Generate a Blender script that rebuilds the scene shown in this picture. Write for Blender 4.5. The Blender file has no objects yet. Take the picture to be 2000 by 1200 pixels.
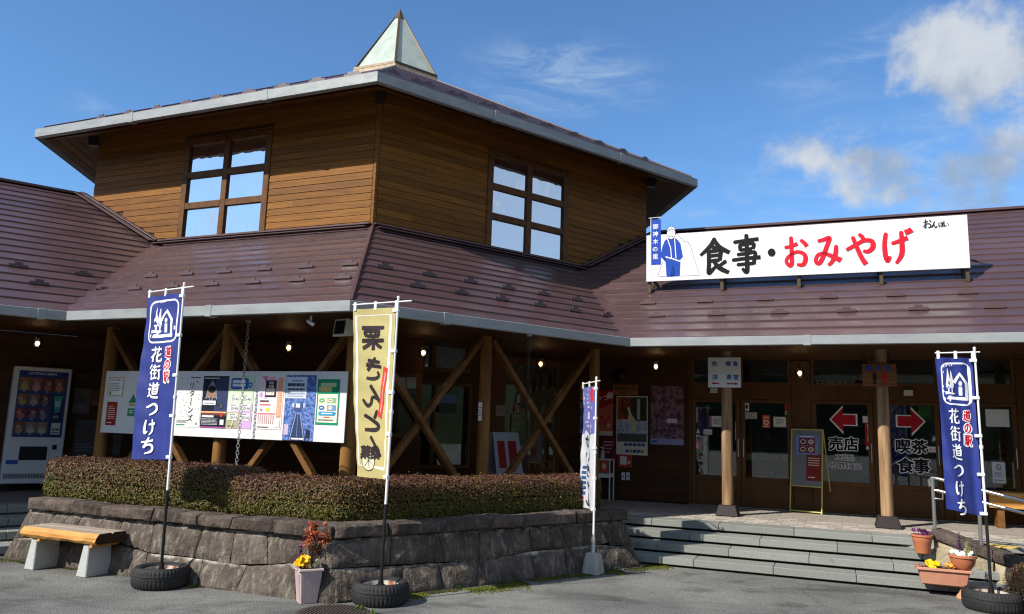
import bpy, bmesh, math, random
from mathutils import Vector, Matrix, noise
random.seed(7)
S = bpy.context.scene
COL = S.collection
rad = math.radians

# ------------------------------------------------------------------ camera
EYE = Vector((0, 0, 1.70)); FPX = 1505.6
_p, _r = rad(8.873), rad(1.804)
FW = Vector((0, math.cos(_p), math.sin(_p)))
_u0 = Vector((0, -math.sin(_p), math.cos(_p))); _x0 = Vector((1, 0, 0))
CX = math.cos(_r) * _x0 + math.sin(_r) * _u0
CU = -math.sin(_r) * _x0 + math.cos(_r) * _u0
cam = bpy.data.cameras.new('camera'); camo = bpy.data.objects.new('camera', cam); COL.objects.link(camo)
cam.sensor_width = 36; cam.lens = FPX / 2000 * 36; cam.clip_start = .05; cam.clip_end = 2000
camo.matrix_world = Matrix(((CX.x, CU.x, -FW.x, EYE.x), (CX.y, CU.y, -FW.y, EYE.y), (CX.z, CU.z, -FW.z, EYE.z), (0, 0, 0, 1)))
S.camera = camo
S.cycles.filter_width = 1.2; S.cycles.use_denoising = True; S.cycles.denoising_prefilter = 'NONE'; S.cycles.sample_clamp_indirect = 2.0; S.cycles.max_bounces = 7; S.cycles.caustics_reflective = False; S.cycles.caustics_refractive = False

# ------------------------------------------------------------------ sun and sky
SUN_EL, SUN_AZ = rad(39.5), rad(35)          # light travels along azimuth 35 deg from +X, so the sun stands left and behind the camera
ld = Vector((math.cos(SUN_AZ) * math.cos(SUN_EL), math.sin(SUN_AZ) * math.cos(SUN_EL), -math.sin(SUN_EL)))
sun = bpy.data.lights.new('sun', 'SUN'); suno = bpy.data.objects.new('sun', sun); COL.objects.link(suno)
sun.energy = 4.6; sun.angle = rad(.53); sun.color = (1, .95, .87)
suno.rotation_euler = ld.to_track_quat('-Z', 'Y').to_euler()
S.view_settings.view_transform = 'Standard'; S.view_settings.look = 'None'
S.view_settings.exposure = .45; S.view_settings.gamma = 1; S.view_settings.use_curve_mapping = False
W = bpy.data.worlds.new('World'); S.world = W; W.use_nodes = True
wn, wl = W.node_tree.nodes, W.node_tree.links
sky = wn.new('ShaderNodeTexSky'); sky.sky_type = 'NISHITA'; sky.sun_disc = False
sky.sun_elevation = SUN_EL; sky.sun_rotation = math.atan2(-ld.x, -ld.y)
sky.altitude = 600; sky.air_density = 1.0; sky.dust_density = .4; sky.ozone_density = 3.2

def wmath(op, a, b=None, c=None):
    n = wn.new('ShaderNodeMath'); n.operation = op
    for i, v in enumerate((a, b, c)):
        if v is None: continue
        if isinstance(v, (int, float)): n.inputs[i].default_value = v
        else: wl.new(v, n.inputs[i])
    return n.outputs[0]
def wdot(vec, d):
    n = wn.new('ShaderNodeVectorMath'); n.operation = 'DOT_PRODUCT'; wl.new(vec, n.inputs[0]); n.inputs[1].default_value = d
    return n.outputs['Value']
tc = wn.new('ShaderNodeTexCoord'); gen = tc.outputs['Generated']
def wnoise(scale, detail, rough, stretch=None, off=(0, 0, 0), dist=0.0):
    v = gen
    mp = wn.new('ShaderNodeMapping'); wl.new(v, mp.inputs[0]); mp.inputs['Location'].default_value = off
    if stretch: mp.inputs['Scale'].default_value = stretch
    n = wn.new('ShaderNodeTexNoise'); wl.new(mp.outputs[0], n.inputs[0])
    n.inputs['Scale'].default_value = scale; n.inputs['Detail'].default_value = detail; n.inputs['Roughness'].default_value = rough
    n.inputs['Distortion'].default_value = dist
    return n.outputs['Fac']
def wramp(x, a, b, c=0.0, d=1.0):
    n = wn.new('ShaderNodeMapRange'); n.interpolation_type = 'SMOOTHSTEP'; wl.new(x, n.inputs[0])
    for i, v in enumerate((a, b, c, d)): n.inputs[i + 1].default_value = v
    return n.outputs[0]
def sky_dir(px, py): return (FW + CX * (px - 1000) / FPX - CU * (py - 600) / FPX).normalized()
def cloud_mask(px, py, rx, ry, rot=0):
    """a soft ellipse round one direction of the sky; rx, ry as tangents of its half widths"""
    c = sky_dir(px, py); e1 = c.cross(Vector((0, 0, 1))).normalized(); e2 = e1.cross(c)
    ca, sa = math.cos(rot), math.sin(rot)
    a1 = e1 * ca + e2 * sa; a2 = e2 * ca - e1 * sa
    k = wdot(gen, c)
    x = wmath('DIVIDE', wmath('DIVIDE', wdot(gen, a1), k), rx); y = wmath('DIVIDE', wmath('DIVIDE', wdot(gen, a2), k), ry)
    d = wmath('SQRT', wmath('ADD', wmath('MULTIPLY', x, x), wmath('MULTIPLY', y, y)))
    m = wmath('SUBTRACT', 1.0, d)
    return wmath('MULTIPLY', m, wmath('GREATER_THAN', k, 0.0))
big = wnoise(6.5, 10, .60, off=(3.1, .4, 1.7), dist=.12)
m1 = cloud_mask(1885, 130, .085, .115, .25); m1b = cloud_mask(1965, 270, .115, .11, 0); m2 = cloud_mask(1705, 300, .105, .055, -.2)
mb = cloud_mask(2150, 260, .12, .13, 0)
mm = wmath('MAXIMUM', wmath('MAXIMUM', m1, m1b), wmath('MAXIMUM', wmath('MULTIPLY', m2, .8), mb))
mm = wmath('MAXIMUM', mm, -1.0)
dens = wramp(wmath('ADD', wmath('MULTIPLY', mm, .74), wmath('MULTIPLY', wmath('SUBTRACT', big, .5), 2.8)), .18, .62)
dens = wmath('MULTIPLY', dens, wramp(mm, -.55, .1))
# fair-weather cloud and an added whitening veil over the rest of the sky, thinner towards the view
gcl = wnoise(3.2, 8, .6, (1, 1, 1.6), (7.2, 1.3, .2))
away = wramp(wdot(gen, (.35, -.93, 0)), -.35, .5)
cum_veil = wmath('MAXIMUM', wmath('MULTIPLY', wmath('MULTIPLY', wramp(gcl, .52, .70), away), .75), wmath('MULTIPLY', away, .48))  # even veil added out of view to whiten reflections and ambient light
# wisps
wis = wnoise(9, 7, .66, (1, 1, 3.6), (1.3, 5.2, 2.1), .8)
mw = wmath('MAXIMUM', cloud_mask(1100, 150, .17, .065, -.08), wmath('MULTIPLY', cloud_mask(1650, 400, .42, .16, .25), .8))
mw = wmath('MAXIMUM', mw, wmath('MULTIPLY', cloud_mask(180, 210, .05, .02), .8))
mw = wmath('MAXIMUM', mw, wmath('MULTIPLY', cloud_mask(1720, 90, .25, .06, .35), .55))
wfac = wmath('MULTIPLY', wmath('MULTIPLY', wramp(wis, .43, .80), wramp(mw, -.05, .9)), .75)
# sunlit rim and grey belly from the cloud's own depth
belly = wramp(wnoise(7, 6, .6, off=(3.1, .4, 1.62)), .38, .66)
ccol = wn.new('ShaderNodeMixRGB'); wl.new(belly, ccol.inputs[0]); ccol.inputs[1].default_value = (5.0, 5.3, 5.7, 1); ccol.inputs[2].default_value = (2.3, 3.0, 4.1, 1)
def wmix(f, a, b):
    n = wn.new('ShaderNodeMixRGB')
    wl.new(f, n.inputs[0]); wl.new(a, n.inputs[1])
    if isinstance(b, tuple): n.inputs[2].default_value = b
    else: wl.new(b, n.inputs[2])
    return n.outputs[0]
tint = wn.new('ShaderNodeMixRGB'); tint.blend_type = 'MULTIPLY'; tint.inputs[0].default_value = 1; wl.new(sky.outputs[0], tint.inputs[1]); tint.inputs[2].default_value = (.88, 1.2, 1.42, 1)
c0 = wmix(wfac, tint.outputs[0], (3.6, 4.7, 6.0, 1))
c0 = wmix(cum_veil, c0, (5.0, 5.4, 5.9, 1))
c0 = wmix(wmath('MULTIPLY', dens, .93), c0, ccol.outputs[0])
bg = wn['Background']; wl.new(c0, bg.inputs[0]); bg.inputs[1].default_value = .098

# ------------------------------------------------------------------ helpers: frames, meshes, tags
TH = rad(157.462)
A = Vector((math.cos(TH), math.sin(TH), 0)); B = Vector((math.cos(TH - rad(120)), math.sin(TH - rad(120)), 0))
nA = Vector((-A.y, A.x, 0)); nA = nA if nA.y > 0 else -nA
nB = Vector((-B.y, B.x, 0)); nB = nB if nB.y > 0 else -nB
bis = (nA + nB).normalized()
def ray(px, py): return FW + CX * (px - 1000) / FPX - CU * (py - 600) / FPX
def ground_pt(px, py, z=0.0):
    d = ray(px, py); return EYE + d * ((z - EYE.z) / d.z)
class Frame:
    """a facade's own axes: x left to right along it, y into the building, z up; origin at ground level"""
    def __init__(s, origin, kind, ang=None):
        s.o = Vector((origin[0], origin[1], 0))
        s.ex, s.ey = {'A': (-A, nA), 'B': (B, nB)}.get(kind, (None, None))
        if ang is not None: s.ex = Vector((math.cos(ang), math.sin(ang), 0)); s.ey = Vector((-math.sin(ang), math.cos(ang), 0))
        s.ang = math.atan2(s.ex.y, s.ex.x)
    def w(s, x, y, z): return s.o + s.ex * x + s.ey * y + Vector((0, 0, z))
    def at(s, px, py, y=0.0):
        d = ray(px, py); t = ((s.o + s.ey * y - EYE).dot(s.ey)) / d.dot(s.ey); P = EYE + d * t
        return (P - s.o).dot(s.ex), P.z
    def rect(s, x0, y0, x1, y1, y=0.0):
        xm, ym = (x0 + x1) / 2, (y0 + y1) / 2
        return s.at(x0, ym, y)[0], s.at(xm, y1, y)[1], s.at(x1, ym, y)[0], s.at(xm, y0, y)[1]
ZE, ZP = 2.935, .4725
M_ = ground_pt(684, 612, ZE); M_.z = 0
SIDE = 4.54
R_ = M_ + B * SIDE; L_ = M_ + A * SIDE
T_ = M_ + bis * 3.38; E_ = M_ + bis * 2.40; CTR = M_ + bis * 9.78
FAM, FBM = Frame(M_, 'A'), Frame(M_, 'B')
FAR, FBL = Frame(R_, 'A'), Frame(L_, 'B')
FAT, FBT = Frame(T_, 'A'), Frame(T_, 'B')
FAE, FBE = Frame(E_, 'A'), Frame(E_, 'B')

class MB:
    def __init__(s): s.v = []; s.f = []; s.m = []
    def face(s, pts, m=0):
        n = len(s.v); s.v += [tuple(p) for p in pts]; s.f.append(tuple(range(n, n + len(pts)))); s.m.append(m)
    def add(s, vs, fs, m=0):
        n = len(s.v); s.v += [tuple(p) for p in vs]
        for f in fs: s.f.append(tuple(i + n for i in f)); s.m.append(m)
    def box(s, x0, x1, y0, y1, z0, z1, m=0):
        s.hexa([(x0, y0, z0), (x1, y0, z0), (x1, y1, z0), (x0, y1, z0)], [(x0, y0, z1), (x1, y0, z1), (x1, y1, z1), (x0, y1, z1)], m)
    def hexa(s, bot, top, m=0):
        n = len(bot)
        s.add(list(bot) + list(top), [tuple(range(n - 1, -1, -1)), tuple(range(n, 2 * n))] + [(i, (i + 1) % n, (i + 1) % n + n, i + n) for i in range(n)], m)
    def bar(s, p, q, w, h, up=(0, 0, 1), m=0):
        p, q = Vector(p), Vector(q); d = (q - p).normalized(); sd = d.cross(Vector(up))
        if sd.length < 1e-4: sd = d.cross(Vector((1, 0, 0)))
        sd.normalize(); u = sd.cross(d)
        c = [(-w / 2, -h / 2), (w / 2, -h / 2), (w / 2, h / 2), (-w / 2, h / 2)]
        s.hexa([p + sd * a + u * b for a, b in c], [q + sd * a + u * b for a, b in c], m)
    def tube(s, pts, r, n=8, m=0, cap=True):
        pts = [Vector(p) for p in pts]; rs = r if isinstance(r, (list, tuple)) else [r] * len(pts)
        rings = []; prev = None
        for i, p in enumerate(pts):
            d = (pts[min(i + 1, len(pts) - 1)] - pts[max(i - 1, 0)]).normalized()
            if prev is None:
                a = d.cross(Vector((0, 0, 1)))
                if a.length < 1e-3: a = d.cross(Vector((1, 0, 0)))
            else: a = prev - d * prev.dot(d)
            a.normalize(); prev = a; b = d.cross(a)
            rings.append([p + (a * math.cos(t) + b * math.sin(t)) * rs[i] for t in [2 * math.pi * k / n for k in range(n)]])
        vs = [v for rg in rings for v in rg]; fs = []
        for i in range(len(rings) - 1):
            for k in range(n): fs.append((i * n + k, i * n + (k + 1) % n, (i + 1) * n + (k + 1) % n, (i + 1) * n + k))
        if cap: fs += [tuple(range(n - 1, -1, -1)), tuple(range(len(vs) - n, len(vs)))]
        s.add(vs, fs, m)
    def lathe(s, prof, n=24, c=(0, 0, 0), m=0, fn=None):
        vs = []; fs = []
        for j, (r, z) in enumerate(prof):
            for k in range(n):
                t = 2 * math.pi * k / n; rr = r + (fn(j, k) if fn else 0)
                vs.append((c[0] + rr * math.cos(t), c[1] + rr * math.sin(t), c[2] + z))
        for j in range(len(prof) - 1):
            for k in range(n): fs.append((j * n + k, j * n + (k + 1) % n, (j + 1) * n + (k + 1) % n, (j + 1) * n + k))
        s.add(vs, fs, m)
    def build(s, name, mats, parent=None, loc=None, rot=None, bevel=0, smooth=False, data_only=False):
        me = bpy.data.meshes.new(name); me.from_pydata(s.v, [], s.f)
        if not isinstance(mats, (list, tuple)): mats = [mats]
        for mt in mats: me.materials.append(mt)
        if len(mats) > 1: me.polygons.foreach_set('material_index', s.m)
        if bevel:
            bm = bmesh.new(); bm.from_mesh(me); bmesh.ops.remove_doubles(bm, verts=bm.verts, dist=1e-5)
            ed = [e for e in bm.edges if len(e.link_faces) == 2 and e.calc_face_angle(0) > .6]
            bmesh.ops.bevel(bm, geom=ed, offset=bevel, segments=1, affect='EDGES', clamp_overlap=True)
            bm.to_mesh(me); bm.free()
        if smooth:
            me.polygons.foreach_set('use_smooth', [True] * len(me.polygons))
            if smooth != 'all':
                try: me.set_sharp_from_angle(angle=rad(40))
                except Exception: pass
        me.update()
        return link(name, me, parent, loc, rot)
def link(name, me, parent=None, loc=None, rot=None):
    o = bpy.data.objects.new(name, me); COL.objects.link(o)
    if parent is not None: o.parent = parent
    if loc is not None: o.location = loc
    if rot is not None: o.rotation_euler = (0, 0, rot)
    return o
def tag(o, label=None, cat=None, group=None, kind=None):
    for k, v in (('label', label), ('category', cat), ('group', group), ('kind', kind)):
        if v: o[k] = v
    return o
def thing(name, label, cat, loc=(0, 0, 0), rot=0, group=None):
    o = bpy.data.objects.new(name, None); COL.objects.link(o); o.location = loc; o.rotation_euler = (0, 0, rot); o.empty_display_size = .1
    return tag(o, label, cat, group)
def copy_tree(o, parent=None):
    c = o.copy(); COL.objects.link(c)
    if parent is not None: c.parent = parent
    for ch in list(o.children): copy_tree(ch, c)
    return c

# ------------------------------------------------------------------ materials
def lin(r, g, b):
    f = lambda c: (c / 255 / 12.92) if c / 255 <= .04045 else ((c / 255 + .055) / 1.055) ** 2.4
    return (f(r), f(g), f(b))
def pbr(name, col, rough=.6, metal=0.0, col2=None, scale=6.0, stretch=(1, 1, 1), lo=.35, hi=.65, detail=5, rnd=0.0, bump=0.0, bscale=60.0, bstretch=None, spec=.2,
        spots=None, sscale=20.0, sthr=.68, swid=.06, sstretch=(1, 1, 1), coat=0.0, rvar=0.0):
    m = bpy.data.materials.new(name); m.use_nodes = True; nt = m.node_tree; N, Lk = nt.nodes, nt.links
    P = N['Principled BSDF']; P.inputs['Roughness'].default_value = rough; P.inputs['Metallic'].default_value = metal; P.inputs['Specular IOR Level'].default_value = spec
    P.inputs['Coat Weight'].default_value = coat
    P.inputs['Base Color'].default_value = (*col, 1)
    tcn = N.new('ShaderNodeTexCoord'); oi = N.new('ShaderNodeObjectInfo')
    off = N.new('ShaderNodeVectorMath'); off.operation = 'MULTIPLY_ADD'; off.inputs[1].default_value = (13.7, 9.1, 5.3)
    cmb = N.new('ShaderNodeCombineXYZ')
    for i in range(3): Lk.new(oi.outputs['Random'], cmb.inputs[i])
    Lk.new(cmb.outputs[0], off.inputs[0]); Lk.new(tcn.outputs['Object'], off.inputs[2])
    base = off.outputs[0] if rnd else tcn.outputs['Object']
    def nz(sc, st, det, ro=.6):
        mp = N.new('ShaderNodeMapping'); Lk.new(base, mp.inputs[0]); mp.inputs['Scale'].default_value = st
        n = N.new('ShaderNodeTexNoise'); Lk.new(mp.outputs[0], n.inputs[0]); n.inputs['Scale'].default_value = sc; n.inputs['Detail'].default_value = det; n.inputs['Roughness'].default_value = ro
        return n.outputs['Fac']
    def mr(x, a, b, c=0., d=1.):
        n = N.new('ShaderNodeMapRange'); Lk.new(x, n.inputs[0])
        for i, v in enumerate((a, b, c, d)): n.inputs[i + 1].default_value = v
        return n.outputs[0]
    def mix(f, a, b, mode='MIX'):
        n = N.new('ShaderNodeMixRGB'); n.blend_type = mode
        if isinstance(f, float): n.inputs[0].default_value = f
        else: Lk.new(f, n.inputs[0])
        for i, v in ((1, a), (2, b)):
            if isinstance(v, tuple): n.inputs[i].default_value = (*v[:3], 1)
            else: Lk.new(v, n.inputs[i])
        return n.outputs[0]
    c = col
    if col2: c = mix(mr(nz(scale, stretch, detail), lo, hi), col, col2)
    if rnd:
        hv = N.new('ShaderNodeHueSaturation'); Lk.new(mr(oi.outputs['Random'], 0, 1, 1 - rnd, 1 + rnd), hv.inputs['Value'])
        if isinstance(c, tuple): hv.inputs['Color'].default_value = (*c, 1)
        else: Lk.new(c, hv.inputs['Color'])
        c = hv.outputs[0]
    if spots: c = mix(mr(nz(sscale, sstretch, 6, .65), sthr, sthr + swid), c, spots)
    if not isinstance(c, tuple): Lk.new(c, P.inputs['Base Color'])
    if rvar: Lk.new(mr(nz(scale * 1.7, (1, 1, 1), 4), .3, .7, max(.02, rough - rvar), min(1, rough + rvar)), P.inputs['Roughness'])
    if bump:
        bn = N.new('ShaderNodeBump'); bn.inputs['Strength'].default_value = min(1, bump); bn.inputs['Distance'].default_value = .02 if bump <= 1 else .02 * bump
        Lk.new(nz(bscale, bstretch or (1, 1, 1), 6), bn.inputs['Height']); Lk.new(bn.outputs[0], P.inputs['Normal'])
    m['mk'] = 1
    return m
_ink = {}
def ink(r, g, b, rough=.55, emit=0.0):
    k = (r, g, b, rough)
    if k not in _ink: _ink[k] = pbr('ink_%d_%d_%d' % (r, g, b), lin(r, g, b), rough)
    return _ink[k]
M = {}
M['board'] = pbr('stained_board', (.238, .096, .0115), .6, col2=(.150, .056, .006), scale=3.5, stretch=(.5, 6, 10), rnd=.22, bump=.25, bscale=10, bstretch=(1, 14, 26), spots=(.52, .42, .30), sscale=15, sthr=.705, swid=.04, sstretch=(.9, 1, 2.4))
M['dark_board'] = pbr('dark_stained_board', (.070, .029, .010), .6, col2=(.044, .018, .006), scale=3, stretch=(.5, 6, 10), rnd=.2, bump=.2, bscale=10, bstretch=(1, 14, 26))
M['frame_wood'] = pbr('window_frame_wood', (.15, .066, .018), .55, col2=(.085, .034, .011), scale=8, spots=(.42, .34, .24), sscale=18, sthr=.74, swid=.03, bump=.15)
M['door_wood'] = pbr('door_wood', (.125, .055, .015), .5, col2=(.085, .036, .010), scale=4, stretch=(1, 1, .3), bump=.12, rnd=.1)
M['post'] = pbr('round_post_wood', (.31, .148, .042), .6, col2=(.17, .073, .018), scale=6, stretch=(1, 1, .12), bump=.35, bscale=14, bstretch=(1, 1, .08), rnd=.08)
M['greypost'] = pbr('weathered_post_wood', (.40, .255, .140), .7, col2=(.18, .105, .052), scale=13, stretch=(1, 1, .08), bump=.45, bscale=14, bstretch=(1, 1, .08), rnd=.08, spots=(.17, .10, .055), sscale=22, sthr=.62, swid=.08, sstretch=(1.6, 1.6, .10))
M['brace'] = pbr('brace_wood', (.20, .094, .028), .6, col2=(.11, .047, .013), scale=7, bump=.25, bscale=30, rnd=.1)
M['soffit'] = pbr('soffit_board', (.15, .064, .018), .6, col2=(.10, .042, .011), scale=4, stretch=(1, 1, 1), rnd=.18)
M['roof'] = pbr('plum_brown_roof_metal', (.092, .052, .052), .34, col2=(.074, .041, .042), scale=1.1, stretch=(1, .4, 1), rnd=.12, spec=.6, rvar=.13, bump=.10, bscale=2.2)
M['roofcap'] = pbr('plum_brown_flashing', (.098, .054, .055), .38, col2=(.08, .043, .045), scale=2, spec=.55)
M['gutter'] = pbr('galvanised_gutter', (.32, .335, .33), .5, .1, col2=(.26, .275, .275), scale=3, stretch=(1, 1, 3), rvar=.1)
M['pipe'] = pbr('grey_pipe', (.35, .35, .34), .5)
M['darkmetal'] = pbr('dark_brown_metal', (.03, .022, .02), .5)
M['bronze'] = pbr('bronze_bracket', (.10, .07, .04), .45, .4)
M['skyglass'] = pbr('milky_green_glass', (.48, .53, .46), .3, col2=(.38, .43, .37), scale=2.5, stretch=(2, 2, .5), spots=(.58, .65, .6), sscale=5, sthr=.6, swid=.2)
M['paleframe'] = pbr('pale_rusty_sill', (.50, .40, .28), .6, col2=(.36, .25, .15), scale=12)
M['white'] = pbr('white_paint', (.78, .78, .76), .5, col2=(.70, .70, .68), scale=2)
M['cream'] = pbr('cream_plastic', (.62, .60, .52), .5)
M['whiteplastic'] = pbr('white_plastic', (.74, .75, .76), .35)
M['black'] = pbr('black_plastic', (.012, .012, .013), .4)
M['paper'] = pbr('paper', (.74, .74, .73), .6)
M['steel'] = pbr('brushed_steel', (.55, .55, .53), .32, .9)
M['pavers'] = pbr('paver', (.42, .37, .31), .85, col2=(.32, .28, .235), scale=9, rnd=.3, bump=.3, bscale=90)
M['mortar'] = pbr('paver_joint', (.16, .145, .13), .9)
M['granite'] = pbr('granite_step', (.275, .28, .25), .75, col2=(.185, .19, .172), scale=110, detail=3, rnd=.1, bump=.15, bscale=150, spots=(.13, .135, .125), sscale=3, sthr=.6, swid=.2)
M['granite_light'] = pbr('light_granite', (.52, .52, .49), .8, col2=(.36, .37, .35), scale=90, detail=3, bump=.25, bscale=120)
M['concrete'] = pbr('concrete_block', (.42, .41, .37), .85, col2=(.33, .32, .28), scale=8, bump=.3, bscale=50)
M['slab'] = pbr('varnished_log', (.62, .32, .085), .45, col2=(.45, .20, .045), scale=4, stretch=(.5, 3, 3), bump=.2, bscale=10, bstretch=(.3, 3, 3))
M['slabtop'] = pbr('weathered_bench_top', (.42, .34, .26), .7, col2=(.28, .22, .17), scale=5, stretch=(.4, 8, 4), bump=.4, bscale=12, bstretch=(.3, 10, 4))
M['slabend'] = pbr('dark_log_end', (.055, .03, .015), .7, col2=(.03, .015, .008), scale=9, bump=.4, bscale=24)
M['terracotta'] = pbr('terracotta_plastic', (.52, .185, .085), .5, col2=(.45, .15, .07), scale=5)
M['terracotta_pale'] = pbr('pale_terracotta', (.56, .27, .17), .6, col2=(.48, .21, .13), scale=4)
M['pinkpot'] = pbr('faded_pink_plastic', (.60, .47, .45), .55, col2=(.52, .40, .39), scale=4)
M['soil'] = pbr('soil', (.05, .036, .025), .95, col2=(.028, .02, .014), scale=30, bump=.8, bscale=60)
M['rubber'] = pbr('tyre_rubber', (.022, .022, .023), .68, col2=(.034, .033, .032), scale=5, bump=.2, bscale=70)
M['rim'] = pbr('rusty_wheel_rim', (.52, .47, .40), .5, .2, col2=(.25, .09, .035), scale=9, lo=.5, hi=.62)
M['polewhite'] = pbr('white_pole', (.80, .80, .78), .35)
M['poleblack'] = pbr('black_pole', (.018, .018, .018), .35)
M['sanded'] = pbr('sign_plank', (.26, .10, .026), .5, col2=(.14, .05, .014), scale=5, stretch=(.4, 3, 6))
M['yellowpipe'] = pbr('pale_yellow_frame', (.56, .52, .16), .45)
M['greyboard'] = pbr('grey_felt_board', (.20, .21, .215), .8)
M['steelred'] = pbr('manhole_iron', (.115, .085, .075), .6, .3, col2=(.08, .06, .055), scale=12)

def shader_mat(name, fn):
    m = bpy.data.materials.new(name); m.use_nodes = True; nt = m.node_tree; nt.nodes.clear()
    out = nt.nodes.new('ShaderNodeOutputMaterial'); fn(nt.nodes, nt.links, out); return m
def _mirror(N, L, out):      # reflective glazing: dark behind, strong clear reflection
    d = N.new('ShaderNodeBsdfDiffuse'); d.inputs[0].default_value = (.03, .032, .034, 1)
    g = N.new('ShaderNodeBsdfGlossy'); g.inputs['Color'].default_value = (.90, .95, .97, 1); g.inputs['Roughness'].default_value = .012
    t = N.new('ShaderNodeTexCoord'); n = N.new('ShaderNodeTexNoise'); n.inputs['Scale'].default_value = 2.2; L.new(t.outputs['Object'], n.inputs[0])
    b = N.new('ShaderNodeBump'); b.inputs['Strength'].default_value = .5; b.inputs['Distance'].default_value = .01; L.new(n.outputs[0], b.inputs['Height']); L.new(b.outputs[0], g.inputs['Normal'])
    mx = N.new('ShaderNodeMixShader'); mx.inputs[0].default_value = .80; L.new(d.outputs[0], mx.inputs[1]); L.new(g.outputs[0], mx.inputs[2]); L.new(mx.outputs[0], out.inputs[0])
M['mirror'] = shader_mat('reflective_window_glass', _mirror)
def _glass(tcol, base):
    def f(N, L, out):
        t = N.new('ShaderNodeBsdfTransparent'); t.inputs[0].default_value = (*tcol, 1)
        g = N.new('ShaderNodeBsdfGlossy'); g.inputs['Roughness'].default_value = .02; g.inputs['Color'].default_value = (.9, .9, .9, 1)
        fr = N.new('ShaderNodeFresnel'); fr.inputs[0].default_value = 1.5
        mr = N.new('ShaderNodeMath'); mr.operation = 'MULTIPLY_ADD'; mr.inputs[1].default_value = 1.4; mr.inputs[2].default_value = base; L.new(fr.outputs[0], mr.inputs[0]); mr.use_clamp = True
        mx = N.new('ShaderNodeMixShader'); L.new(mr.outputs[0], mx.inputs[0]); L.new(t.outputs[0], mx.inputs[1]); L.new(g.outputs[0], mx.inputs[2]); L.new(mx.outputs[0], out.inputs[0])
    return f
M['glass'] = shader_mat('clear_window_glass', _glass((.82, .85, .84), .02))
M['globe'] = shader_mat('smoky_globe_glass', _glass((.80, .76, .70), .03))
def _emit(c, s):
    def f(N, L, out):
        e = N.new('ShaderNodeEmission'); e.inputs[0].default_value = (*c, 1); e.inputs[1].default_value = s; L.new(e.outputs[0], out.inputs[0])
    return f
M['bulb'] = shader_mat('lit_bulb', _emit((1, .62, .25), 9)); M['bulb'].cycles.emission_sampling = 'NONE'
M['tubelight'] = shader_mat('lit_fluorescent_tube', _emit((1, .97, .9), 7))
def cloth_mat(name, col, tr=.35):
    def f(N, L, out):
        d = N.new('ShaderNodeBsdfPrincipled'); d.inputs['Base Color'].default_value = (*col, 1); d.inputs['Roughness'].default_value = .6; d.inputs['Sheen Weight'].default_value = .1
        t = N.new('ShaderNodeBsdfTranslucent'); t.inputs[0].default_value = (*col, 1)
        mx = N.new('ShaderNodeMixShader'); mx.inputs[0].default_value = tr; L.new(d.outputs[0], mx.inputs[1]); L.new(t.outputs[0], mx.inputs[2]); L.new(mx.outputs[0], out.inputs[0])
    return shader_mat(name, f)

# stones: each with its own tone, pale lime along the upper edge, rough face
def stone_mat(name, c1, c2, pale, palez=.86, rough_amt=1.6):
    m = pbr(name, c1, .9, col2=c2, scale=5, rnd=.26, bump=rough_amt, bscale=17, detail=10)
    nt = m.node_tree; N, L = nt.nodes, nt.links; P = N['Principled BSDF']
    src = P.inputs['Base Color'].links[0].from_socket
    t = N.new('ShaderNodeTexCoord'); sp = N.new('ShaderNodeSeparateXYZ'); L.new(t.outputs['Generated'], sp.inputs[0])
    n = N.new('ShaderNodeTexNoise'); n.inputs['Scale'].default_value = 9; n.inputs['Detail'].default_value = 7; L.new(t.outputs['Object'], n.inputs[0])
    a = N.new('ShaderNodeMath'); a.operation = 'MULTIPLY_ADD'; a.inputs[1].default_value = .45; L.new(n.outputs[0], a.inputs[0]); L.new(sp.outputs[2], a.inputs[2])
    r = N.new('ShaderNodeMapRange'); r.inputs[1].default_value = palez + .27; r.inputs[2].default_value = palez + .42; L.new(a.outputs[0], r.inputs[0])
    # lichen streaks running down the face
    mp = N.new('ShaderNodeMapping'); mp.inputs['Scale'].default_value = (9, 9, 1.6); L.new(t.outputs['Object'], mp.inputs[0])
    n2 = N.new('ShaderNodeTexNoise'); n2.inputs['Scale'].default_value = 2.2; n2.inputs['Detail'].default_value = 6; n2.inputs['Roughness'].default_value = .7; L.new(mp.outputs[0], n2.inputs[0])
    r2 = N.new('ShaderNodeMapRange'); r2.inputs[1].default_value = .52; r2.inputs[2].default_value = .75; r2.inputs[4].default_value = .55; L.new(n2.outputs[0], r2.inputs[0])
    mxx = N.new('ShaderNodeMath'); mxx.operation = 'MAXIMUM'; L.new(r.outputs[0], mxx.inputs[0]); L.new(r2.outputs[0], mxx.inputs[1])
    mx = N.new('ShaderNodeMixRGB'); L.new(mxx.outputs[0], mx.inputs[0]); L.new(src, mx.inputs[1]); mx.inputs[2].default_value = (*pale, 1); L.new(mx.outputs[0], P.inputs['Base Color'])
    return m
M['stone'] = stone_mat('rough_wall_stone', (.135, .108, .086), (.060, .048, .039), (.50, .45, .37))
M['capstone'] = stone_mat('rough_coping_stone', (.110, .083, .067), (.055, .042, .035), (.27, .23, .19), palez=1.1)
M['palestone'] = stone_mat('pale_yellow_wall_stone', (.42, .35, .23), (.30, .245, .155), (.50, .44, .32), palez=1.0)

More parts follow.
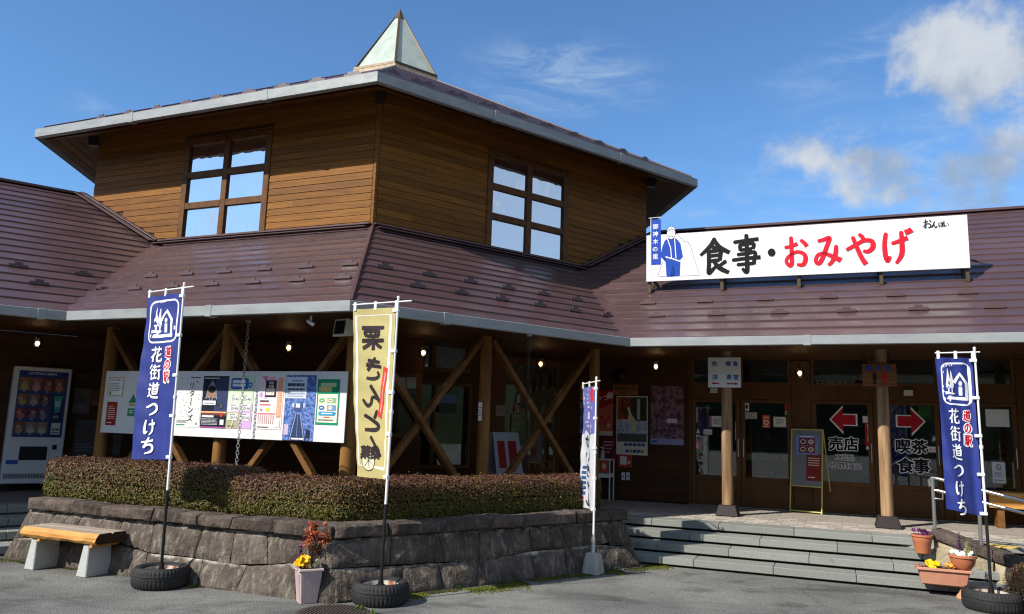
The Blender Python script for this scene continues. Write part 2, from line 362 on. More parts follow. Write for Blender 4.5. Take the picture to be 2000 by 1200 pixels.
# ------------------------------------------------------------------ text and print
_gl = {}
def glyph(txt, off=0.0):
    k = (txt, off)
    if k not in _gl:
        cu = bpy.data.curves.new('t', 'FONT'); cu.body = txt; cu.offset = off; cu.resolution_u = 3
        ob = bpy.data.objects.new('t', cu); COL.objects.link(ob)
        me = ob.evaluated_get(bpy.context.evaluated_depsgraph_get()).to_mesh()
        vs = [(v.co.x, v.co.y) for v in me.vertices]; fs = [tuple(p.vertices) for p in me.polygons]
        bpy.data.objects.remove(ob); bpy.data.curves.remove(cu); _gl[k] = (vs, fs)
    return _gl[k]
BRUSH = {
 '食': [[(.50,.98,.05),(.36,.78,.07),(.02,.53,.02)],[(.49,.96,.04),(.66,.74,.08),(1.0,.57,.06)],[(.44,.76,.05),(.52,.69,.07)],[(.30,.63,.05),(.31,.3,.06),(.30,.05,.07),(.36,.06,.06),(.55,.22,.02)],[(.30,.62,.04),(.5,.64,.05),(.7,.65,.06),(.69,.5,.06),(.67,.36,.05)],[(.32,.50,.04),(.66,.52,.04)],[(.32,.36,.04),(.66,.38,.05)],[(.46,.36,.04),(.66,.16,.08),(.97,.02,.05)],[(.86,.33,.05),(.66,.22,.03)]],
 '事': [[(.06,.83,.05),(.5,.86,.05),(.94,.88,.06)],[(.26,.74,.05),(.27,.6,.05)],[(.25,.74,.04),(.74,.77,.05),(.72,.62,.05)],[(.28,.61,.04),(.70,.63,.04)],[(.18,.49,.04),(.5,.51,.05),(.80,.53,.05),(.78,.36,.05),(.75,.21,.06)],[(.0,.35,.05),(.5,.38,.05),(1.0,.39,.07)],[(.17,.22,.04),(.76,.24,.05)],[(.50,1.0,.06),(.51,.5,.06),(.51,.06,.08),(.44,.03,.06),(.33,.12,.02)]],
 'お': [[(.04,.66,.05),(.28,.69,.05),(.55,.76,.07)],[(.28,.97,.06),(.29,.6,.07),(.29,.16,.08),(.20,.07,.06),(.06,.20,.05),(.16,.36,.05),(.5,.50,.05),(.80,.42,.07),(.86,.24,.09),(.74,.08,.08),(.50,.10,.02)],[(.70,.86,.05),(.84,.76,.07),(.93,.66,.09)]],
 'み': [[(.16,.84,.05),(.34,.87,.06),(.56,.92,.07),(.46,.66,.07),(.30,.30,.08),(.16,.10,.07),(.03,.16,.05),(.10,.36,.05),(.34,.42,.05),(.66,.30,.07),(.96,.16,.11)],[(.80,.64,.05),(.76,.36,.08),(.62,.12,.06),(.48,.02,.02)]],
 'や': [[(.0,.52,.05),(.28,.64,.06),(.62,.78,.06),(.90,.74,.08),(.92,.54,.09),(.74,.42,.06),(.58,.46,.03)],[(.46,.98,.04),(.56,.90,.06),(.60,.80,.07)],[(.22,.90,.05),(.36,.56,.07),(.52,.22,.08),(.66,.02,.10)]],
 'げ': [[(.12,.92,.05),(.06,.60,.07),(.08,.24,.08),(.15,.10,.05),(.24,.24,.02)],[(.34,.62,.04),(.58,.68,.06),(.88,.76,.08)],[(.66,.94,.05),(.67,.60,.08),(.64,.28,.08),(.44,.02,.02)],[(.82,.98,.04),(.90,.86,.07)],[(.94,1.02,.04),(1.02,.90,.07)]],
 'け': [[(.12,.92,.06),(.06,.60,.08),(.08,.24,.09),(.15,.10,.06),(.26,.24,.02)],[(.36,.66,.05),(.62,.70,.07),(.92,.74,.09)],[(.66,.96,.06),(.68,.60,.10),(.64,.26,.09),(.42,.0,.02)]],
 'つ': [[(.02,.60,.05),(.20,.66,.08),(.56,.80,.08),(.86,.72,.11),(.94,.46,.12),(.72,.24,.09),(.32,.10,.02)]],
 'ち': [[(.06,.72,.05),(.40,.76,.06),(.84,.84,.08)],[(.46,1.0,.06),(.36,.70,.09),(.20,.38,.07),(.38,.52,.05),(.66,.56,.08),(.86,.38,.12),(.72,.14,.10),(.28,.0,.02)]],
 'の': [[(.54,.82,.05),(.42,.42,.07),(.22,.16,.09),(.06,.34,.07),(.18,.66,.06),(.54,.86,.06),(.86,.66,.09),(.90,.36,.11),(.60,.06,.03)]],
 '花': [[(.02,.80,.05),(.5,.83,.05),(.98,.85,.06)],[(.32,.98,.05),(.33,.68,.05)],[(.68,.99,.05),(.64,.68,.04)],[(.36,.64,.06),(.22,.44,.06),(.02,.28,.02)],[(.22,.46,.05),(.22,.02,.07)],[(.88,.52,.06),(.64,.42,.05),(.46,.34,.02)],[(.54,.66,.06),(.54,.30,.07),(.58,.08,.07),(.80,.06,.08),(.96,.10,.06),(.94,.26,.02)]],
 '街': [[(.22,.98,.05),(.02,.74,.02)],[(.26,.72,.06),(.0,.42,.02)],[(.16,.54,.05),(.16,.02,.06)],[(.32,.84,.04),(.62,.87,.05)],[(.46,.97,.05),(.46,.66,.04)],[(.28,.64,.04),(.66,.67,.05)],[(.32,.42,.04),(.62,.45,.05)],[(.46,.56,.05),(.46,.14,.04)],[(.26,.10,.05),(.66,.16,.05)],[(.72,.87,.04),(.96,.90,.05)],[(.68,.60,.04),(1.0,.64,.06)],[(.86,.62,.05),(.86,.10,.07),(.74,.12,.02)]],
 '道': [[(.42,.99,.05),(.50,.88,.05)],[(.80,1.0,.05),(.70,.86,.03)],[(.30,.82,.04),(.98,.86,.05)],[(.62,.83,.05),(.52,.72,.03)],[(.42,.71,.05),(.42,.26,.05)],[(.42,.71,.04),(.86,.73,.05),(.85,.26,.05)],[(.42,.57,.04),(.84,.58,.04)],[(.42,.42,.04),(.84,.43,.04)],[(.42,.28,.04),(.84,.29,.04)],[(.10,.92,.05),(.20,.80,.07)],[(.02,.58,.04),(.22,.62,.05),(.12,.38,.06),(.20,.22,.04)],[(.0,.12,.05),(.16,.22,.05),(.40,.08,.08),(.98,.04,.07)]],
 '栗': [[(.04,.90,.08),(.96,.92,.09)],[(.22,.76,.08),(.23,.56,.08)],[(.20,.76,.07),(.80,.78,.08),(.77,.56,.08)],[(.24,.57,.07),(.76,.58,.07)],[(.38,.9,.06),(.38,.58,.06)],[(.60,.9,.06),(.60,.58,.06)],[(.02,.38,.08),(.98,.40,.09)],[(.50,.56,.08),(.50,.0,.1)],[(.44,.36,.06),(.26,.18,.08),(.08,.08,.05)],[(.56,.36,.06),(.74,.2,.09),(.94,.08,.08)]],
 'き': [[(.18,.80,.07),(.72,.90,.09)],[(.10,.58,.07),(.80,.70,.1)],[(.40,1.0,.07),(.56,.72,.09),(.74,.42,.09)],[(.28,.34,.06),(.22,.16,.08),(.44,.04,.09),(.78,.08,.05)]],
 'ん': [[(.58,.98,.09),(.34,.54,.09),(.06,.04,.07),(.30,.36,.06),(.52,.42,.08),(.58,.12,.1),(.76,.04,.1),(.98,.34,.03)]],
 'と': [[(.28,.96,.07),(.34,.74,.09),(.42,.60,.06)],[(.88,.74,.08),(.48,.50,.1),(.20,.26,.11),(.34,.06,.11),(.86,.06,.07)]],
 'い': [[(.14,.82,.08),(.10,.44,.1),(.22,.14,.1),(.36,.30,.04)],[(.72,.74,.07),(.86,.52,.1),(.90,.34,.08)]],
 'ゃ': [[(.12,.46,.06),(.40,.56,.08),(.72,.62,.09),(.78,.44,.1),(.60,.34,.04)],[(.50,.76,.05),(.56,.64,.07)],[(.30,.72,.06),(.42,.40,.09),(.54,.08,.1)]],
}
def spline(pts, n=6):
    P = [pts[0]] + list(pts) + [pts[-1]]; out = []
    for i in range(1, len(P) - 2):
        for k in range(n):
            t = k / n
            out.append(tuple(.5 * ((2 * b) + (-a + c) * t + (2 * a - 5 * b + 4 * c - d) * t * t + (-a + 3 * b - 3 * c + d) * t ** 3) for a, b, c, d in zip(P[i - 1], P[i], P[i + 1], P[i + 2])))
    out.append(tuple(pts[-1])); return out
class Print:
    """flat print: 2-D shapes in metres on a sheet, each layer a hair in front of the last"""
    def __init__(s, step=.00025): s.items = []; s.L = 0; s.step = step
    def tri(s, vs, fs, col): s.items.append((list(vs), list(fs), col, s.L)); s.L += 1; return s
    def poly(s, pts, col):
        c = bmesh.new(); vv = [c.verts.new((x, y, 0)) for x, y in pts]
        try:
            f = c.faces.new(vv); r = bmesh.ops.triangulate(c, faces=[f]); c.verts.index_update()
            s.tri([(v.co.x, v.co.y) for v in c.verts], [tuple(v.index for v in f.verts) for f in c.faces], col)
        finally: c.free()
        return s
    def rect(s, x0, y0, x1, y1, col): return s.tri([(x0, y0), (x1, y0), (x1, y1), (x0, y1)], [(0, 1, 2, 3)], col)
    def disc(s, x, y, rx, ry, col, n=20): return s.tri([(x + rx * math.cos(2 * math.pi * k / n), y + ry * math.sin(2 * math.pi * k / n)) for k in range(n)], [tuple(range(n))], col)
    def line(s, pts, w, col, closed=False, smooth=0):
        if smooth: pts = spline(list(pts) + ([pts[0]] if closed else []), smooth); closed = False
        if closed: pts = list(pts) + [pts[0], pts[1]]
        vs, fs = [], []
        for i, p in enumerate(pts):
            a = pts[max(i - 1, 0)]; b = pts[min(i + 1, len(pts) - 1)]
            dx, dy = b[0] - a[0], b[1] - a[1]; l = math.hypot(dx, dy) or 1; ww = (p[2] if len(p) > 2 else w) / 2
            vs += [(p[0] - dy / l * ww, p[1] + dx / l * ww), (p[0] + dy / l * ww, p[1] - dx / l * ww)]
            if i: fs.append((2 * i - 2, 2 * i - 1, 2 * i + 1, 2 * i))
        return s.tri(vs, fs, col)
    def rrect(s, x0, y0, x1, y1, r, col):
        pts = []
        for cx, cy, a0 in ((x1 - r, y1 - r, 0), (x0 + r, y1 - r, 90), (x0 + r, y0 + r, 180), (x1 - r, y0 + r, 270)):
            pts += [(cx + r * math.cos(rad(a0 + k * 18)), cy + r * math.sin(rad(a0 + k * 18))) for k in range(6)]
        return s.tri(pts, [tuple(range(len(pts)))], col)
    def brush(s, ch, x, y, w, h, col, extra=0.0, shear=0.0):
        """one character drawn in strokes that swell and taper, lower left corner x, y"""
        for st in BRUSH[ch]:
            q = spline([(a, b, c) for a, b, c in st], 5)
            q = [((x + (a + shear * b) * w), y + b * h, (c + .02) * 1.12 * min(w, h) + extra) for a, b, c in q]
            vs, fs = [], []
            # rounded start, tapered end
            d0 = (q[0][0] - q[1][0], q[0][1] - q[1][1]); l = math.hypot(*d0) or 1
            q = [(q[0][0] + d0[0] / l * q[0][2] * .3, q[0][1] + d0[1] / l * q[0][2] * .3, q[0][2] * .55)] + q
            s.line(q, 0, col); s.L -= .8
        s.L += 1; return s
    def text(s, t, x, y, h, col, bold=0.0, vertical=False, gap=1.12, w=None, center=False, mirror=False, xs=1.0):
        """characters of height h (of a full-width glyph); x, y = lower left of the line, or top left when vertical"""
        if vertical:
            for i, ch in enumerate(t): s.text(ch, x, y - h * (1 + gap * i), h, col, bold, xs=xs)
            return s
        vs, fs = glyph(t); k = h / .93
        if not vs: return s
        x0 = min(v[0] for v in vs); x1 = max(v[0] for v in vs)
        kx = k * xs if w is None else w / (x1 - x0)
        if center: x = x - (x1 - x0) * kx / 2
        n = 0 if bold <= 0 else (4 if bold < .02 else (6 if bold < .045 else 10)); r = bold * h
        for i in range(n + 1):
            dx, dy = (0, 0) if i == n else (r * math.cos(2 * math.pi * i / n), r * math.sin(2 * math.pi * i / n))
            s.tri([(x + dx + (vx - x0) * kx, y + dy + (vy + .08) * k) for vx, vy in vs], fs, col)
            if i < n: s.L -= .92
        return s
    def rows(s, x0, y0, x1, y1, n, col, w=.4):
        rn = random.Random(int((x0 + y0 * 3 + n) * 1000))
        for i in range(n):
            yy = y1 - (i + .5) * (y1 - y0) / n; hh = (y1 - y0) / n * w / 2; xe = x1 - (x1 - x0) * rn.choice((0, .02, .1, .3)); xx = x0
            while xx < xe - 1e-4:
                xn = min(xe, xx + (x1 - x0) * rn.uniform(.08, .25)); s.rect(xx, yy - hh, xn - (x1 - x0) * .015, yy + hh, col); s.L -= 1; xx = xn
        s.L += 1; return s
    def build(s, name, parent, fmap=None, cuts=None, loc=None, rot=None, both=False):
        mats, idx, mb = [], {}, MB()
        for vs, fs, col, L in s.items:
            m = col if not isinstance(col, tuple) else ink(*col)
            if m.name not in idx: idx[m.name] = len(mats); mats.append(m)
            if cuts:
                bm = bmesh.new(); vv = [bm.verts.new((a, b, 0)) for a, b in vs]
                for f in fs:
                    try: bm.faces.new([vv[i] for i in f])
                    except ValueError: pass
                xs = [v[0] for v in vs]; ys = [v[1] for v in vs]
                for axis, (c0, c1, stp) in enumerate(cuts):
                    lo, hi = (min(xs), max(xs)) if axis == 0 else (min(ys), max(ys))
                    c = c0
                    while c < c1:
                        if lo < c < hi:
                            bmesh.ops.bisect_plane(bm, geom=bm.verts[:] + bm.edges[:] + bm.faces[:], plane_co=(c, 0, 0) if axis == 0 else (0, c, 0), plane_no=(1, 0, 0) if axis == 0 else (0, 1, 0))
                        c += stp
                bm.verts.index_update(); vs2 = [(v.co.x, v.co.y) for v in bm.verts]; fs2 = [tuple(v.index for v in f.verts) for f in bm.faces]; bm.free()
            else: vs2, fs2 = vs, fs
            for sg in ((1, -1) if both else (1,)):
                o = sg * (.0012 + L * s.step)
                pv = [fmap(a, b, o) if fmap else (a, -o, b) for a, b in vs2]
                mb.add(pv, fs2, idx[m.name])
        return mb.build(name, mats, parent, loc, rot)

# ================================================================== THE BUILDING
building = thing('visitor_building', 'six sided timber hall with plum metal roofs and two low wings', 'building', (0, 0, 0))
def bpart(name, mb, mat, fr, **k): return mb.build(name, mat, building, fr.o, fr.ang, **k)
Z0 = ZE + .125            # roof plane height at the eave line
SL = .60
ZW0 = Z0 + SL * 2.93      # where the skirt roof meets the tower wall
ZSOF = 7.16               # tower soffit at the wall
SW = 6.42                 # tower side
class Sub: pass

def boards(parent, fr, x0, x1, z0, z1, y, mat, h=.121, holes=(), zcut=None, t=.018, name='board', seed=1):
    """clapboards as separate pieces, cut round openings and along a sloping lower edge zcut(x)"""
    rn = random.Random(seed); z = z0
    while z < z1 - .02:
        zt = min(z + h, z1); spans = [(x0, x1)]
        for hx0, hx1, hz0, hz1 in holes:
            if zt > hz0 + .01 and z < hz1 - .01:
                ns = []
                for a, b in spans:
                    if a < hx0: ns.append((a, min(b, hx0)))
                    if b > hx1: ns.append((max(a, hx1), b))
                spans = [q for q in ns if q[1] - q[0] > .03]
        for a, b in spans:
            cutp = [a, b]
            if b - a > 2.6 or (b - a > 1.5 and rn.random() < .35): cutp.insert(1, a + (b - a) * rn.uniform(.25, .75))
            for p, q in zip(cutp[:-1], cutp[1:]):
                p += .0015; q -= .0015
                ya, yb = y - t - rn.uniform(0, .003), y - t * .62
                zb = z + .004; pts = [(p, zb), (q, zb), (q, zt), (p, zt)]
                if zcut:
                    n = 8; low = [(p + (q - p) * i / n, max(zb, min(zt, zcut(p + (q - p) * i / n)))) for i in range(n + 1)]
                    low = [v for v in low if v[1] < zt - .004]
                    if len(low) < 2: continue
                    pts = low + [(low[-1][0], zt), (low[0][0], zt)]
                mb = MB(); n = len(pts)
                yy = lambda zz: ya + (yb - ya) * (zz - z) / h
                fr_ = [(px, yy(pz), pz) for px, pz in pts]; bk = [(px, y + .004, pz) for px, pz in pts]
                mb.add(fr_ + bk, [tuple(range(n))] + [(i, i + n, (i + 1) % n + n, (i + 1) % n) for i in range(n)])
                mb.build(name, mat, parent)
        z = zt
# ---- tower walls
def valley_z(x, sgn):
    """height of the roofs where they run up the tower wall; x measured from the front corner"""
    d = abs(x)
    return ZW0 if d < SIDE else ZW0 + SL * (d - SIDE) * math.sin(rad(60))
hA = (-4.10, -2.20, ZW0 + .02, 6.70); hB = (2.27, 4.13, ZW0 + .02, 6.64)
for fr, sg, hole in ((FAT, -1, hA), (FBT, 1, hB)):
    xs = [0, sg * SW]; x0, x1 = min(xs), max(xs)
    w = MB()
    # core wall behind the boards, with the window opening left free
    hx0, hx1, hz0, hz1 = hole
    for a, b, c, d in ((x0, hx0, 4.2, 7.3), (hx1, x1, 4.2, 7.3), (hx0, hx1, 4.2, hz0), (hx0, hx1, hz1, 7.3)):
        w.box(a, b, .004, .12, c, d)
    wall = bpart('tower_wall', w, M['dark_board'], fr)
    boards(wall, fr, x0 + (.05 if sg > 0 else 0), x1 - (.05 if sg < 0 else 0), ZW0 - .02, ZSOF - .01, .002, M['board'], holes=[(hx0 - .04, hx1 + .04, hz0 - .1, hz1 + .05)], zcut=lambda x: valley_z(x, sg) + .03, seed=3 + sg)
    # window: frame, mullions, six panes
    f = MB(); d0 = -.035
    cw = .075; xm = (hx0 + hx1) / 2
    f.box(hx0 - .045, hx0 + cw, d0, .1, hz0, hz1 + .045); f.box(hx1 - cw, hx1 + .045, d0, .1, hz0, hz1 + .045)
    f.box(hx0 + cw, hx1 - cw, d0, .1, hz1 - cw + .02, hz1 + .045); f.box(hx0 + cw, hx1 - cw, d0, .1, hz0, hz0 + cw)
    f.box(xm - .062, xm + .062, d0 + .003, .1, hz0 + cw, hz1 - cw + .02)
    f.box(hx0 - .07, hx1 + .07, d0 - .03, d0 - .002, hz1 + .048, hz1 + .075)
    hh = (hz1 - hz0 - cw * 2 + .02); rails = [hz0 + cw + hh * k / 3 for k in (1, 2)]
    for r_ in rails:
        f.box(hx0 + cw, xm - .062, d0 + .004, .1, r_ - .06, r_ + .06); f.box(xm + .062, hx1 - cw, d0 + .004, .1, r_ - .06, r_ + .06)
    win = bpart('tower_window', f, M['frame_wood'], fr, bevel=.006)
    zz = [hz0 + cw, rails[0], rails[1], hz1 - cw + .02]
    for k in range(3):
        for a, b in ((hx0 + cw, xm - .062), (xm + .062, hx1 - cw)):
            za, zb = zz[k] + (.06 if k else 0), zz[k + 1] - (.06 if k < 2 else 0)
            g = MB(); g.box(a + .001, b - .001, .012, .02, za + .001, zb - .001)
            o = g.build('pane', M['mirror'], win)
    # soffit, built of boards running along the eave
    so = MB(); so.face([(x0 - .55 * (sg < 0) * 0, -.005, ZSOF), (x1, -.005, ZSOF), (x1, .3, ZSOF + .1), (x0, .3, ZSOF + .1)])
# corner trim
ct = MB()
for fr, sg in ((FAT, -1), (FBT, 1)): pass
q = MB(); q.hexa([T_ - bis * .022 + v for v in (A * .05, bis * -.004, B * .05, bis * .06)], [T_ - bis * .022 + v + Vector((0, 0, ZSOF - ZW0)) for v in (A * .05, bis * -.004, B * .05, bis * .06)])
for i in range(len(q.v)): q.v[i] = (q.v[i][0], q.v[i][1], q.v[i][2] + ZW0)
q.build('corner_trim', M['board'], building)
# dark rafter end under the front corner and both side corners
for c, d in ((T_, -bis), (T_ + A * SW, (A - nA).normalized()), (T_ + B * SW, (B - nB).normalized())):
    q = MB(); q.bar(c + d * .03 + Vector((0, 0, ZSOF - .12)), c + d * .20 + Vector((0, 0, ZSOF - .14)), .16, .26); q.build('rafter_end', M['darkmetal'], building, bevel=.005)
# ---- roofs
def roof(name, fr, y0, y1, xl, xr, z0, slope, pitch, guards=(), seed=0, thick=.1, ridge_back=0.0, kinks=()):
    nz_ = lambda y: z0 + slope * y
    d = MB(); n = 1
    ys = sorted([y0] + [k for k in kinks if y0 < k < y1] + [y1])
    for a, b in zip(ys[:-1], ys[1:]):
        d.add([(xl(a), a, nz_(a) - .02), (xr(a), a, nz_(a) - .02), (xr(b), b, nz_(b) - .02), (xl(b), b, nz_(b) - .02)], [(0, 1, 2, 3)])
        d.add([(xl(a), a, nz_(a) - thick), (xr(a), a, nz_(a) - thick), (xr(b), b, nz_(b) - thick), (xl(b), b, nz_(b) - thick)], [(3, 2, 1, 0)])
    if ridge_back: d.add([(xl(y1), y1, nz_(y1) - .02), (xr(y1), y1, nz_(y1) - .02), (xr(y1) + ridge_back * .577, y1 + ridge_back, nz_(y1) - slope * ridge_back), (xl(y1) + ridge_back * .577, y1 + ridge_back, nz_(y1) - slope * ridge_back)], [(0, 1, 2, 3)])
    deck = bpart(name, d, M['roofcap'], fr)
    y = y0; rn = random.Random(seed)
    while y < y1 - .03:
        yb = min(y + pitch, y1); z, zb = nz_(y), nz_(yb); a0, a1, b0, b1 = xl(y), xr(y), xl(yb), xr(yb)
        if a1 - a0 > .05 and b1 - b0 > .0:
            p = MB(); h = .032; q = .0
            rows = [(y + .012, z - .012), (y - .004, z + .004), (y - .006, z + h * .7), (y + .006, z + h), (y + .03, z + .030 * slope + h * .80), (yb + .006, zb + .006)]
            vs = []
            for k, (yy, zz) in enumerate(rows):
                t = min(1, max(0, (yy - y) / (yb - y))); vs += [(a0 + (b0 - a0) * t, yy, zz), (a1 + (b1 - a1) * t, yy, zz)]
            p.add(vs, [(2 * k, 2 * k + 1, 2 * k + 3, 2 * k + 2) for k in range(len(rows) - 1)])
            p.build('roof_panel', M['roof'], deck)
        y = yb
    for gx, gy in guards:
        k = round((gy - y0) / pitch); yy = y0 + k * pitch
        g = MB(); zz = nz_(yy) + .024
        g.box(gx - .125, gx + .125, yy - .026, yy - .010, zz - .014, zz + .026); g.box(gx - .055, gx + .055, yy - .026, yy - .010, zz + .026, zz + .060); g.box(gx - .045, gx + .045, yy - .010, yy + .12, zz - .004 + .03, zz + .004 + .03)
        g.build('snow_guard', M['roofcap'], deck)
    return deck
k3 = math.tan(rad(30))
def gd(x0, x1, n, ya, yb, off=0):
    out = []
    for i in range(n):
        x = x0 + (x1 - x0) * (i + .5) / n; out += [(x - .07, yb), (x + .17, ya)]
    return out
PITCH = .24
roof('skirt_roof', FAM, .0, 2.93, lambda y: -SIDE - y * k3, lambda y: -y * k3, Z0, SL, PITCH, gd(-4.75, -.45, 6, .82, 1.23), 1)
roof('skirt_roof', FBM, .0, 2.93, lambda y: y * k3, lambda y: SIDE + y * k3, Z0, SL, PITCH, gd(.75, 5.0, 6, .82, 1.23), 2)
YR = 4.75
wl_R = lambda y: -y * k3 if y < 2.93 else -2.93 * k3 + (y - 2.93) * k3
wr_R = lambda y: 5.2 + y * k3
roof('wing_roof', FAR, .0, YR, wl_R, wr_R, Z0, SL, PITCH, gd(-.35, 6.1, 7, .82, 1.08), 3, ridge_back=3.2, kinks=(2.93,))
wl_L = lambda y: -4.6
wr_L = lambda y: y * k3 if y < 2.93 else 2.93 * k3 - (y - 2.93) * k3
roof('wing_roof', FBL, .0, YR, wl_L, wr_L, Z0, SL, PITCH, gd(-4.3, .75, 6, .82, 1.23), 4, kinks=(2.93,))
# far right pavilion that juts out towards the car park
WC = R_ - A * 5.2
FPV = Frame(WC, None, math.atan2((-A).y, (-A).x) - rad(60))
roof('pavilion_roof', FPV, .0, 2.9, lambda y: -y * k3, lambda y: 3.2, Z0, SL, PITCH, (), 5)
# valleys, hips and wall flashings: bent strips a little above the panels
def strip(name, p, q, w, h=.03, up=Vector((0, 0, 1)), mat=None, rise=.035):
    m = MB(); m.bar(Vector(p) + Vector((0, 0, rise)), Vector(q) + Vector((0, 0, rise)), w, h, up=up); return m.build(name, mat or M['roofcap'], building, bevel=.006)
def rp(fr, x, y): return fr.w(x, y, Z0 + SL * y)
strip('hip_cap', rp(FAM, 0, -.01), rp(FAM, -2.93 * k3, 2.93), .05, .03)
for fr, s0 in ((FAR, -1), (FBL, 1)):
    strip('valley_flashing', rp(fr, 0, -.03), rp(fr, s0 * 2.93 * k3, 2.93), .27, .02, rise=.032)
    # raised upstand along the tower wall over the wing roof
    a = rp(fr, s0 * 2.93 * k3, 2.93); b = rp(fr, s0 * (2.93 * k3 - (YR - 2.93) * k3), YR)
    nn = -nB if fr is FAR else -nA
    strip('wall_flashing', a + nn * .06, b + nn * .06, .13, .03, rise=.06); strip('wall_flashing', a + nn * .20, b + nn * .20, .13, .022, rise=.02)
for fr, s0 in ((FAM, -1), (FBM, 1)):
    a = rp(fr, s0 * 2.93 * k3, 2.93); b = rp(fr, s0 * (SIDE + 2.93 * k3), 2.93); nn = -nA if fr is FAM else -nB
    strip('wall_flashing', a + nn * .05, b + nn * .05, .11, .03, rise=.05); strip('wall_flashing', a + nn * .17, b + nn * .17, .12, .02, rise=-.03)
strip('ridge_cap', rp(FAR, wl_R(YR), YR), rp(FAR, wr_R(YR), YR), .20, .05, rise=.02)
strip('ridge_cap', rp(FBL, wl_L(YR), YR), rp(FBL, wr_L(YR), YR), .20, .05, rise=.02)
strip('valley_flashing', rp(FPV, 0, -.02), rp(FPV, -2.9 * k3, 2.9), .27, .02, rise=.032)
# ---- tower roof
SE = 7.38; YT = SE * math.sin(rad(60)); ZT0 = 7.0
RS = 1.15; ZSK = 10.22                                   # skylight base radius and height
YS = (SE - RS) * math.sin(rad(60)); SLT = (ZSK - .12 - ZT0) / YS
roof('tower_roof', FAE, .0, YS, lambda y: -SE + y * k3, lambda y: -y * k3, ZT0, SLT, .2, gd(-6.9, -.5, 9, .4, .6), 6)
roof('tower_roof', FBE, .0, YS, lambda y: y * k3, lambda y: SE - y * k3, ZT0, SLT, .2, gd(.6, 7.0, 9, .8, 1.2), 7)
hexc = [CTR + (E_ - CTR).normalized() * 1 for _ in range(6)]
ang0 = math.atan2((E_ - CTR).y, (E_ - CTR).x)
def hexpt(r, k, z): return Vector((CTR.x + r * math.cos(ang0 + k * rad(60)), CTR.y + r * math.sin(ang0 + k * rad(60)), z))
bk = MB()                                                # the four roof faces turned away, and the back of the eaves
for k in range(6):
    if k in (0, 5): continue
    bk.face([hexpt(SE, k, ZT0), hexpt(SE, k + 1, ZT0), hexpt(RS, k + 1, ZT0 + SLT * YS), hexpt(RS, k, ZT0 + SLT * YS)])
bk.build('tower_roof', M['roof'], building)
strip('hip_cap', hexpt(SE, 0, ZT0), hexpt(RS, 0, ZT0 + SLT * YS), .06, .03); strip('hip_cap', hexpt(SE, 1, ZT0), hexpt(RS, 1, ZT0 + SLT * YS), .06, .03); strip('hip_cap', hexpt(SE, 5, ZT0), hexpt(RS, 5, ZT0 + SLT * YS), .06, .03)
sf = MB()
wr = (T_ - CTR).length
for k in range(6): sf.face([hexpt(SE + .01, k, ZT0 - .186), hexpt(wr - .02, k, ZSOF), hexpt(wr - .02, k + 1, ZSOF), hexpt(SE + .01, k + 1, ZT0 - .186)])
soff = sf.build('tower_soffit', M['soffit'], building)
for k in (0, 5, 1, 4):                                   # soffit boards run along the eave, seams between them
    for j in range(6):
        t0, t1 = j / 6 + .006, (j + 1) / 6 - .006
        r0, r1 = SE - .05 + (wr - SE + .03) * t0, SE - .05 + (wr - SE + .03) * t1
        za, zb = ZT0 - .197 + (ZSOF - ZT0 + .19) * t0, ZT0 - .197 + (ZSOF - ZT0 + .19) * t1
        b = MB(); b.face([hexpt(r0, k, za), hexpt(r1, k, zb), hexpt(r1, k + 1, zb), hexpt(r0, k + 1, za)]); b.build('soffit_board', M['soffit'], soff)
bw = MB()
for k in range(1, 5): bw.face([hexpt(wr, k, .3), hexpt(wr, k + 1, .3), hexpt(wr, k + 1, 7.3), hexpt(wr, k, 7.3)])
bw.build('tower_wall', M['dark_board'], building)
# ---- skylight
sk = MB(); AP = CTR + Vector((0, 0, 12.19))
for k in range(6):
    a, b = hexpt(RS + .06, k, ZSK - .14), hexpt(RS + .06, k + 1, ZSK - .14); sk.hexa([a, b, CTR + Vector((0, 0, ZSK - .14)), CTR + Vector((0, 0, ZSK - .14))][:3], [hexpt(RS + .03, k, ZSK - .02), hexpt(RS + .03, k + 1, ZSK - .02), CTR + Vector((0, 0, ZSK - .02))])
sky_l = sk.build('skylight', M['paleframe'], building)
for k in range(6):
    a, b = hexpt(RS - .02, k, ZSK), hexpt(RS - .02, k + 1, ZSK); g = MB(); g.face([a, b, AP]); g.build('glass_panel', M['skyglass'], sky_l)
    g = MB(); g.bar(hexpt(RS, k, ZSK), AP - Vector((0, 0, .02)), .055, .04); g.build('glazing_bar', M['bronze'], sky_l)
    g = MB(); g.bar(hexpt(RS + .01, k, ZSK + .01), hexpt(RS + .01, k + 1, ZSK + .01), .05, .06); g.build('sill_bar', M['paleframe'] if k == 5 else M['bronze'], sky_l)
g = MB(); g.hexa([CTR + (hexpt(1, k, 0) - CTR - Vector((0, 0, -0))) * .17 + Vector((0, 0, 11.93)) for k in range(6)], [CTR + (hexpt(1, k, 0) - CTR) * .012 + Vector((0, 0, 12.24)) for k in range(6)]); g.build('finial_cap', M['bronze'], sky_l)
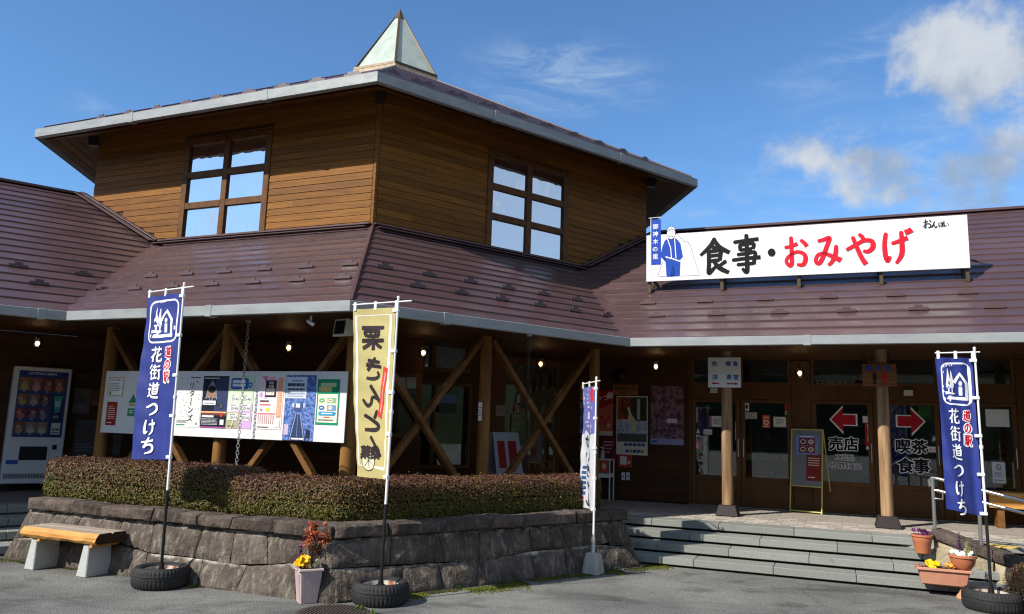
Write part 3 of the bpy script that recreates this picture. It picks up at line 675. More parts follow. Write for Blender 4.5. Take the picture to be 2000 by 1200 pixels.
# ---- gutters
def gutter(fr, x0, x1, zb, hgt, dep=.11, seams=(), m0=0.0, m1=0.0, mat=None):
    """box gutter; m0, m1 stretch the outer edge so that neighbours meet in a mitre"""
    g = MB(); prof = [(0, zb + .015), (-dep + .02, zb), (-dep, zb + .012), (-dep, zb + hgt), (-dep + .012, zb + hgt + .006), (-dep + .016, zb + hgt - .01), (-.012, zb + hgt - .02), (0, zb + hgt - .02)]
    vs = []
    for e, (xe, mm_) in enumerate(((x0, m0), (x1, m1))):
        for y, z in prof: vs.append((xe + mm_ * (-y / dep), y, z))
    n = len(prof); g.add(vs, [(i, (i + 1) % n, (i + 1) % n + n, i + n) for i in range(n)] + [tuple(range(n - 1, -1, -1)), tuple(range(n, 2 * n))])
    o = bpart('gutter', g, mat or M['gutter'], fr)
    for sx in seams:
        s_ = MB(); s_.box(sx - .05, sx + .05, -dep - .006, -.002, zb - .006, zb + hgt + .012); s_.build('joint_sleeve', M['gutter'], o, bevel=.006)
    return o
mt = .11 * k3
gutter(FAM, -SIDE, 0, ZE, .128, seams=(-2.0,), m0=mt, m1=mt)
gutter(FBM, 0, SIDE, ZE, .128, seams=(1.25,), m0=-mt, m1=-mt)
gutter(FAR, 0, 5.2, ZE, .128, seams=(2.52,), m0=mt, m1=-mt)
gutter(FBL, -4.6, 0, ZE, .128, seams=(-.35,), m0=0, m1=-mt)
gutter(FPV, 0, 3.2, ZE, .128, m0=mt)
gutter(FAE, -SE, 0, ZT0 - .2, .17, seams=(-2.05, -5.0), m0=-mt, m1=mt)
gutter(FBE, 0, SE, ZT0 - .2, .17, seams=(2.2, 5.2), m0=-mt, m1=mt)
fg = MB()
for k in range(1, 5):
    fg.face([hexpt(SE + .12, k, ZT0 - .2), hexpt(SE + .12, k + 1, ZT0 - .2), hexpt(SE + .12, k + 1, ZT0 - .02), hexpt(SE + .12, k, ZT0 - .02)]); fg.face([hexpt(SE + .12, k, ZT0 - .2), hexpt(SE - .05, k, ZT0 - .185), hexpt(SE - .05, k + 1, ZT0 - .185), hexpt(SE + .12, k + 1, ZT0 - .2)])
fg.build('gutter', M['darkmetal'], building)
# short drain pipes bending in from the side gutters
for c, d, mat in ((T_ + A * SW, A, M['pipe']), (T_ + B * SW, B, M['darkmetal'])):
    q = MB(); n0 = nA if d is A else nB
    p0 = c + d * .42 + n0 * .72; q.tube([p0 + Vector((0, 0, 6.72)), p0 + Vector((0, 0, 6.5)), p0 - d * .03 + Vector((0, 0, 6.44)), p0 - d * .12 + Vector((0, 0, 6.41)), p0 - d * .9 + Vector((0, 0, 6.36))], .055, 12); q.build('drain_pipe', mat, building, smooth=True)
# ---- porch: soffit, posts, braces
def deck_poly(name, pts, z, mat, parent=None): 
    m = MB(); m.face([(p.x, p.y, z) for p in pts]); return m.build(name, mat, parent or building)
pc_R = None
def line_x(n1, d1, n2, d2):
    det = n1.x * n2.y - n1.y * n2.x
    return Vector(((d1 * n2.y - n1.y * d2) / det, (n1.x * d2 - d1 * n2.x) / det, 0))
aW, bW = R_.dot(nA), L_.dot(nB); aM, bM = M_.dot(nA), M_.dot(nB)
DP = 2.72
PW = {}
cR = line_x(nA, aW + DP, nB, bM + DP); cL = line_x(nA, aM + DP, nB, bW + DP); cM = M_ + bis * DP / math.sin(rad(60))
inn = [L_ - B * 5, L_, M_, R_, R_ - A * 7.5, R_ - A * 7.5 + nA * DP, cR, cM, cL, cL - B * 6]
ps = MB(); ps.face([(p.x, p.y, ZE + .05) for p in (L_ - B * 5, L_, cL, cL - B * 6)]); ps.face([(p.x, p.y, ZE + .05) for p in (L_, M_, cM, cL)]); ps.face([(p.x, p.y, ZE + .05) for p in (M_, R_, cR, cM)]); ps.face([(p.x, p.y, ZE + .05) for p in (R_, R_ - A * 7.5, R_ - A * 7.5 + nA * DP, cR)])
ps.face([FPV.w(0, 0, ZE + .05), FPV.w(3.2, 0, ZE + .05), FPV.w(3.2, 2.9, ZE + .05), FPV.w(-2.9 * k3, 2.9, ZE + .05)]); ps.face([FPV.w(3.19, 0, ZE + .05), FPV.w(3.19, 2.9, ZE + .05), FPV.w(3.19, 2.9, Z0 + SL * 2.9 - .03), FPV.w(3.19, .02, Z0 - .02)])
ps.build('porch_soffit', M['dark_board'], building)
OV = .95
PA = M_ + bis * OV / math.sin(rad(60))        # front corner post
FAP, FBP = Frame(PA, 'A'), Frame(PA, 'B')
def post(c, r=.085, z1=ZE + .05, mat='post', base=False):
    c = Vector((c.x, c.y, 0)); q = MB(); n = 14; zs = [ZP + (.16 if base else 0), ZP + .6, ZP + 1.4, z1]
    q.tube([Vector((c.x, c.y, z)) for z in zs], [r * 1.03, r * 1.01, r, r * .97], n); o = q.build('post', M[mat], building, smooth=True)
    if base:
        b = MB(); w0, w1 = .17, .125; R = Matrix.Rotation(FAR.ang, 3, 'Z')
        b.hexa([c + R @ Vector((x * w0, y * w0, ZP + .004)) for x, y in ((-1, -1), (1, -1), (1, 1), (-1, 1))], [c + R @ Vector((x * w1, y * w1, ZP + .165)) for x, y in ((-1, -1), (1, -1), (1, 1), (-1, 1))]); b.build('post_base', M['darkmetal'], building, bevel=.01)
    return o
pL = [FAP.w(-2.06, 0, 0), FAP.w(-4.28, 0, 0)]; pR = [FBP.w(2.07, 0, 0), FBP.w(4.22, 0, 0)]
post(PA, .10)
for c in pL + pR: post(c, .088)
def brace(fr, x0, z0, x1, z1, y=0.0):
    q = MB(); q.bar((x0, y, z0), (x1, y, z1), .075, .115, up=(0, 1, 0)); bpart('brace', q, M['brace'], fr, bevel=.006)
for fr, xs in ((FAP, ((-2.0, -.06), (-4.22, -2.12))), (FBP, ((.06, 2.0), (2.13, 4.16)))):
    for a, b in xs: brace(fr, a, ZE, b, ZP + .02, -.045); brace(fr, a, ZP + .02, b, ZE, .045)
post1, post2 = ground_pt(1421, 1008, ZP), ground_pt(1735, 1032, ZP)
for c in (post1, post2): post(c + nA * .05, .083, mat='greypost', base=True)
post(post2 - A * 2.05 + nA * .12, .083, mat='greypost', base=True)
# ---- porch walls (deep shade)
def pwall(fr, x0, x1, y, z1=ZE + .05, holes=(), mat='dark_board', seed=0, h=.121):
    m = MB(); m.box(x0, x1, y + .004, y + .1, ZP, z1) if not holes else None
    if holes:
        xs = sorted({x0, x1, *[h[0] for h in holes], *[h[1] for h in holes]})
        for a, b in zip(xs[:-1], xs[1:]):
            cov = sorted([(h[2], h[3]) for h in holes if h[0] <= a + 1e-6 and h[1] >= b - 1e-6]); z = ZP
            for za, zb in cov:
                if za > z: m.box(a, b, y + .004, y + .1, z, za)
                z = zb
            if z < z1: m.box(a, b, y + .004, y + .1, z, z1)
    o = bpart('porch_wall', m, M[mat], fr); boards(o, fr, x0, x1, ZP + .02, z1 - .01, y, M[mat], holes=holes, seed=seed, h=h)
    return o
def glazed(fr, x0, z0, x1, z1, y, cols=1, name='porch_window', glass='glass', fw=.055, mat='door_wood', depth=.05):
    f = MB(); yy = y - .03
    f.box(x0, x0 + fw, yy, y + depth, z0, z1); f.box(x1 - fw, x1, yy, y + depth, z0, z1); f.box(x0 + fw, x1 - fw, yy, y + depth, z0, z0 + fw); f.box(x0 + fw, x1 - fw, yy, y + depth, z1 - fw, z1)
    w = (x1 - x0 - 2 * fw) / cols
    for i in range(1, cols): f.box(x0 + fw + w * i - fw / 2, x0 + fw + w * i + fw / 2, yy + .003, y + depth, z0 + fw, z1 - fw)
    o = bpart(name, f, M[mat], fr, bevel=.005)
    for i in range(cols):
        g = MB(); a = x0 + fw + w * i + (fw / 2 if i else 0); b = x0 + fw + w * (i + 1) - (fw / 2 if i < cols - 1 else 0)
        g.box(a, b, y + .012, y + .018, z0 + fw, z1 - fw); g.build('pane', M[glass], o)
    return o
FBW = FBM; yB = DP
wA = FBW.rect(775, 645, 848, 722, yB); wB = FBW.rect(845, 648, 918, 726, yB); wC = FBW.rect(768, 745, 918, 915, yB); dD = FBW.rect(950, 700, 1090, 960, yB)
xcR = (cR - M_).dot(B); xcM = (cM - M_).dot(B)
hol = [(wA[0], wB[2], wA[1], wA[3]), (wC[0], wC[2], wC[1], wC[3])]
pwall(FBM, xcM, xcR, yB, holes=hol, seed=11)
for wv in (wA, wB):
    o = glazed(FBM, wv[0] + .003, wA[1], wv[2] - .003, wA[3], yB)
    sl = MB(); z = wA[1] + .07
    while z < wA[3] - .06: sl.face([(wv[0] + .06, yB + .04, z), (wv[2] - .06, yB + .04, z), (wv[2] - .06, yB + .065, z + .028), (wv[0] + .06, yB + .065, z + .028)]); z += .032
    tag(sl.build('blind', M['whiteplastic'], o), kind=None)
glazed(FBM, wC[0], wC[1], wC[2], wC[3], yB, cols=2)
q = MB(); q.box(dD[0], dD[2], yB - .05, yB - .002, ZP + .01, dD[3]); pd = bpart('porch_door', q, M['door_wood'], FBM, bevel=.006)
q = MB(); q.box(dD[0] + .35, dD[2] - .1, yB - .058, yB - .052, ZP + .5, dD[3] - .12); q.build('pane', M['glass'], pd)
xlM = (cM - M_).dot(-A); xlL = (cL - M_).dot(-A)
wl_hole = [(-3.4, -2.0, 1.5, 2.45), (-1.7, -1.45 + .9, 1.5, 2.45)]
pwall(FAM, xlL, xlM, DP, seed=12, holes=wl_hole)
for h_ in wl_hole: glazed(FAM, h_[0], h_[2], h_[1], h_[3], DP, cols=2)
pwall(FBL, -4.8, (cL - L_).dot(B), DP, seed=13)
# ---- right wing front: boarded wall, glazed doors, transoms
xj = FAR.at(1345, 850, DP)[0]
pwall(FAR, xcR and (cR - R_).dot(-A), xj, DP, seed=14, h=.135)
def XA(px, py=860): return FAR.at(px, py, DP)[0]
def ZA(px, py): return FAR.at(px, py, DP)[1]
ztr0, ztr1 = ZA(1500, 753), ZA(1500, 688); zd1 = ZA(1500, 781)
XEND = 7.4
sf = MB()
cols = [XA(1348), XA(1452), XA(1552), XA(1590), XA(1710), XA(1722), XA(1842), XA(1856), XA(1975), XA(2000) + .9]
sf.box(xj, XEND, DP + .0, DP + .09, ztr1, ZE + .06); sf.box(xj, XEND, DP - .01, DP + .09, zd1 + .002, ztr0 - .002)
for a, b in ((xj, xj + .05), (XA(1548), XA(1586)), (XA(1707), XA(1724)), (XA(1838), XA(1856)), (XA(1990), XA(1990) + .16)): sf.box(a, b, DP - .025, DP + .095, ZP, ZE + .04)
front = bpart('wing_front', sf, M['door_wood'], FAR, bevel=.006)
bays = [(xj + .05, XA(1548), 2), (XA(1586), XA(1707), 1), (XA(1724), XA(1838), 1), (XA(1856), XA(1990), 1), (XA(1990) + .16, XEND, 1)]
lets = {}
for i, (a, b, n) in enumerate(bays):
    w = (b - a) / n
    for k in range(n):
        x0, x1 = a + w * k + .004, a + w * (k + 1) - .004
        glazed(FAR, x0, ztr0, x1, ztr1, DP, name='transom_window', fw=.05)
        zg = ZA(1500, 934) if i == 0 else ZA(1650, 942)
        f = MB(); sw_ = .075; y0_, y1_ = DP - .012, DP + .04
        f.box(x0, x0 + sw_, y0_, y1_, ZP + .012, zd1 - .004); f.box(x1 - sw_, x1, y0_, y1_, ZP + .012, zd1 - .004); f.box(x0 + sw_, x1 - sw_, y0_, y1_, zd1 - .06, zd1 - .004); f.box(x0 + sw_, x1 - sw_, y0_, y1_, zg - .07, zg); f.box(x0 + sw_, x1 - sw_, y0_, y1_, ZP + .012, ZP + .09)
        d = bpart('sliding_door', f, M['door_wood'], FAR, bevel=.004)
        p = MB(); p.box(x0 + sw_, x1 - sw_, DP + .006, DP + .022, ZP + .09, zg - .07); p.build('kick_panel', M['door_wood'], d)
        g = MB(); g.box(x0 + sw_, x1 - sw_, DP + .008, DP + .014, zg, zd1 - .06); g.build('pane', M['glass'], d)
        q = MB(); xx = x1 - .045 if k == 0 else x0 + .035; q.box(xx, xx + .012, y0_ - .012, y0_ - .001, 1.32, 1.62); q.build('handle', M['steel'], d)
        lets[(i, k)] = d
q = MB(); q.box(xj, XEND, DP - .05, DP + .1, ZP + .002, ZP + .010); bpart('door_sill', q, M['steel'], FAR)
def on_front(px, py, dy=0.0): return FAR.at(px, py, DP - dy)
P = Print()
zt = ZA(1622, 752)
P.text('TOILET', XA(1592, 747), ZA(1592, 752), .085, (120, 116, 105), 0, w=XA(1657, 747) - XA(1592, 747)); lt = P.build('lettering', building, fmap=lambda a, b, o: (a, DP - .036 - o, b), loc=FAR.o, rot=FAR.ang)
def arrow(P, x0, x1, zc, h, col, head, left):
    s = -1 if left else 1; tip = x0 if left else x1; tail = x1 if left else x0
    P.poly([(tip, zc), (tip - s * head, zc + h), (tip - s * head, zc + h * .42), (tail, zc + h * .42), (tail, zc - h * .42), (tip - s * head, zc - h * .42), (tip - s * head, zc - h)], col)
WH, RD, BK = (232, 232, 230), (176, 22, 34), (12, 12, 14)
def P9(x, y): return 1560 + x / 3.43, 650 + y / 3.43        # enlarged crop of the doors back to the photograph's own pixels
def dr(x, y, yy=DP): return FAR.at(*P9(x, y), yy)
for key, ar, left, words in (((1, 0), ((210, 388), 582), True, [('売店', 205, 405, 785, 92), ('工芸品', 245, 378, 852, 42), ('地域特産品', 203, 425, 906, 42)]),
                             ((2, 0), ((655, 845), 592), False, [('喫茶', 655, 868, 803, 92), ('食事', 665, 880, 935, 98)])):
    P = Print(); (xa, za), (xb, _) = dr(ar[0][0], ar[1]), dr(ar[0][1], ar[1])
    arrow(P, xa - .012, xb + .012, za, .235, WH, .21, left); arrow(P, xa + .014, xb - .014, za, .195, RD, .185, left)
    for t, x0, x1, yb, hh in words:
        (ax, az), (bx, _) = dr(x0, yb), dr(x1, yb); H = hh / 3.43 / FPX * 12.9; step = (bx - ax) / len(t)
        for j, ch in enumerate(t): P.text(ch, ax + step * j, az, H * .93, WH, .095 if hh > 60 else .085)
        for j, ch in enumerate(t): P.text(ch, ax + step * j, az, H * .93, BK, .035 if hh > 60 else .015)
    P.build('lettering', lets[key], fmap=lambda a, b, o: (a, DP - .002 - o, b))
# room behind the glass
rm = MB(); xr0, xr1, y0_, y1_ = xcR and (cR - R_).dot(-A) + .3, 8.2, DP + .12, DP + 5
rm.add([(xr0, y0_, ZP), (xr1, y0_, ZP), (xr1, y1_, ZP), (xr0, y1_, ZP)], [(0, 1, 2, 3)], 1); rm.add([(xr0, y1_, ZP), (xr1, y1_, ZP), (xr1, y1_, 3.15), (xr0, y1_, 3.15)], [(0, 1, 2, 3)])
rm.add([(xr0, y0_, 3.15), (xr1, y0_, 3.15), (xr1, y1_, 3.15), (xr0, y1_, 3.15)], [(3, 2, 1, 0)]); rm.add([(xr0, y0_, ZP), (xr0, y1_, ZP), (xr0, y1_, 3.15), (xr0, y0_, 3.15)], [(0, 1, 2, 3)]); rm.add([(xr1, y0_, ZP), (xr1, y1_, ZP), (xr1, y1_, 3.15), (xr1, y0_, 3.15)], [(3, 2, 1, 0)])
bpart('shop_interior', rm, [pbr('shop_wall', (.24, .245, .235), .9), pbr('shop_floor', (.16, .13, .10), .6)], FAR)
q = MB(); a_, b_ = FAR.at(1597, 693, DP + 1.0), FAR.at(1680, 745, DP + 1.0); q.box(a_[0], b_[0], DP + 1.0, DP + 1.05, 1.9, 2.82); bpart('wood_screen', q, M['dark_board'], FAR)
for (pa, pb, pc) in ((1347, 1375, 698), (1805, 1828, 698)):
    t = thing('ceiling_light', 'lit white ceiling tube seen through the transom ' + ('behind the white arrow sign' if pa < 1500 else 'right of the wooden washroom sign'), 'light', FAR.w(0, 0, 0), FAR.ang)
    yy = DP + 2.0; a_, b_ = FAR.at(pa, pc, yy), FAR.at(pb, pc, yy)
    q = MB(); q.tube([(a_[0], yy, a_[1]), (b_[0], yy, a_[1])], .02, 8); q.build('lit_tube', M['tubelight'], t)
    q = MB(); q.box(a_[0] - .05, b_[0] + .05, yy - .04, yy + .04, a_[1] + .024, a_[1] + .06); q.build('fitting', M['white'], t)
# goods shelves inside
rn = random.Random(5)
gcols = [(150, 40, 50), (60, 70, 120), (190, 180, 150), (70, 100, 60), (120, 80, 50), (200, 190, 190), (150, 90, 110), (90, 60, 50)]
shelf_labels = ['low shelf of boxed goods inside, behind the left pair of doors', 'shelf of packets inside, behind the door with the left arrow', 'shelf of packets inside, behind the door with the right arrow', 'shelf of goods inside, at the far right behind the no smoking notice']
for i, (xa, xb, yy) in enumerate(((1.2, 2.55, DP + 1.3), (3.2, 4.2, DP + 1.5), (4.45, 5.5, DP + 1.1), (5.9, 7.2, DP + 1.6))):
    t = thing('goods_shelf', shelf_labels[i], 'shelf', FAR.w(xa, yy, ZP), FAR.ang, 'goods shelves inside the shop')
    L_s = xb - xa
    q = MB()
    for z in (.02, .38, .74, 1.08): q.box(0, L_s, 0, .36, z, z + .025)
    q.box(0, .03, 0, .36, 0, 1.12); q.box(L_s - .03, L_s, 0, .36, 0, 1.12); q.box(.03, L_s - .03, .34, .36, 0, 1.12); q.build('rack', M['door_wood'], t)
    for z in (.405, .765, 1.105):
        x = .06
        while x < L_s - .2:
            w_, h_ = rn.uniform(.09, .2), rn.uniform(.1, .22); q = MB(); q.box(x, x + w_, .04, .2, z + .001, z + h_); q.build('carton', ink(*rn.choice(gcols)), t); x += w_ + rn.uniform(.01, .06)
# ================================================================== GROUND, PORCH FLOOR, STEPS
g = MB(); g.face([(-300, -300, 0), (300, -300, 0), (300, 300, 0), (-300, 300, 0)])
asph = pbr('asphalt', (.24, .236, .213), .9, col2=(.155, .153, .140), scale=.7, detail=9, lo=.38, hi=.6, bump=1.1, bscale=80, spots=(.40, .39, .36), sscale=62, sthr=.585, swid=.07)
def _asph(m):
    nt = m.node_tree; N, L = nt.nodes, nt.links; Pn = N['Principled BSDF']; src = Pn.inputs['Base Color'].links[0].from_socket
    t = N.new('ShaderNodeTexCoord'); mp = N.new('ShaderNodeMapping'); mp.inputs['Rotation'].default_value = (0, 0, rad(-20)); mp.inputs['Scale'].default_value = (.55, .95, 1); L.new(t.outputs['Object'], mp.inputs[0])
    n = N.new('ShaderNodeTexNoise'); n.inputs['Scale'].default_value = 1.3; n.inputs['Detail'].default_value = 8; n.inputs['Roughness'].default_value = .68; n.inputs['Distortion'].default_value = .6; L.new(mp.outputs[0], n.inputs[0])
    r = N.new('ShaderNodeMapRange'); r.inputs[1].default_value = .50; r.inputs[2].default_value = .60; r.inputs[4].default_value = .75; L.new(n.outputs[0], r.inputs[0])
    mx = N.new('ShaderNodeMixRGB'); mx.blend_type = 'MULTIPLY'; L.new(r.outputs[0], mx.inputs[0]); L.new(src, mx.inputs[1]); mx.inputs[2].default_value = (.50, .50, .51, 1)
    vo = N.new('ShaderNodeTexVoronoi'); vo.feature = 'DISTANCE_TO_EDGE'; vo.inputs['Scale'].default_value = .32
    n3 = N.new('ShaderNodeTexNoise'); n3.inputs['Scale'].default_value = 1.2; n3.inputs['Detail'].default_value = 6; L.new(t.outputs['Object'], n3.inputs[0])
    ad = N.new('ShaderNodeMixRGB'); ad.inputs[0].default_value = .35; L.new(t.outputs['Object'], ad.inputs[1]); L.new(n3.outputs['Color'], ad.inputs[2]); L.new(ad.outputs[0], vo.inputs['Vector'])
    cr = N.new('ShaderNodeMapRange'); cr.inputs[1].default_value = .002; cr.inputs[2].default_value = .007; cr.inputs[3].default_value = .22; cr.inputs[4].default_value = 0; L.new(vo.outputs[0], cr.inputs[0])
    mx2 = N.new('ShaderNodeMixRGB'); mx2.blend_type = 'MULTIPLY'; L.new(cr.outputs[0], mx2.inputs[0]); L.new(mx.outputs[0], mx2.inputs[1]); mx2.inputs[2].default_value = (.38, .37, .36, 1)
    L.new(mx2.outputs[0], Pn.inputs['Base Color'])
_asph(asph)
tag(g.build('asphalt_ground', asph), kind='structure')
NS = [10.27, 10.60, 10.93, 11.28]            # step nosings, distance along the wing's normal
RISE = ZP / 4
NL = [11.20, 11.57, 11.94, 12.32]
yst = [n - aW for n in NS]
def floor_poly(name, pts, z0, z1, mat, kind='structure'):
    m = MB(); m.hexa([(p.x, p.y, z0) for p in pts], [(p.x, p.y, z1) for p in pts]); return tag(m.build(name, mat), kind=kind)
fl_c = line_x(nA, 7.75, nB, 8.55)
fl = floor_poly('porch_floor', [line_x(nA, 7.75, nB, NL[3] + .3), fl_c, line_x(nA, NS[3] + .36, nB, 8.55), R_ - A * 8 + nA * (NS[3] + .36 - aW), R_ - A * 8 + nA * 9, L_ - B * 8 + nB * 9, L_ - B * 8 + nB * (NL[3] + .3 - bW)], -.02, ZP - .006, M['mortar'])
# pavers, running bond in front of the doors: the nearest ones are pieces of their own
pv = MB(); pv.box(-.0965, .0965, -.0465, .0465, -.03, 0); pav0 = None; far = MB(); cand = []
yy = NS[3] + .36 - aW + .05; row = 0
while yy < DP - .06:
    x = -1.3 + (.1 if row % 2 else 0)
    while x < 6.6:
        if x > -1.3: cand.append((x, yy))
        x += .2
    yy += .1; row += 1
cand.sort(key=lambda c: (FAR.w(c[0], c[1], ZP) - EYE).length)
rn = random.Random(2)
pme = None
for i, (x, y) in enumerate(cand):
    z = ZP + rn.uniform(-.0015, .0015)
    if i < 300:
        if pme is None: o = pv.build('paver', M['pavers'], fl, bevel=.004); pme = o.data
        else: o = link('paver', pme, fl)
        o.location = FAR.w(x, y, z); o.rotation_euler = (0, 0, FAR.ang)
    else: far.add([FAR.w(x + a, y + b, z + c) for c in (-.03, 0) for a, b in ((-.0965, -.0465), (.0965, -.0465), (.0965, .0465), (-.0965, .0465))], [(4, 5, 6, 7), (0, 1, 5, 4), (1, 2, 6, 5), (2, 3, 7, 6), (3, 0, 4, 7)])
tag(far.build('paving', M['pavers'], fl), kind='stuff')
# right steps
stair = thing('stone_steps', 'grey granite steps up to the glazed doors on the right', 'steps')
x_left = (line_x(nA, 10.3, nB, 6.8) - R_).dot(-A)
for k in range(4):
    y0 = yst[k]; y1 = (yst[k + 1] + .03) if k < 3 else y0 + .36
    z1 = RISE * (k + 1); x = x_left - 1.9 + (.27, .62, .12, .4)[k]; end = 5.0 + .10 * (3 - k)
    while x < end:
        w_ = (.95, .97, .93, .96)[k] * random.uniform(.97, 1.03); xb = min(x + w_, end)
        q = MB(); q.box(x + .0025, xb - .0025, y0, y1, z1 - .090, z1); q.build('step_stone', M['granite'], stair, FAR.o, FAR.ang, bevel=.006); x = xb
    q = MB(); q.box(x_left - 1.2, end, y0 + .075, y1 + .3, -.05, z1 - .092); q.build('riser', M['soil'], stair, FAR.o, FAR.ang)
# left steps
stl = thing('stone_steps', 'shaded stone steps at the left edge before the vending machine', 'steps')
xe = (line_x(nA, 6.6, nB, 11.2) - L_).dot(B)
for k in range(4):
    y0 = NL[k] - bW; y1 = NL[k + 1] - bW + .03 if k < 3 else y0 + .32
    z1 = RISE * (k + 1); x = xe + .9; end = xe - 4.4
    while x > end:
        w_ = random.uniform(.85, 1.0); q = MB(); q.box(x - w_ + .0025, x - .0025, y0, y1, z1 - .095, z1); q.build('step_stone', M['granite'], stl, FBL.o, FBL.ang, bevel=.006); x -= w_
    q = MB(); q.box(xe - 4.4, xe + .9, y0 + .035, y1 + .3, -.05, z1 - .097); q.build('riser', M['mortar'], stl, FBL.o, FBL.ang)
# ================================================================== PLANTER WALL OF ROUGH STONE
C_ = ground_pt(640, 1181, 0)
FCA, FCB = Frame(C_, 'A'), Frame(C_, 'B')
HB = .565; HC = .705
bat = lambda z: .15 * z / HB
xLb = FCA.at(10, 1085, 0)[0] - .06; xRb = FCB.at(1252, 1107, 0)[0]
planter = thing('planter_wall', 'battered rough stone retaining wall below the clipped hedge', 'retaining wall')
def nzv(p, s): return noise.noise(Vector(p) * s)
def stone(parent, fr, xf, u0a, u1a, u0b, u1b, za0, za1, zb0, zb1, inset, mat, depth=.16, amp=.016, cap=False, seed=0.0, name='stone', batf=None):
    """one stone: a rough bulging face between two courses; u along the wall (0 to 1), a = lower edge, b = upper edge"""
    nx = max(6, int(abs(xf(u1a, .3) - xf(u0a, .3)) / .045)); nz_ = 6; mb = MB(); vs = []
    gp = .004
    for j in range(nz_ + 1):
        t = j / nz_
        for i in range(nx + 1):
            s = i / nx; u0 = u0a + (u0b - u0a) * t; u1 = u1a + (u1b - u1a) * t; u = u0 + (u1 - u0) * s
            zl = za0 + (za1 - za0) * s; zh = zb0 + (zb1 - zb0) * s; z = zl + (zh - zl) * t
            e = min(i, nx - i, j, nz_ - j); x = xf(u, z)
            if i == 0: x += gp
            if i == nx: x -= gp
            if j == 0: z += gp
            if j == nz_: z -= gp
            d = (batf or bat)(z) if not cap else inset
            rec = .015 if e == 0 else (.002 if e == 1 else 0)
            y = d + rec - amp * (.8 + nzv((x + seed, z * 1.6, seed), 5.5) + .7 * nzv((x, z + seed, 4), 13) + .45 * nzv((x, z * .5 + seed, 9), 30)) * (0 if e == 0 else 1)
            if e == 0: z += .010 * nzv((x * 3 + seed, z, 2), 4) ; x += .008 * nzv((x, z * 3, seed + 5), 6)
            vs.append((x, y, z))
    W_ = nx + 1; fs = [(j * W_ + i, j * W_ + i + 1, (j + 1) * W_ + i + 1, (j + 1) * W_ + i) for j in range(nz_) for i in range(nx)]
    mb.add(vs, fs)
    rim = [i for i in range(W_)] + [j * W_ + nx for j in range(1, nz_ + 1)] + [nz_ * W_ + i for i in range(nx - 1, -1, -1)] + [j * W_ for j in range(nz_ - 1, 0, -1)]
    back = [(vs[r][0], vs[r][1] + depth, vs[r][2]) for r in rim]; n0 = len(mb.v); mb.v += back; n = len(rim)
    for i in range(n): mb.f.append((rim[i], n0 + i, n0 + (i + 1) % n, rim[(i + 1) % n])); mb.m.append(0)
    return mb.build(name, mat, parent, fr.o, fr.ang, smooth=True)
for fr, base0, base1, sg in ((FCA, xLb, 0.0, -1), (FCB, 0.0, xRb, 1)):
    if sg < 0: xf = lambda u, z: (base0 + .16 * min(z, HB) / HB) * (1 - u) + (-bat(min(z, HB)) * k3) * u
    else: xf = lambda u, z: (bat(min(z, HB)) * k3) * (1 - u) + (base1 - .14 * min(z, HB) / HB) * u
    LW = base1 - base0; rn = random.Random(21 + sg)
    def cuts(wmin, wmax):
        c = [0.0]
        while c[-1] < 1:
            c.append(c[-1] + rn.uniform(wmin, wmax) / LW)
        c[-1] = 1.0
        if c[-1] - c[-2] < .4 * wmin / LW: c.pop(-2)
        return c
    zj = lambda u: .272 + .035 * math.sin(u * 9 + sg) + .02 * math.sin(u * 23)
    for (za, zb, wmin, wmax, cap) in ((lambda u: -.03, zj, .45, .8, 0), (zj, lambda u: HB - .004, .42, .78, 0), (lambda u: HB, lambda u: HC + .012 * math.sin(u * 17) + .008 * math.sin(u * 41), .45, .85, 1)):
        c = cuts(wmin, wmax); jit = [0] + [rn.uniform(-.04, .04) / LW for _ in c[1:-1]] + [0]
        for i in range(len(c) - 1):
            u0, u1 = c[i], c[i + 1]; ins = .10 + rn.uniform(-.012, .012)
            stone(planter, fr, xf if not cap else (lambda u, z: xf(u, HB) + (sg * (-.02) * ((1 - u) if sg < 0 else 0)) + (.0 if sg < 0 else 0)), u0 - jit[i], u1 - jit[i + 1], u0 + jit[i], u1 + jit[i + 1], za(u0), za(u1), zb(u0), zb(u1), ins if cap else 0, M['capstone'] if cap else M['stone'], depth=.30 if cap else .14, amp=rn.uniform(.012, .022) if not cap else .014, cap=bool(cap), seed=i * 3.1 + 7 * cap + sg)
# earth filling between the wall and the porch
pts = [C_ + bis * .3, FCA.w(xLb + .35, .25, 0), line_x(nA, 8.3, nB, (FCA.w(xLb + .35, .25, 0)).dot(nB)), line_x(nA, 8.3, nB, 8.55 + .2), line_x(nA, NS[3], nB, 8.75), FCB.w(xRb - .32, .25, 0)]
m_ = MB(); m_.hexa([(p.x, p.y, -.02) for p in pts][::-1], [(p.x, p.y, .60) for p in pts][::-1]); tag(m_.build('planting_bed', M['soil']), kind='structure')
# end faces of the wall
for fr, x, yb in ((FCA, xLb, 1), (FCB, xRb, 1)):
    pass
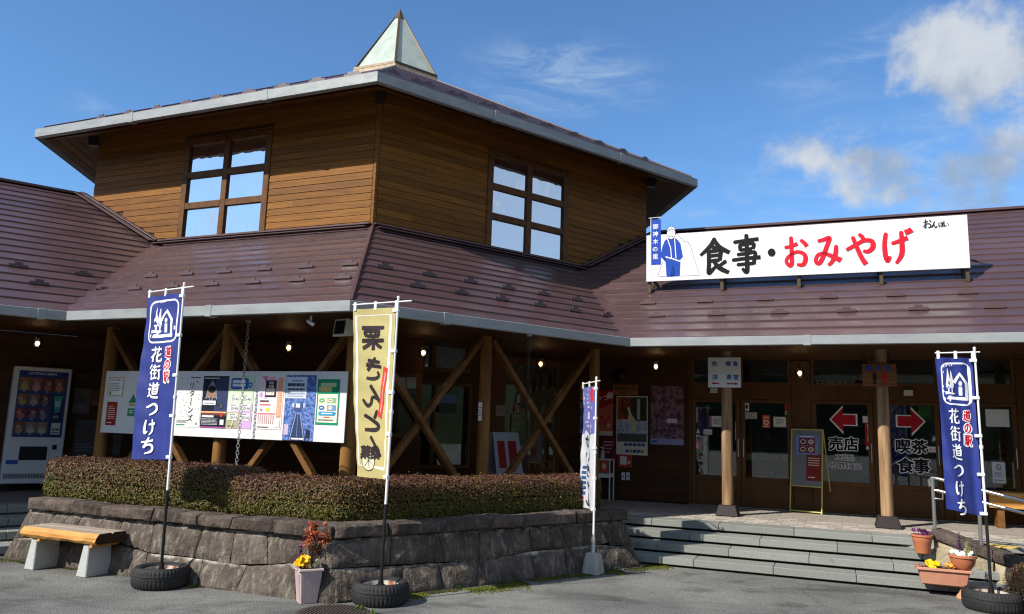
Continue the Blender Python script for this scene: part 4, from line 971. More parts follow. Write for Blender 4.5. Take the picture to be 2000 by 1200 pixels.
# ================================================================== HEDGES
leafm = []
for nm, c1, c2 in (('olive_leaf', (.150, .128, .018), (.080, .072, .010)), ('green_leaf', (.105, .115, .018), (.050, .056, .009)), ('bronze_leaf', (.170, .092, .030), (.088, .045, .014)), ('maroon_leaf', (.150, .064, .046), (.080, .033, .025))):
    m = pbr(nm, c1, .5, spec=.3); nt = m.node_tree; N, L = nt.nodes, nt.links
    gi = N.new('ShaderNodeNewGeometry'); mx = N.new('ShaderNodeMixRGB'); L.new(gi.outputs['Random Per Island'], mx.inputs[0]); mx.inputs[1].default_value = (*c1, 1); mx.inputs[2].default_value = (*c2, 1); L.new(mx.outputs[0], N['Principled BSDF'].inputs['Base Color']); leafm.append(m)
M['twig'] = pbr('dark_twigs', (.022, .016, .010), .9, col2=(.012, .009, .006), scale=20, bump=.6, bscale=40)
def hedge(label, path, zb, zt, hw, n, seed, rot0=0):
    rn = random.Random(seed); t = thing('clipped_hedge', label, 'hedge', (path[0].x, path[0].y, zb)); o0 = Vector(t.location)
    # arc length along the path
    seg = [(path[i + 1] - path[i]).length for i in range(len(path) - 1)]; Lh = sum(seg)
    dirs = [(path[i + 1] - path[i]).normalized() for i in range(len(path) - 1)]
    def at(s):
        s = max(0, min(Lh, s)); i = 0
        while i < len(seg) - 1 and s > seg[i]: s -= seg[i]; i += 1
        p = path[i] + dirs[i] * s; d = dirs[i]
        if i < len(seg) - 1 and seg[i] - s < .35: d = (d.lerp(dirs[i + 1], .5 * (1 - (seg[i] - s) / .35))).normalized()
        if i > 0 and s < .35: d = (d.lerp(dirs[i - 1], .5 * (1 - s / .35))).normalized()
        return p, d
    H = zt - zb
    def surf(s, a):
        # superellipse section, closed by rounded ends
        endr = .30; k = 1.0
        ds = min(s, Lh - s)
        if ds < endr: k = max(.0, 1 - (1 - ds / endr) ** 2.6) ** .5
        p, d = at(s); nrm = Vector((d.y, -d.x, 0)); e = 2 / 5.2
        c, sn = math.cos(a), math.sin(a)
        px = math.copysign(abs(c) ** e, c) * hw * (.55 + .45 * k); pz = math.copysign(abs(sn) ** e, sn) * H / 2
        top = 1 - .14 * (1 - k)
        q = p + nrm * px + Vector((0, 0, zb + H / 2 + (pz * (top if pz > 0 else 1))))
        q.z += .020 * nzv((q.x, q.y, 3), 1.3) * (1 if pz > 0 else .3); q += nrm * .02 * nzv((q.x, q.y, q.z), 2.4)
        cn = math.copysign(abs(c) ** (2 - e), c); sn2 = math.copysign(abs(sn) ** (2 - e), sn)
        nv = (nrm * cn * H / 2 + Vector((0, 0, sn2 * hw))).normalized()
        if ds < endr: nv = (nv + d * (-1 if s < Lh / 2 else 1) * (1 - k) * 1.6).normalized()
        return q, nv
    core = MB(); NSg, NAg = max(24, int(Lh / .12)), 28; vs = []
    for i in range(NSg + 1):
        for j in range(NAg):
            q, nv = surf(Lh * i / NSg, 2 * math.pi * j / NAg); q = q - nv * .05; vs.append(q - o0)
    core.add(vs, [(i * NAg + j, i * NAg + (j + 1) % NAg, (i + 1) * NAg + (j + 1) % NAg, (i + 1) * NAg + j) for i in range(NSg) for j in range(NAg)] + [tuple(range(NAg)), tuple(NSg * NAg + j for j in range(NAg))])
    core.build('inner_twigs', M['twig'], t)
    mb = MB(); tab = []; acc = 0; e_ = 2 / 5.2; prev_ = None
    for j in range(721):
        a = -.75 + (math.pi + 1.5) * j / 720; c, sn = math.cos(a), math.sin(a); cur = (math.copysign(abs(c) ** e_, c) * hw, math.copysign(abs(sn) ** e_, sn) * H / 2)
        if prev_: acc += math.hypot(cur[0] - prev_[0], cur[1] - prev_[1])
        tab.append((acc, a)); prev_ = cur
    accs = [t_[0] for t_ in tab]
    import bisect
    for _ in range(n):
        s = rn.uniform(-.0, Lh)
        if rn.random() < .06: s = rn.choice((rn.uniform(0, .12), Lh - rn.uniform(0, .12)))
        u = rn.random() ** 1.25 * acc; j = min(720, bisect.bisect(accs, u)); a = tab[j][1] - (tab[j][1] - tab[max(0, j - 1)][1]) * rn.random()
        q, nv = surf(s, a); dep = rn.random() ** 1.5 * .05; q = q - nv * dep + Vector((rn.gauss(0, .006), rn.gauss(0, .006), rn.gauss(0, .006))) + nv * (abs(rn.gauss(0, .006)) if rn.random() > .025 else rn.uniform(.012, .045))
        f = (nv + Vector((rn.gauss(0, .55), rn.gauss(0, .55), rn.gauss(.25, .5)))).normalized()
        tv = f.cross(Vector((rn.gauss(0, 1), rn.gauss(0, 1), rn.gauss(0, 1)))).normalized(); bv = f.cross(tv)
        L_, w_ = rn.uniform(.010, .017), rn.uniform(.005, .0085)
        hrel = (q.z - zb) / H
        pr = hrel * .75 + .22 * nzv((q.x * 1.3, q.y * 1.3, q.z * 2), 1.6) + rn.gauss(0, .17)
        m = 3 if pr > .72 else (2 if pr > .40 else (0 if rn.random() < .62 else 1))
        q = q - o0; mb.face([q - tv * L_, q + bv * w_ + f * .002, q + tv * L_, q - bv * w_ + f * .002], m)
    tag(mb.build('foliage', leafm, t), kind='stuff')
    return t
hw_ = .36; ys_ = .34 + hw_
x_not = FCA.at(420, 960, .3)[0]
hedge('taller left hedge clipped square, ending beside the blue banner pole', [FCA.w(FCA.at(78, 945, .36)[0], ys_ + .02, 0), FCA.w(x_not + .12, ys_ + .02, 0)], .66, 1.155, .40, 42000, 1)
hedge('long clipped hedge turning the corner of the stone planter', [FCA.w(x_not - .10, ys_, 0), FCA.w(-ys_ * k3, ys_, 0), FCB.w(xRb - .30, ys_, 0)], .66, 1.10, hw_, 92000, 2)
q = MB(); q.lathe([(0.0, .06), (.05, .052), (.075, .02), (.07, 0)], 12, fn=lambda j, k: .008 * math.sin(k * 2.1 + j)); o = q.build('white_dome', M['whiteplastic'], None, FCA.w(FCA.at(418, 927, .75)[0], .80, 1.09), smooth='all'); tag(o, 'small white rounded dome poking out between the two hedges', 'garden light')  # small lumpy white dome in the gap between the hedges
# ================================================================== ROOF SIGN
ysg = 1.54
def p6(x, y, yy=ysg): return FAR.at(1240 + x / 2.941, 400 + y / 2.941, yy)
sx0, sx1 = FAR.at(1262.5, 505, ysg)[0], FAR.at(1892, 472, ysg)[0]
sz0, sz1 = FAR.at(1560, 537.5, ysg)[1], FAR.at(1560, 441, ysg)[1]
sign = thing('roof_sign', 'long white billboard on the roof with big black and red Japanese lettering', 'sign', FAR.o, FAR.ang)
ps_ = [sx0, p6(306, 0)[0], p6(838, 0)[0], p6(1120, 0)[0], p6(1740, 0)[0], sx1]
for a, b in zip(ps_[:-1], ps_[1:]):
    q = MB(); q.box(a + .0008, b - .0008, ysg, ysg + .05, sz0, sz1); q.build('sign_panel', M['white'], sign)
zr = lambda y: Z0 + SL * y
for i, px in enumerate((1267, 1409, 1560, 1722, 1893)):
    x = FAR.at(px, 550, ysg)[0]; x = max(sx0 + .03, min(sx1 - .03, x)); q = MB(); q.bar((x, ysg + .075, zr(ysg + .07) + .0), (x, ysg + .075, sz1 - .03), .05, .05, up=(0, 1, 0)); q.bar((x, ysg + .09, sz0 + .12), (x, ysg + .52, zr(ysg + .52) + .03), .04, .04); q.bar((x, ysg + .05, zr(ysg + .05) + .015), (x, ysg + .6, zr(ysg + .6) + .02), .05, .03); q.bar((x, ysg + .1, sz1 - .1), (x, ysg + 1.15, zr(ysg + 1.15) + .03), .04, .04)
    q.build('support_leg', M['bronze'], sign)
P = Print(); BLUE = (28, 70, 165)
def pts6(l): return [p6(x, y) for x, y in l]
# a plain woodcutter figure in a blue work coat before two peaks, beside a blue upright flag
P.line(pts6([(232, 175), (244, 168), (262, 190), (272, 196), (288, 216), (300, 212), (320, 240), (340, 310), (368, 395), (362, 406), (265, 411)]), .007, (60, 70, 110), smooth=3)
P.line(pts6([(160, 330), (133, 404), (140, 414), (180, 412)]), .007, (60, 70, 110))
P.poly(pts6([(187, 196), (172, 206), (158, 240), (146, 300), (160, 312), (178, 306), (176, 330), (182, 415), (203, 415), (214, 345), (228, 370), (230, 413), (258, 412), (262, 330), (262, 316), (276, 300), (262, 225), (244, 200), (228, 190), (208, 204)]), BLUE)
P.line(pts6([(188, 198), (206, 250), (210, 306)]), .014, WH); P.line(pts6([(228, 192), (232, 250), (236, 308)]), .014, WH); P.line(pts6([(176, 300), (220, 312), (266, 328)]), .02, WH)
P.poly(pts6([(186, 150), (192, 134), (210, 126), (226, 134), (231, 152), (230, 178), (222, 192), (208, 199), (194, 192), (186, 176)]), WH)
P.line(pts6([(184, 160), (188, 136), (206, 124), (226, 132), (232, 156), (230, 180), (214, 198), (196, 194), (186, 176)]), .008, (60, 70, 110), closed=True, smooth=3)
P.line(pts6([(186, 156), (200, 146), (220, 144), (232, 152)]), .010, (60, 70, 110)); P.line(pts6([(196, 186), (208, 179), (220, 186)]), .012, (60, 70, 110)); P.line(pts6([(192, 138), (204, 150)]), .008, (60, 70, 110)); P.line(pts6([(208, 130), (216, 144)]), .008, (60, 70, 110))
P.rect(*p6(94, 347), *p6(150, 84), BLUE)
P.line(pts6([(92, 78), (92, 418)]), .012, (200, 200, 205)); P.line(pts6([(80, 78), (150, 72)]), .010, (200, 200, 205))
a0 = p6(118, 120); hh_ = .092
for i, ch in enumerate('御神木の里'): x_, z_ = p6(103, 142 + i * 43); P.text(ch, x_, z_, hh_, WH, .012)
BR6 = [('食', 372, 548, 192, 398, BK), ('事', 562, 724, 176, 390, BK), ('お', 858, 1000, 182, 362, (206, 24, 46)), ('み', 1030, 1190, 178, 352, (206, 24, 46)), ('や', 1216, 1380, 168, 348, (206, 24, 46)), ('げ', 1420, 1590, 148, 342, (206, 24, 46))]
for ch, xa, xb, ya, yb, col in BR6:
    (x0, z1), (x1, _), (_, z0) = p6(xa, ya), p6(xb, ya), p6((xa + xb) / 2, yb); z1 = p6((xa + xb) / 2, ya)[1]; P.brush(ch, x0, z0, (x1 - x0) * .97, z1 - z0, col, extra=.026)
x_, z_ = p6(785, 275); P.disc(x_, z_, .058, .066, BK)
for ch, x, y, h in (('お', 1656, 138, .145), ('ん', 1702, 134, .10)):
    x_, z_ = p6(x, y); P.brush(ch, x_, z_, h * .82, h, BK, extra=.002)
for ch, x, y, h in (('ぽ', 1744, 130, .085), ('い', 1774, 128, .075)):
    x_, z_ = p6(x, y); P.text(ch, x_, z_, h, BK, .02)
P.build('print', sign, fmap=lambda a, b, o: (a, ysg - o, b))
# ================================================================== NOTICE BOARD AND ITS POSTERS
yb_ = .80
def p8(x, y): return FAM.at(330 + x / 5.5556, 710 + y / 5.5556, yb_)
bx0, bx1 = FAM.at(202, 785, yb_)[0], FAM.at(676, 790, yb_)[0]; bz0, bz1 = FAM.at(500, 858, yb_)[1], FAM.at(500, 725.5, yb_)[1]
board = thing('notice_board', 'long white notice board fixed between the log posts above the hedge', 'notice board', FAM.o, FAM.ang)
for k in range(3):
    w_ = (bx1 - bx0) / 3; q = MB(); q.box(bx0 + k * w_ + .001, bx0 + (k + 1) * w_ - .001, yb_, yb_ + .012, bz0, bz1); q.build('board_panel', M['white'], board)
q = MB(); q.box(bx0 + .01, bx1 - .01, yb_ + .014, yb_ + .05, bz0 + .1, bz0 + .18); q.box(bx0 + .01, bx1 - .01, yb_ + .014, yb_ + .05, bz1 - .18, bz1 - .1); q.box(bx1 - .012, bx1 + .004, yb_ + .013, yb_ + .06, bz0, bz1); q.build('back_rail', M['brace'], board)
def sheet(fr, x0, z0, x1, z1, y, label, cat, draw, mat=None, t=.003, name='poster', group=None, tilt=0.0):
    o = thing(name, label, cat, fr.w(x0, y, z0), fr.ang, group); w, h = x1 - x0, z1 - z0
    q = MB(); q.box(0, w, -t, 0, 0, h); q.build('sheet', mat or M['paper'], o)
    P = Print(); draw(P, w, h)
    if P.items: P.build('print', o, fmap=lambda a, b, oo: (a, -t - oo, b))
    return o
GR = (90, 92, 96)
def photo_mat(name, c1, c2, c3, sc=9.0, det=8):
    m = pbr(name, lin(*c1), .55, col2=lin(*c2), scale=sc, detail=det, lo=.4, hi=.6, spots=lin(*c3), sscale=sc * 2.2, sthr=.56, swid=.08); return m
rn = random.Random(8)
def d_ritans(P, w, h):
    for _ in range(70):
        a = rn.uniform(.05, .93) * w; b = rn.uniform(.18, .95) * h; P.line([(a, b), (a + rn.uniform(-.008, .008), b + .014)], .005, (70, 70, 74)); P.L -= 1
    P.L += 1; k = h * .135
    for i, ch in enumerate('リターンズ'[:5]):
        if ch == 'ー': P.rect(w * .57, h * .88 - k * (i + .9) * 1.18, w * .60, h * .88 - k * i * 1.18, (60, 52, 20)); continue
        P.text(ch, w * .50, h * .88 - k * (i + .85) * 1.18, k, (52, 44, 16), .02)
    P.disc(w * .77, h * .88, .012, .014, (214, 70, 60)); P.rect(w * .05, h * .035, w * .4, h * .055, (60, 140, 110)); P.rows(w * .05, h * .08, w * .5, h * .14, 3, GR); P.disc(w * .88, h * .07, .016, .018, (190, 120, 100)); P.rect(w * .5, h * .955, w * .92, h * .97, (40, 40, 42))
def d_hood(P, w, h):
    P.rect(0, h * .02, w, h, (26, 30, 44)); P.rect(w * .5, h * .32, w, h * .97, (52, 62, 96))
    P.poly([(w * .12, h * .55), (w * .2, h * .78), (w * .36, h * .92), (w * .52, h * .78), (w * .6, h * .55)], (128, 132, 140)); P.disc(w * .36, h * .66, w * .15, h * .12, (150, 116, 100)); P.disc(w * .36, h * .74, w * .16, h * .07, (18, 18, 24))
    P.poly([(w * .05, h * .42), (w * .2, h * .58), (w * .52, h * .58), (w * .7, h * .42)], (40, 44, 62)); P.line([(w * .26, h * .6), (w * .34, h * .5), (w * .46, h * .6)], .006, (225, 225, 230))
    P.rect(w * .04, h * .44, w * .55, h * .52, (236, 236, 238)); P.rect(w * .1, h * .462, w * .5, h * .478, (60, 60, 70)); P.rect(w * .0, h * .285, w, h * .315, (230, 170, 130)); P.rect(0, h * .24, w, h * .285, (110, 70, 60)); P.disc(w * .78, h * .42, .03, .035, (24, 24, 30)); P.disc(w * .78, h * .42, .022, .027, (90, 90, 96)); P.disc(w * .82, h * .25, .022, .03, (190, 60, 40))
    P.rect(w * .06, h * .2, w * .52, h * .235, (240, 240, 240)); P.rows(w * .05, h * .05, w * .7, h * .18, 5, (190, 190, 196)); P.rect(w * .78, h * .06, w * .93, h * .16, (220, 220, 220)); P.rect(w * .05, h * .95, w * .62, h * .965, (230, 230, 230)); P.rect(0, 0, w, h * .02, (180, 90, 160))
def d_plates(P, w, h):
    P.rect(0, 0, w, h, (206, 226, 190)); P.rect(0, 0, w * .5, h * .36, (172, 170, 128)); P.rect(0, h * .3, w * .5, h * .46, (222, 196, 220)); P.rect(w * .5, 0, w, h * .46, (206, 172, 214))
    P.rrect(w * .08, h * .74, w * .78, h * .95, .03, (40, 78, 160)); P.rrect(w * .10, h * .752, w * .76, h * .938, .026, (60, 100, 180)); P.rows(w * .15, h * .78, w * .72, h * .92, 2, WH, .75); P.disc(w * .85, h * .82, .036, .04, (40, 140, 200)); P.disc(w * .85, h * .82, .02, .008, WH)
    for r in range(3):
        for c in range(2):
            x0, y0 = w * (.06 + .48 * c), h * (.5 - .175 * r); P.rrect(x0, y0, x0 + w * .40, y0 + h * .13, .006, (232, 234, 228)); P.rows(x0 + w * .08, y0 + h * .10, x0 + w * .3, y0 + h * .12, 1, GR, .8); P.text('20-46', x0 + w * .09, y0 + h * .015, h * .085, (40, 60, 60), .008, w=w * .29)
    P.line([(w * .22, 0), (w * .3, h * .16), (w * .42, h * .2)], .010, (240, 240, 240)); P.rows(w * .08, h * .03, w * .45, h * .06, 1, GR)
def d_pastel(P, w, h):
    P.rect(0, 0, w, h, (240, 222, 222)); P.poly([(w * .1, h), (w * .3, h * .86), (w * .36, h)], (226, 130, 170)); P.poly([(w * .3, h * .96), (w * .6, h * .88), (w * .66, h)], (238, 170, 190)); P.disc(w * .12, h * .64, .03, .036, (190, 160, 210)); P.disc(w * .3, h * .6, .035, .03, (205, 190, 225)); P.disc(w * .8, h * .72, .025, .05, (190, 190, 225))
    P.rect(w * .78, h * .22, w * .96, h * .97, (238, 150, 110)); P.rows(w * .80, h * .25, w * .94, h * .95, 22, (246, 196, 170), .5)
    P.rect(w * .28, h * .6, w * .72, h * .92, (52, 36, 30))
    for i, t in enumerate(('2021', '全国')): P.text(t, w * .5, h * (.845 - .07 * i), h * .06, (236, 226, 216), .01, center=True, w=w * .18 if i == 0 else None)
    P.rows(w * .31, h * .63, w * .69, h * .77, 2, (226, 216, 206), .8); P.rows(w * .1, h * .5, w * .5, h * .55, 1, (80, 60, 70), .6); P.rows(w * .1, h * .44, w * .72, h * .475, 1, (220, 110, 120), .7); P.disc(w * .16, h * .36, .018, .018, (170, 140, 200)); P.disc(w * .42, h * .365, .035, .022, (228, 220, 70)); P.rect(w * .04, h * .28, w * .74, h * .30, (214, 110, 130))
    for i in range(8): P.rect(w * (.06 + .085 * i), h * .1, w * (.085 + .085 * i), h * .27, (214, 180, 178))
    P.rect(w * .74, h * .04, w * .95, h * .2, (250, 244, 240)); P.rows(w * .06, h * .02, w * .5, h * .06, 1, GR)
blue_photo = photo_mat('blue_printed_photo', (52, 78, 140), (120, 150, 214), (30, 46, 90), 26)
def d_rail(P, w, h):
    P.rect(0, 0, w, h, blue_photo); P.poly([(w * .2, 0), (w * .36, h * .4), (w * .56, h * .4), (w * .78, 0)], (54, 70, 110))
    for i in range(14):
        t = i / 14; y = h * .4 * (1 - (1 - t) ** 1.0) * 1; k = 1 - t; P.line([(w * (.38 - .17 * k), h * .4 * t), (w * (.55 + .21 * k), h * .4 * t)], .006 * k + .002, (34, 44, 76)); P.L -= 1
    P.L += 1
    P.line([(w * .24, 0), (w * .4, h * .4)], .008, (170, 190, 226)); P.line([(w * .47, 0), (w * .47, h * .4)], .004, (150, 170, 216)); P.line([(w * .72, 0), (w * .54, h * .4)], .008, (170, 190, 226)); P.rect(w * .32, h * .45, w * .6, h * .56, (70, 84, 130)); P.rect(w * .38, h * .5, w * .52, h * .56, (214, 226, 240)); P.rect(w * .26, h * .5, w * .33, h * .57, (180, 200, 230)); P.rect(w * .62, h * .5, w * .68, h * .57, (180, 200, 230))
    P.rect(w * .04, h * .08, w * .18, h * .24, (196, 180, 206)); P.rect(w * .76, h * .04, w * .9, h * .16, (40, 40, 60)); P.rows(w * .3, h * .01, w * .7, h * .04, 1, WH, .8)
    P.rect(w * .02, h * .64, w * .70, h * .97, (206, 218, 232)); P.text('「寛天空御代」', w * .06, h * .83, h * .05, (40, 48, 70), .0, w=w * .44) if False else P.rows(w * .07, h * .82, w * .64, h * .88, 1, (44, 52, 76), .8); P.rows(w * .07, h * .76, w * .64, h * .80, 1, (60, 66, 90), .7); P.rows(w * .07, h * .66, w * .66, h * .75, 4, (110, 116, 130)); P.rows(w * .2, h * .9, w * .56, h * .92, 1, (90, 96, 110), .8)
def d_green(P, w, h):
    P.rect(0, 0, w, h, (20, 140, 104)); P.rect(w * .06, h * .05, w * .94, h * .67, (240, 234, 206)); P.rows(w * .14, h * .82, w * .86, h * .93, 1, (190, 206, 150), .8); P.rows(w * .08, h * .71, w * .92, h * .84, 1, (214, 200, 120), .8)
    for i, c in enumerate(((80, 170, 90), (30, 100, 180))):
        y = h * (.53 - .16 * i); P.disc(w * .24, y, w * .13, h * .05, c); P.disc(w * .24, y, w * .07, h * .015, WH); P.rect(w * .48, y - h * .06, w * .88, y + h * .06, (140, 180, 140) if i == 0 else (110, 150, 190)); P.disc(w * .62, y, w * .1, h * .04, (240, 220, 200)); P.rows(w * .55, y - h * .01, w * .7, y + h * .01, 1, (214, 90, 70), .9)
    P.poly([(w * .16, h * .2), (w * .84, h * .2), (w * .9, h * .26), (w * .84, h * .29), (w * .16, h * .29), (w * .1, h * .23)], (60, 150, 190)); P.rows(w * .25, h * .235, w * .75, h * .26, 1, WH, .9); P.rows(w * .36, h * .15, w * .64, h * .18, 1, (220, 110, 90), .9); P.rows(w * .12, h * .09, w * .88, h * .12, 1, GR, .8)
def d_covid(P, w, h):
    P.rect(0, 0, w, h, (196, 158, 60)); P.rect(w * .05, h * .04, w * .95, h * .96, (236, 236, 230)); P.text('STOP! COVID-19', w * .1, h * .8, h * .12, (40, 40, 70), .015, w=w * .78); P.rows(w * .1, h * .25, w * .8, h * .72, 5, GR, .35); P.disc(w * .18, h * .15, .02, .025, (60, 150, 80)); P.rect(w * .84, h * .45, w * .9, h * .5, GR)
def d_red(P, w, h): P.rect(0, 0, w, h, (150, 40, 26)); P.rows(w * .14, h * .25, w * .86, h * .85, 7, (226, 190, 176), .4); P.rows(w * .14, h * .08, w * .6, h * .14, 1, WH, .6)
def d_greentag(P, w, h): P.poly([(w * .5, h), (w * .05, h * .72), (w * .95, h * .72)], (50, 140, 70)); P.rect(w * .1, h * .62, w * .9, h * .69, (190, 170, 70)); P.rect(w * .05, h * .3, w * .95, h * .55, (56, 150, 90)); P.rows(w * .2, h * .38, w * .8, h * .5, 2, WH, .5)
def bposter(x0, y0, x1, y1, label, draw, dy=.0):
    xa, za, xb, zb = FAM.rect(330 + x0 / 5.5556, 710 + y0 / 5.5556, 330 + x1 / 5.5556, 710 + y1 / 5.5556, yb_)
    return sheet(FAM, xa, za, xb, zb, yb_ - .001 - dy, label, 'poster', draw, group='posters pinned on the long notice board')
bposter(92, 132, 350, 692, 'white poster of small black shapes with gold vertical lettering', d_ritans)
bposter(360, 138, 636, 700, 'dark poster with a hooded person in grey hood', d_hood)
bposter(640, 132, 912, 708, 'green and pink poster showing number plates', d_plates)
bposter(965, 138, 1235, 716, 'pastel pink poster with a dark brown title block', d_pastel)
bposter(1255, 128, 1585, 838, 'blue poster with a railway track running to a hut', d_rail, .001)
bposter(1605, 172, 1848, 668, 'green framed poster with a cream centre, rightmost on the notice board', d_green)
xa, za, xb, zb = FAM.rect(212, 737, 242, 774, yb_); sheet(FAM, xa, za, xb, zb, yb_ - .001, 'small yellow framed health notice left of the blue banner', 'notice', d_covid, name='notice')
xa, za, xb, zb = FAM.rect(208, 785, 228, 831, yb_); sheet(FAM, xa, za, xb, zb, yb_ - .001, 'narrow red notice on the white board left of the blue banner', 'notice', d_red, name='notice')
xa, za, xb, zb = FAM.rect(249, 770, 268, 832, yb_); sheet(FAM, xa, za, xb, zb, yb_ - .001, 'green fir tree shaped sticker half behind the blue banner', 'sticker', d_greentag, name='sticker')
# ================================================================== POSTERS AND NOTICES ON THE RIGHT WING
map_a = photo_mat('autumn_photo_print', (170, 74, 34), (60, 44, 40), (30, 50, 30), 7)
blossom = photo_mat('blossom_photo_print', (150, 110, 122), (60, 44, 64), (96, 100, 150), 11)
river = photo_mat('river_photo_print', (140, 156, 190), (200, 206, 220), (90, 110, 100), 9)
bluep = photo_mat('sea_photo_print', (60, 100, 170), (120, 160, 210), (170, 110, 90), 9)
def wsheet(px, label, cat, draw, name='poster', dy=.024, mat=None, group=None):
    xa, za, xb, zb = FAR.rect(*px, DP - dy); return sheet(FAR, xa, za, xb, zb, DP - dy, label, cat, draw, name=name, mat=mat, group=group)
wsheet((1114, 752, 1145, 781), 'yellow notice at the top left of the dark wall behind the small banner', 'notice', lambda P, w, h: (P.rect(0, 0, w, h, (190, 168, 50)), P.rows(w * .1, h * .2, w * .9, h * .85, 3, (70, 60, 20), .5)), 'notice')
wsheet((1112, 784, 1145, 848), 'blue illustrated poster below the yellow notice', 'poster', lambda P, w, h: (P.rect(0, 0, w, h, bluep), P.rect(w * .03, h * .62, w * .7, h * .7, (190, 60, 60)), P.rows(w * .1, h * .8, w * .9, h * .95, 2, WH, .7)))
def d_tulip(P, w, h):
    P.rect(0, 0, w, h, (206, 196, 186)); P.rect(0, h * .1, w, h, (200, 90, 70)); P.poly([(0, h * .55), (w, h * .72), (w, h), (0, h)], (170, 24, 40)); P.text('ップ', w * .05, h * .76, h * .13, WH, .02); P.text('祭', w * .62, h * .8, h * .15, WH, .02)
    for a, b in ((.3, .4), (.5, .3), (.2, .25), (.75, .42)): P.disc(w * a, h * b, .025, .03, (196, 40, 60)); P.disc(w * a, h * (b - .1), .008, .04, (70, 130, 60))
    P.disc(w * .76, h * .22, .03, .034, (240, 230, 220)); P.disc(w * .76, h * .22, .02, .022, (220, 120, 60))
wsheet((1166, 762, 1197, 851), 'red tulip festival poster just right of the small banner pole', 'poster', d_tulip)
def d_map(P, w, h):
    P.rect(0, 0, w, h, (214, 214, 204)); P.rect(w * .03, h * .22, w * .97, h * .98, river); P.rect(w * .03, h * .6, w * .48, h * .98, map_a); P.rect(w * .48, h * .58, w * .97, h * .98, (48, 58, 44)); P.rect(w * .66, h * .6, w * .76, h * .95, (176, 180, 176)); P.poly([(w * .33, h * .8), (w * .42, h * .82), (w * .48, h * .7), (w * .6, h * .6), (w * .66, h * .46), (w * .56, h * .38), (w * .44, h * .40), (w * .48, h * .5), (w * .36, h * .6), (w * .4, h * .7)], (206, 196, 150)); P.rect(w * .03, h * .22, w * .97, h * .36, (84, 88, 80))
    for i in range(5): P.rect(w * (.25 + .14 * i), h * .15, w * (.37 + .14 * i), h * .2, (80, 90, 130)); P.rect(w * (.3 + .12 * i), h * .04, w * (.4 + .12 * i), h * .09, ((70, 80, 140), (190, 120, 50), (60, 60, 70))[i % 3])
wsheet((1204, 774, 1265, 889), 'tall map poster with autumn leaves under the small wooden plaque', 'poster', d_map)
wsheet((1271, 754, 1335, 869), 'cherry blossom poster nearest the glazed doors', 'poster', lambda P, w, h: (P.rect(0, 0, w, h, blossom), P.rect(0, 0, w, h * .1, (150, 150, 190)), P.rect(w * .04, h * .03, w * .2, h * .07, (40, 110, 180)), P.rows(w * .5, h * .36, w * .96, h * .45, 1, (220, 214, 220), .8)))
wsheet((1198, 752, 1246, 772), 'small wooden plaque with black lettering above the map poster', 'plaque', lambda P, w, h: ([P.text(c, w * (.06 + .175 * i), h * .45, h * .42, (30, 18, 10), .01) for i, c in enumerate('御神木の里')], P.text('情報', w * .28, h * .1, h * .26, (30, 18, 10), 0)), 'plaque', dy=.03, mat=pbr('plaque_wood', (.30, .12, .03), .5))
wsheet((1175, 856, 1201, 899), 'dark red notice behind the sanitiser table', 'notice', lambda P, w, h: (P.rect(0, 0, w, h, (96, 26, 28)), P.rows(w * .12, h * .3, w * .88, h * .9, 4, (190, 150, 150), .4)), 'notice')
wsheet((1118, 857, 1142, 905), 'poster of a person in a dark cap left of the small banner', 'poster', lambda P, w, h: (P.rect(0, 0, w, h, (150, 140, 136)), P.disc(w * .5, h * .66, w * .2, h * .16, (180, 140, 120)), P.disc(w * .5, h * .8, w * .22, h * .1, (34, 40, 70)), P.poly([(w * .1, 0), (w * .25, h * .5), (w * .75, h * .5), (w * .9, 0)], (50, 44, 44))))
wsheet((1208, 888, 1234, 913), 'small red bordered notice under the map poster', 'notice', lambda P, w, h: (P.rect(0, 0, w, h, (180, 60, 40)), P.rect(w * .12, h * .2, w * .62, h * .85, (220, 220, 214)), P.disc(w * .8, h * .4, w * .1, h * .12, (220, 200, 190))), 'notice')
for px, lb in (((1214, 923, 1221, 938), 'left white wall outlet low on the dark boards'), ((1223, 923, 1230, 938), 'right white wall outlet low on the dark boards')):
    wsheet(px, lb, 'outlet', lambda P, w, h: P.disc(w * .5, h * .5, w * .2, h * .12, (40, 40, 40)), 'wall_outlet', mat=M['whiteplastic'], group='outlets on the wing wall')
x_, z_ = FAR.at(1212, 734, DP); q = MB(); q.lathe([(.0, .10), (.07, .09), (.12, .05), (.14, 0)], 20); o = q.build('wall_speaker', M['black'], None, FAR.w(x_, DP - .02, z_), smooth='all'); o.rotation_euler = (rad(90), 0, FAR.ang); tag(o, 'round black loudspeaker on the dark wall above the wooden plaque', 'loudspeaker')
# stickers and notices on the doors
def gs(px, label, draw, cat='sticker', mat=None): return wsheet(px, label, cat, draw, 'sticker' if cat == 'sticker' else 'notice', dy=-.004, mat=mat)
gs((1354, 796, 1363, 824), 'narrow pink and white strip sticker on the leftmost door', lambda P, w, h: (P.rect(0, 0, w, h, (200, 170, 160)), P.rows(w * .2, h * .1, w * .8, h * .9, 6, (120, 70, 70), .6)))
gs((1386, 813, 1410, 834), 'white notice with a pink edge behind the weathered post', lambda P, w, h: (P.rect(0, 0, w * .2, h, (200, 130, 150)), P.rows(w * .3, h * .2, w * .9, h * .8, 4, GR, .4)), 'notice')
gs((1359, 835, 1368, 854), 'small black triangle warning sticker on the leftmost door', lambda P, w, h: (P.rect(0, 0, w, h, (40, 42, 44)), P.poly([(w * .5, h * .95), (w * .05, h * .4), (w * .95, h * .4)], (210, 210, 206)), P.rect(w * .05, h * .05, w * .95, h * .22, (210, 210, 206))))
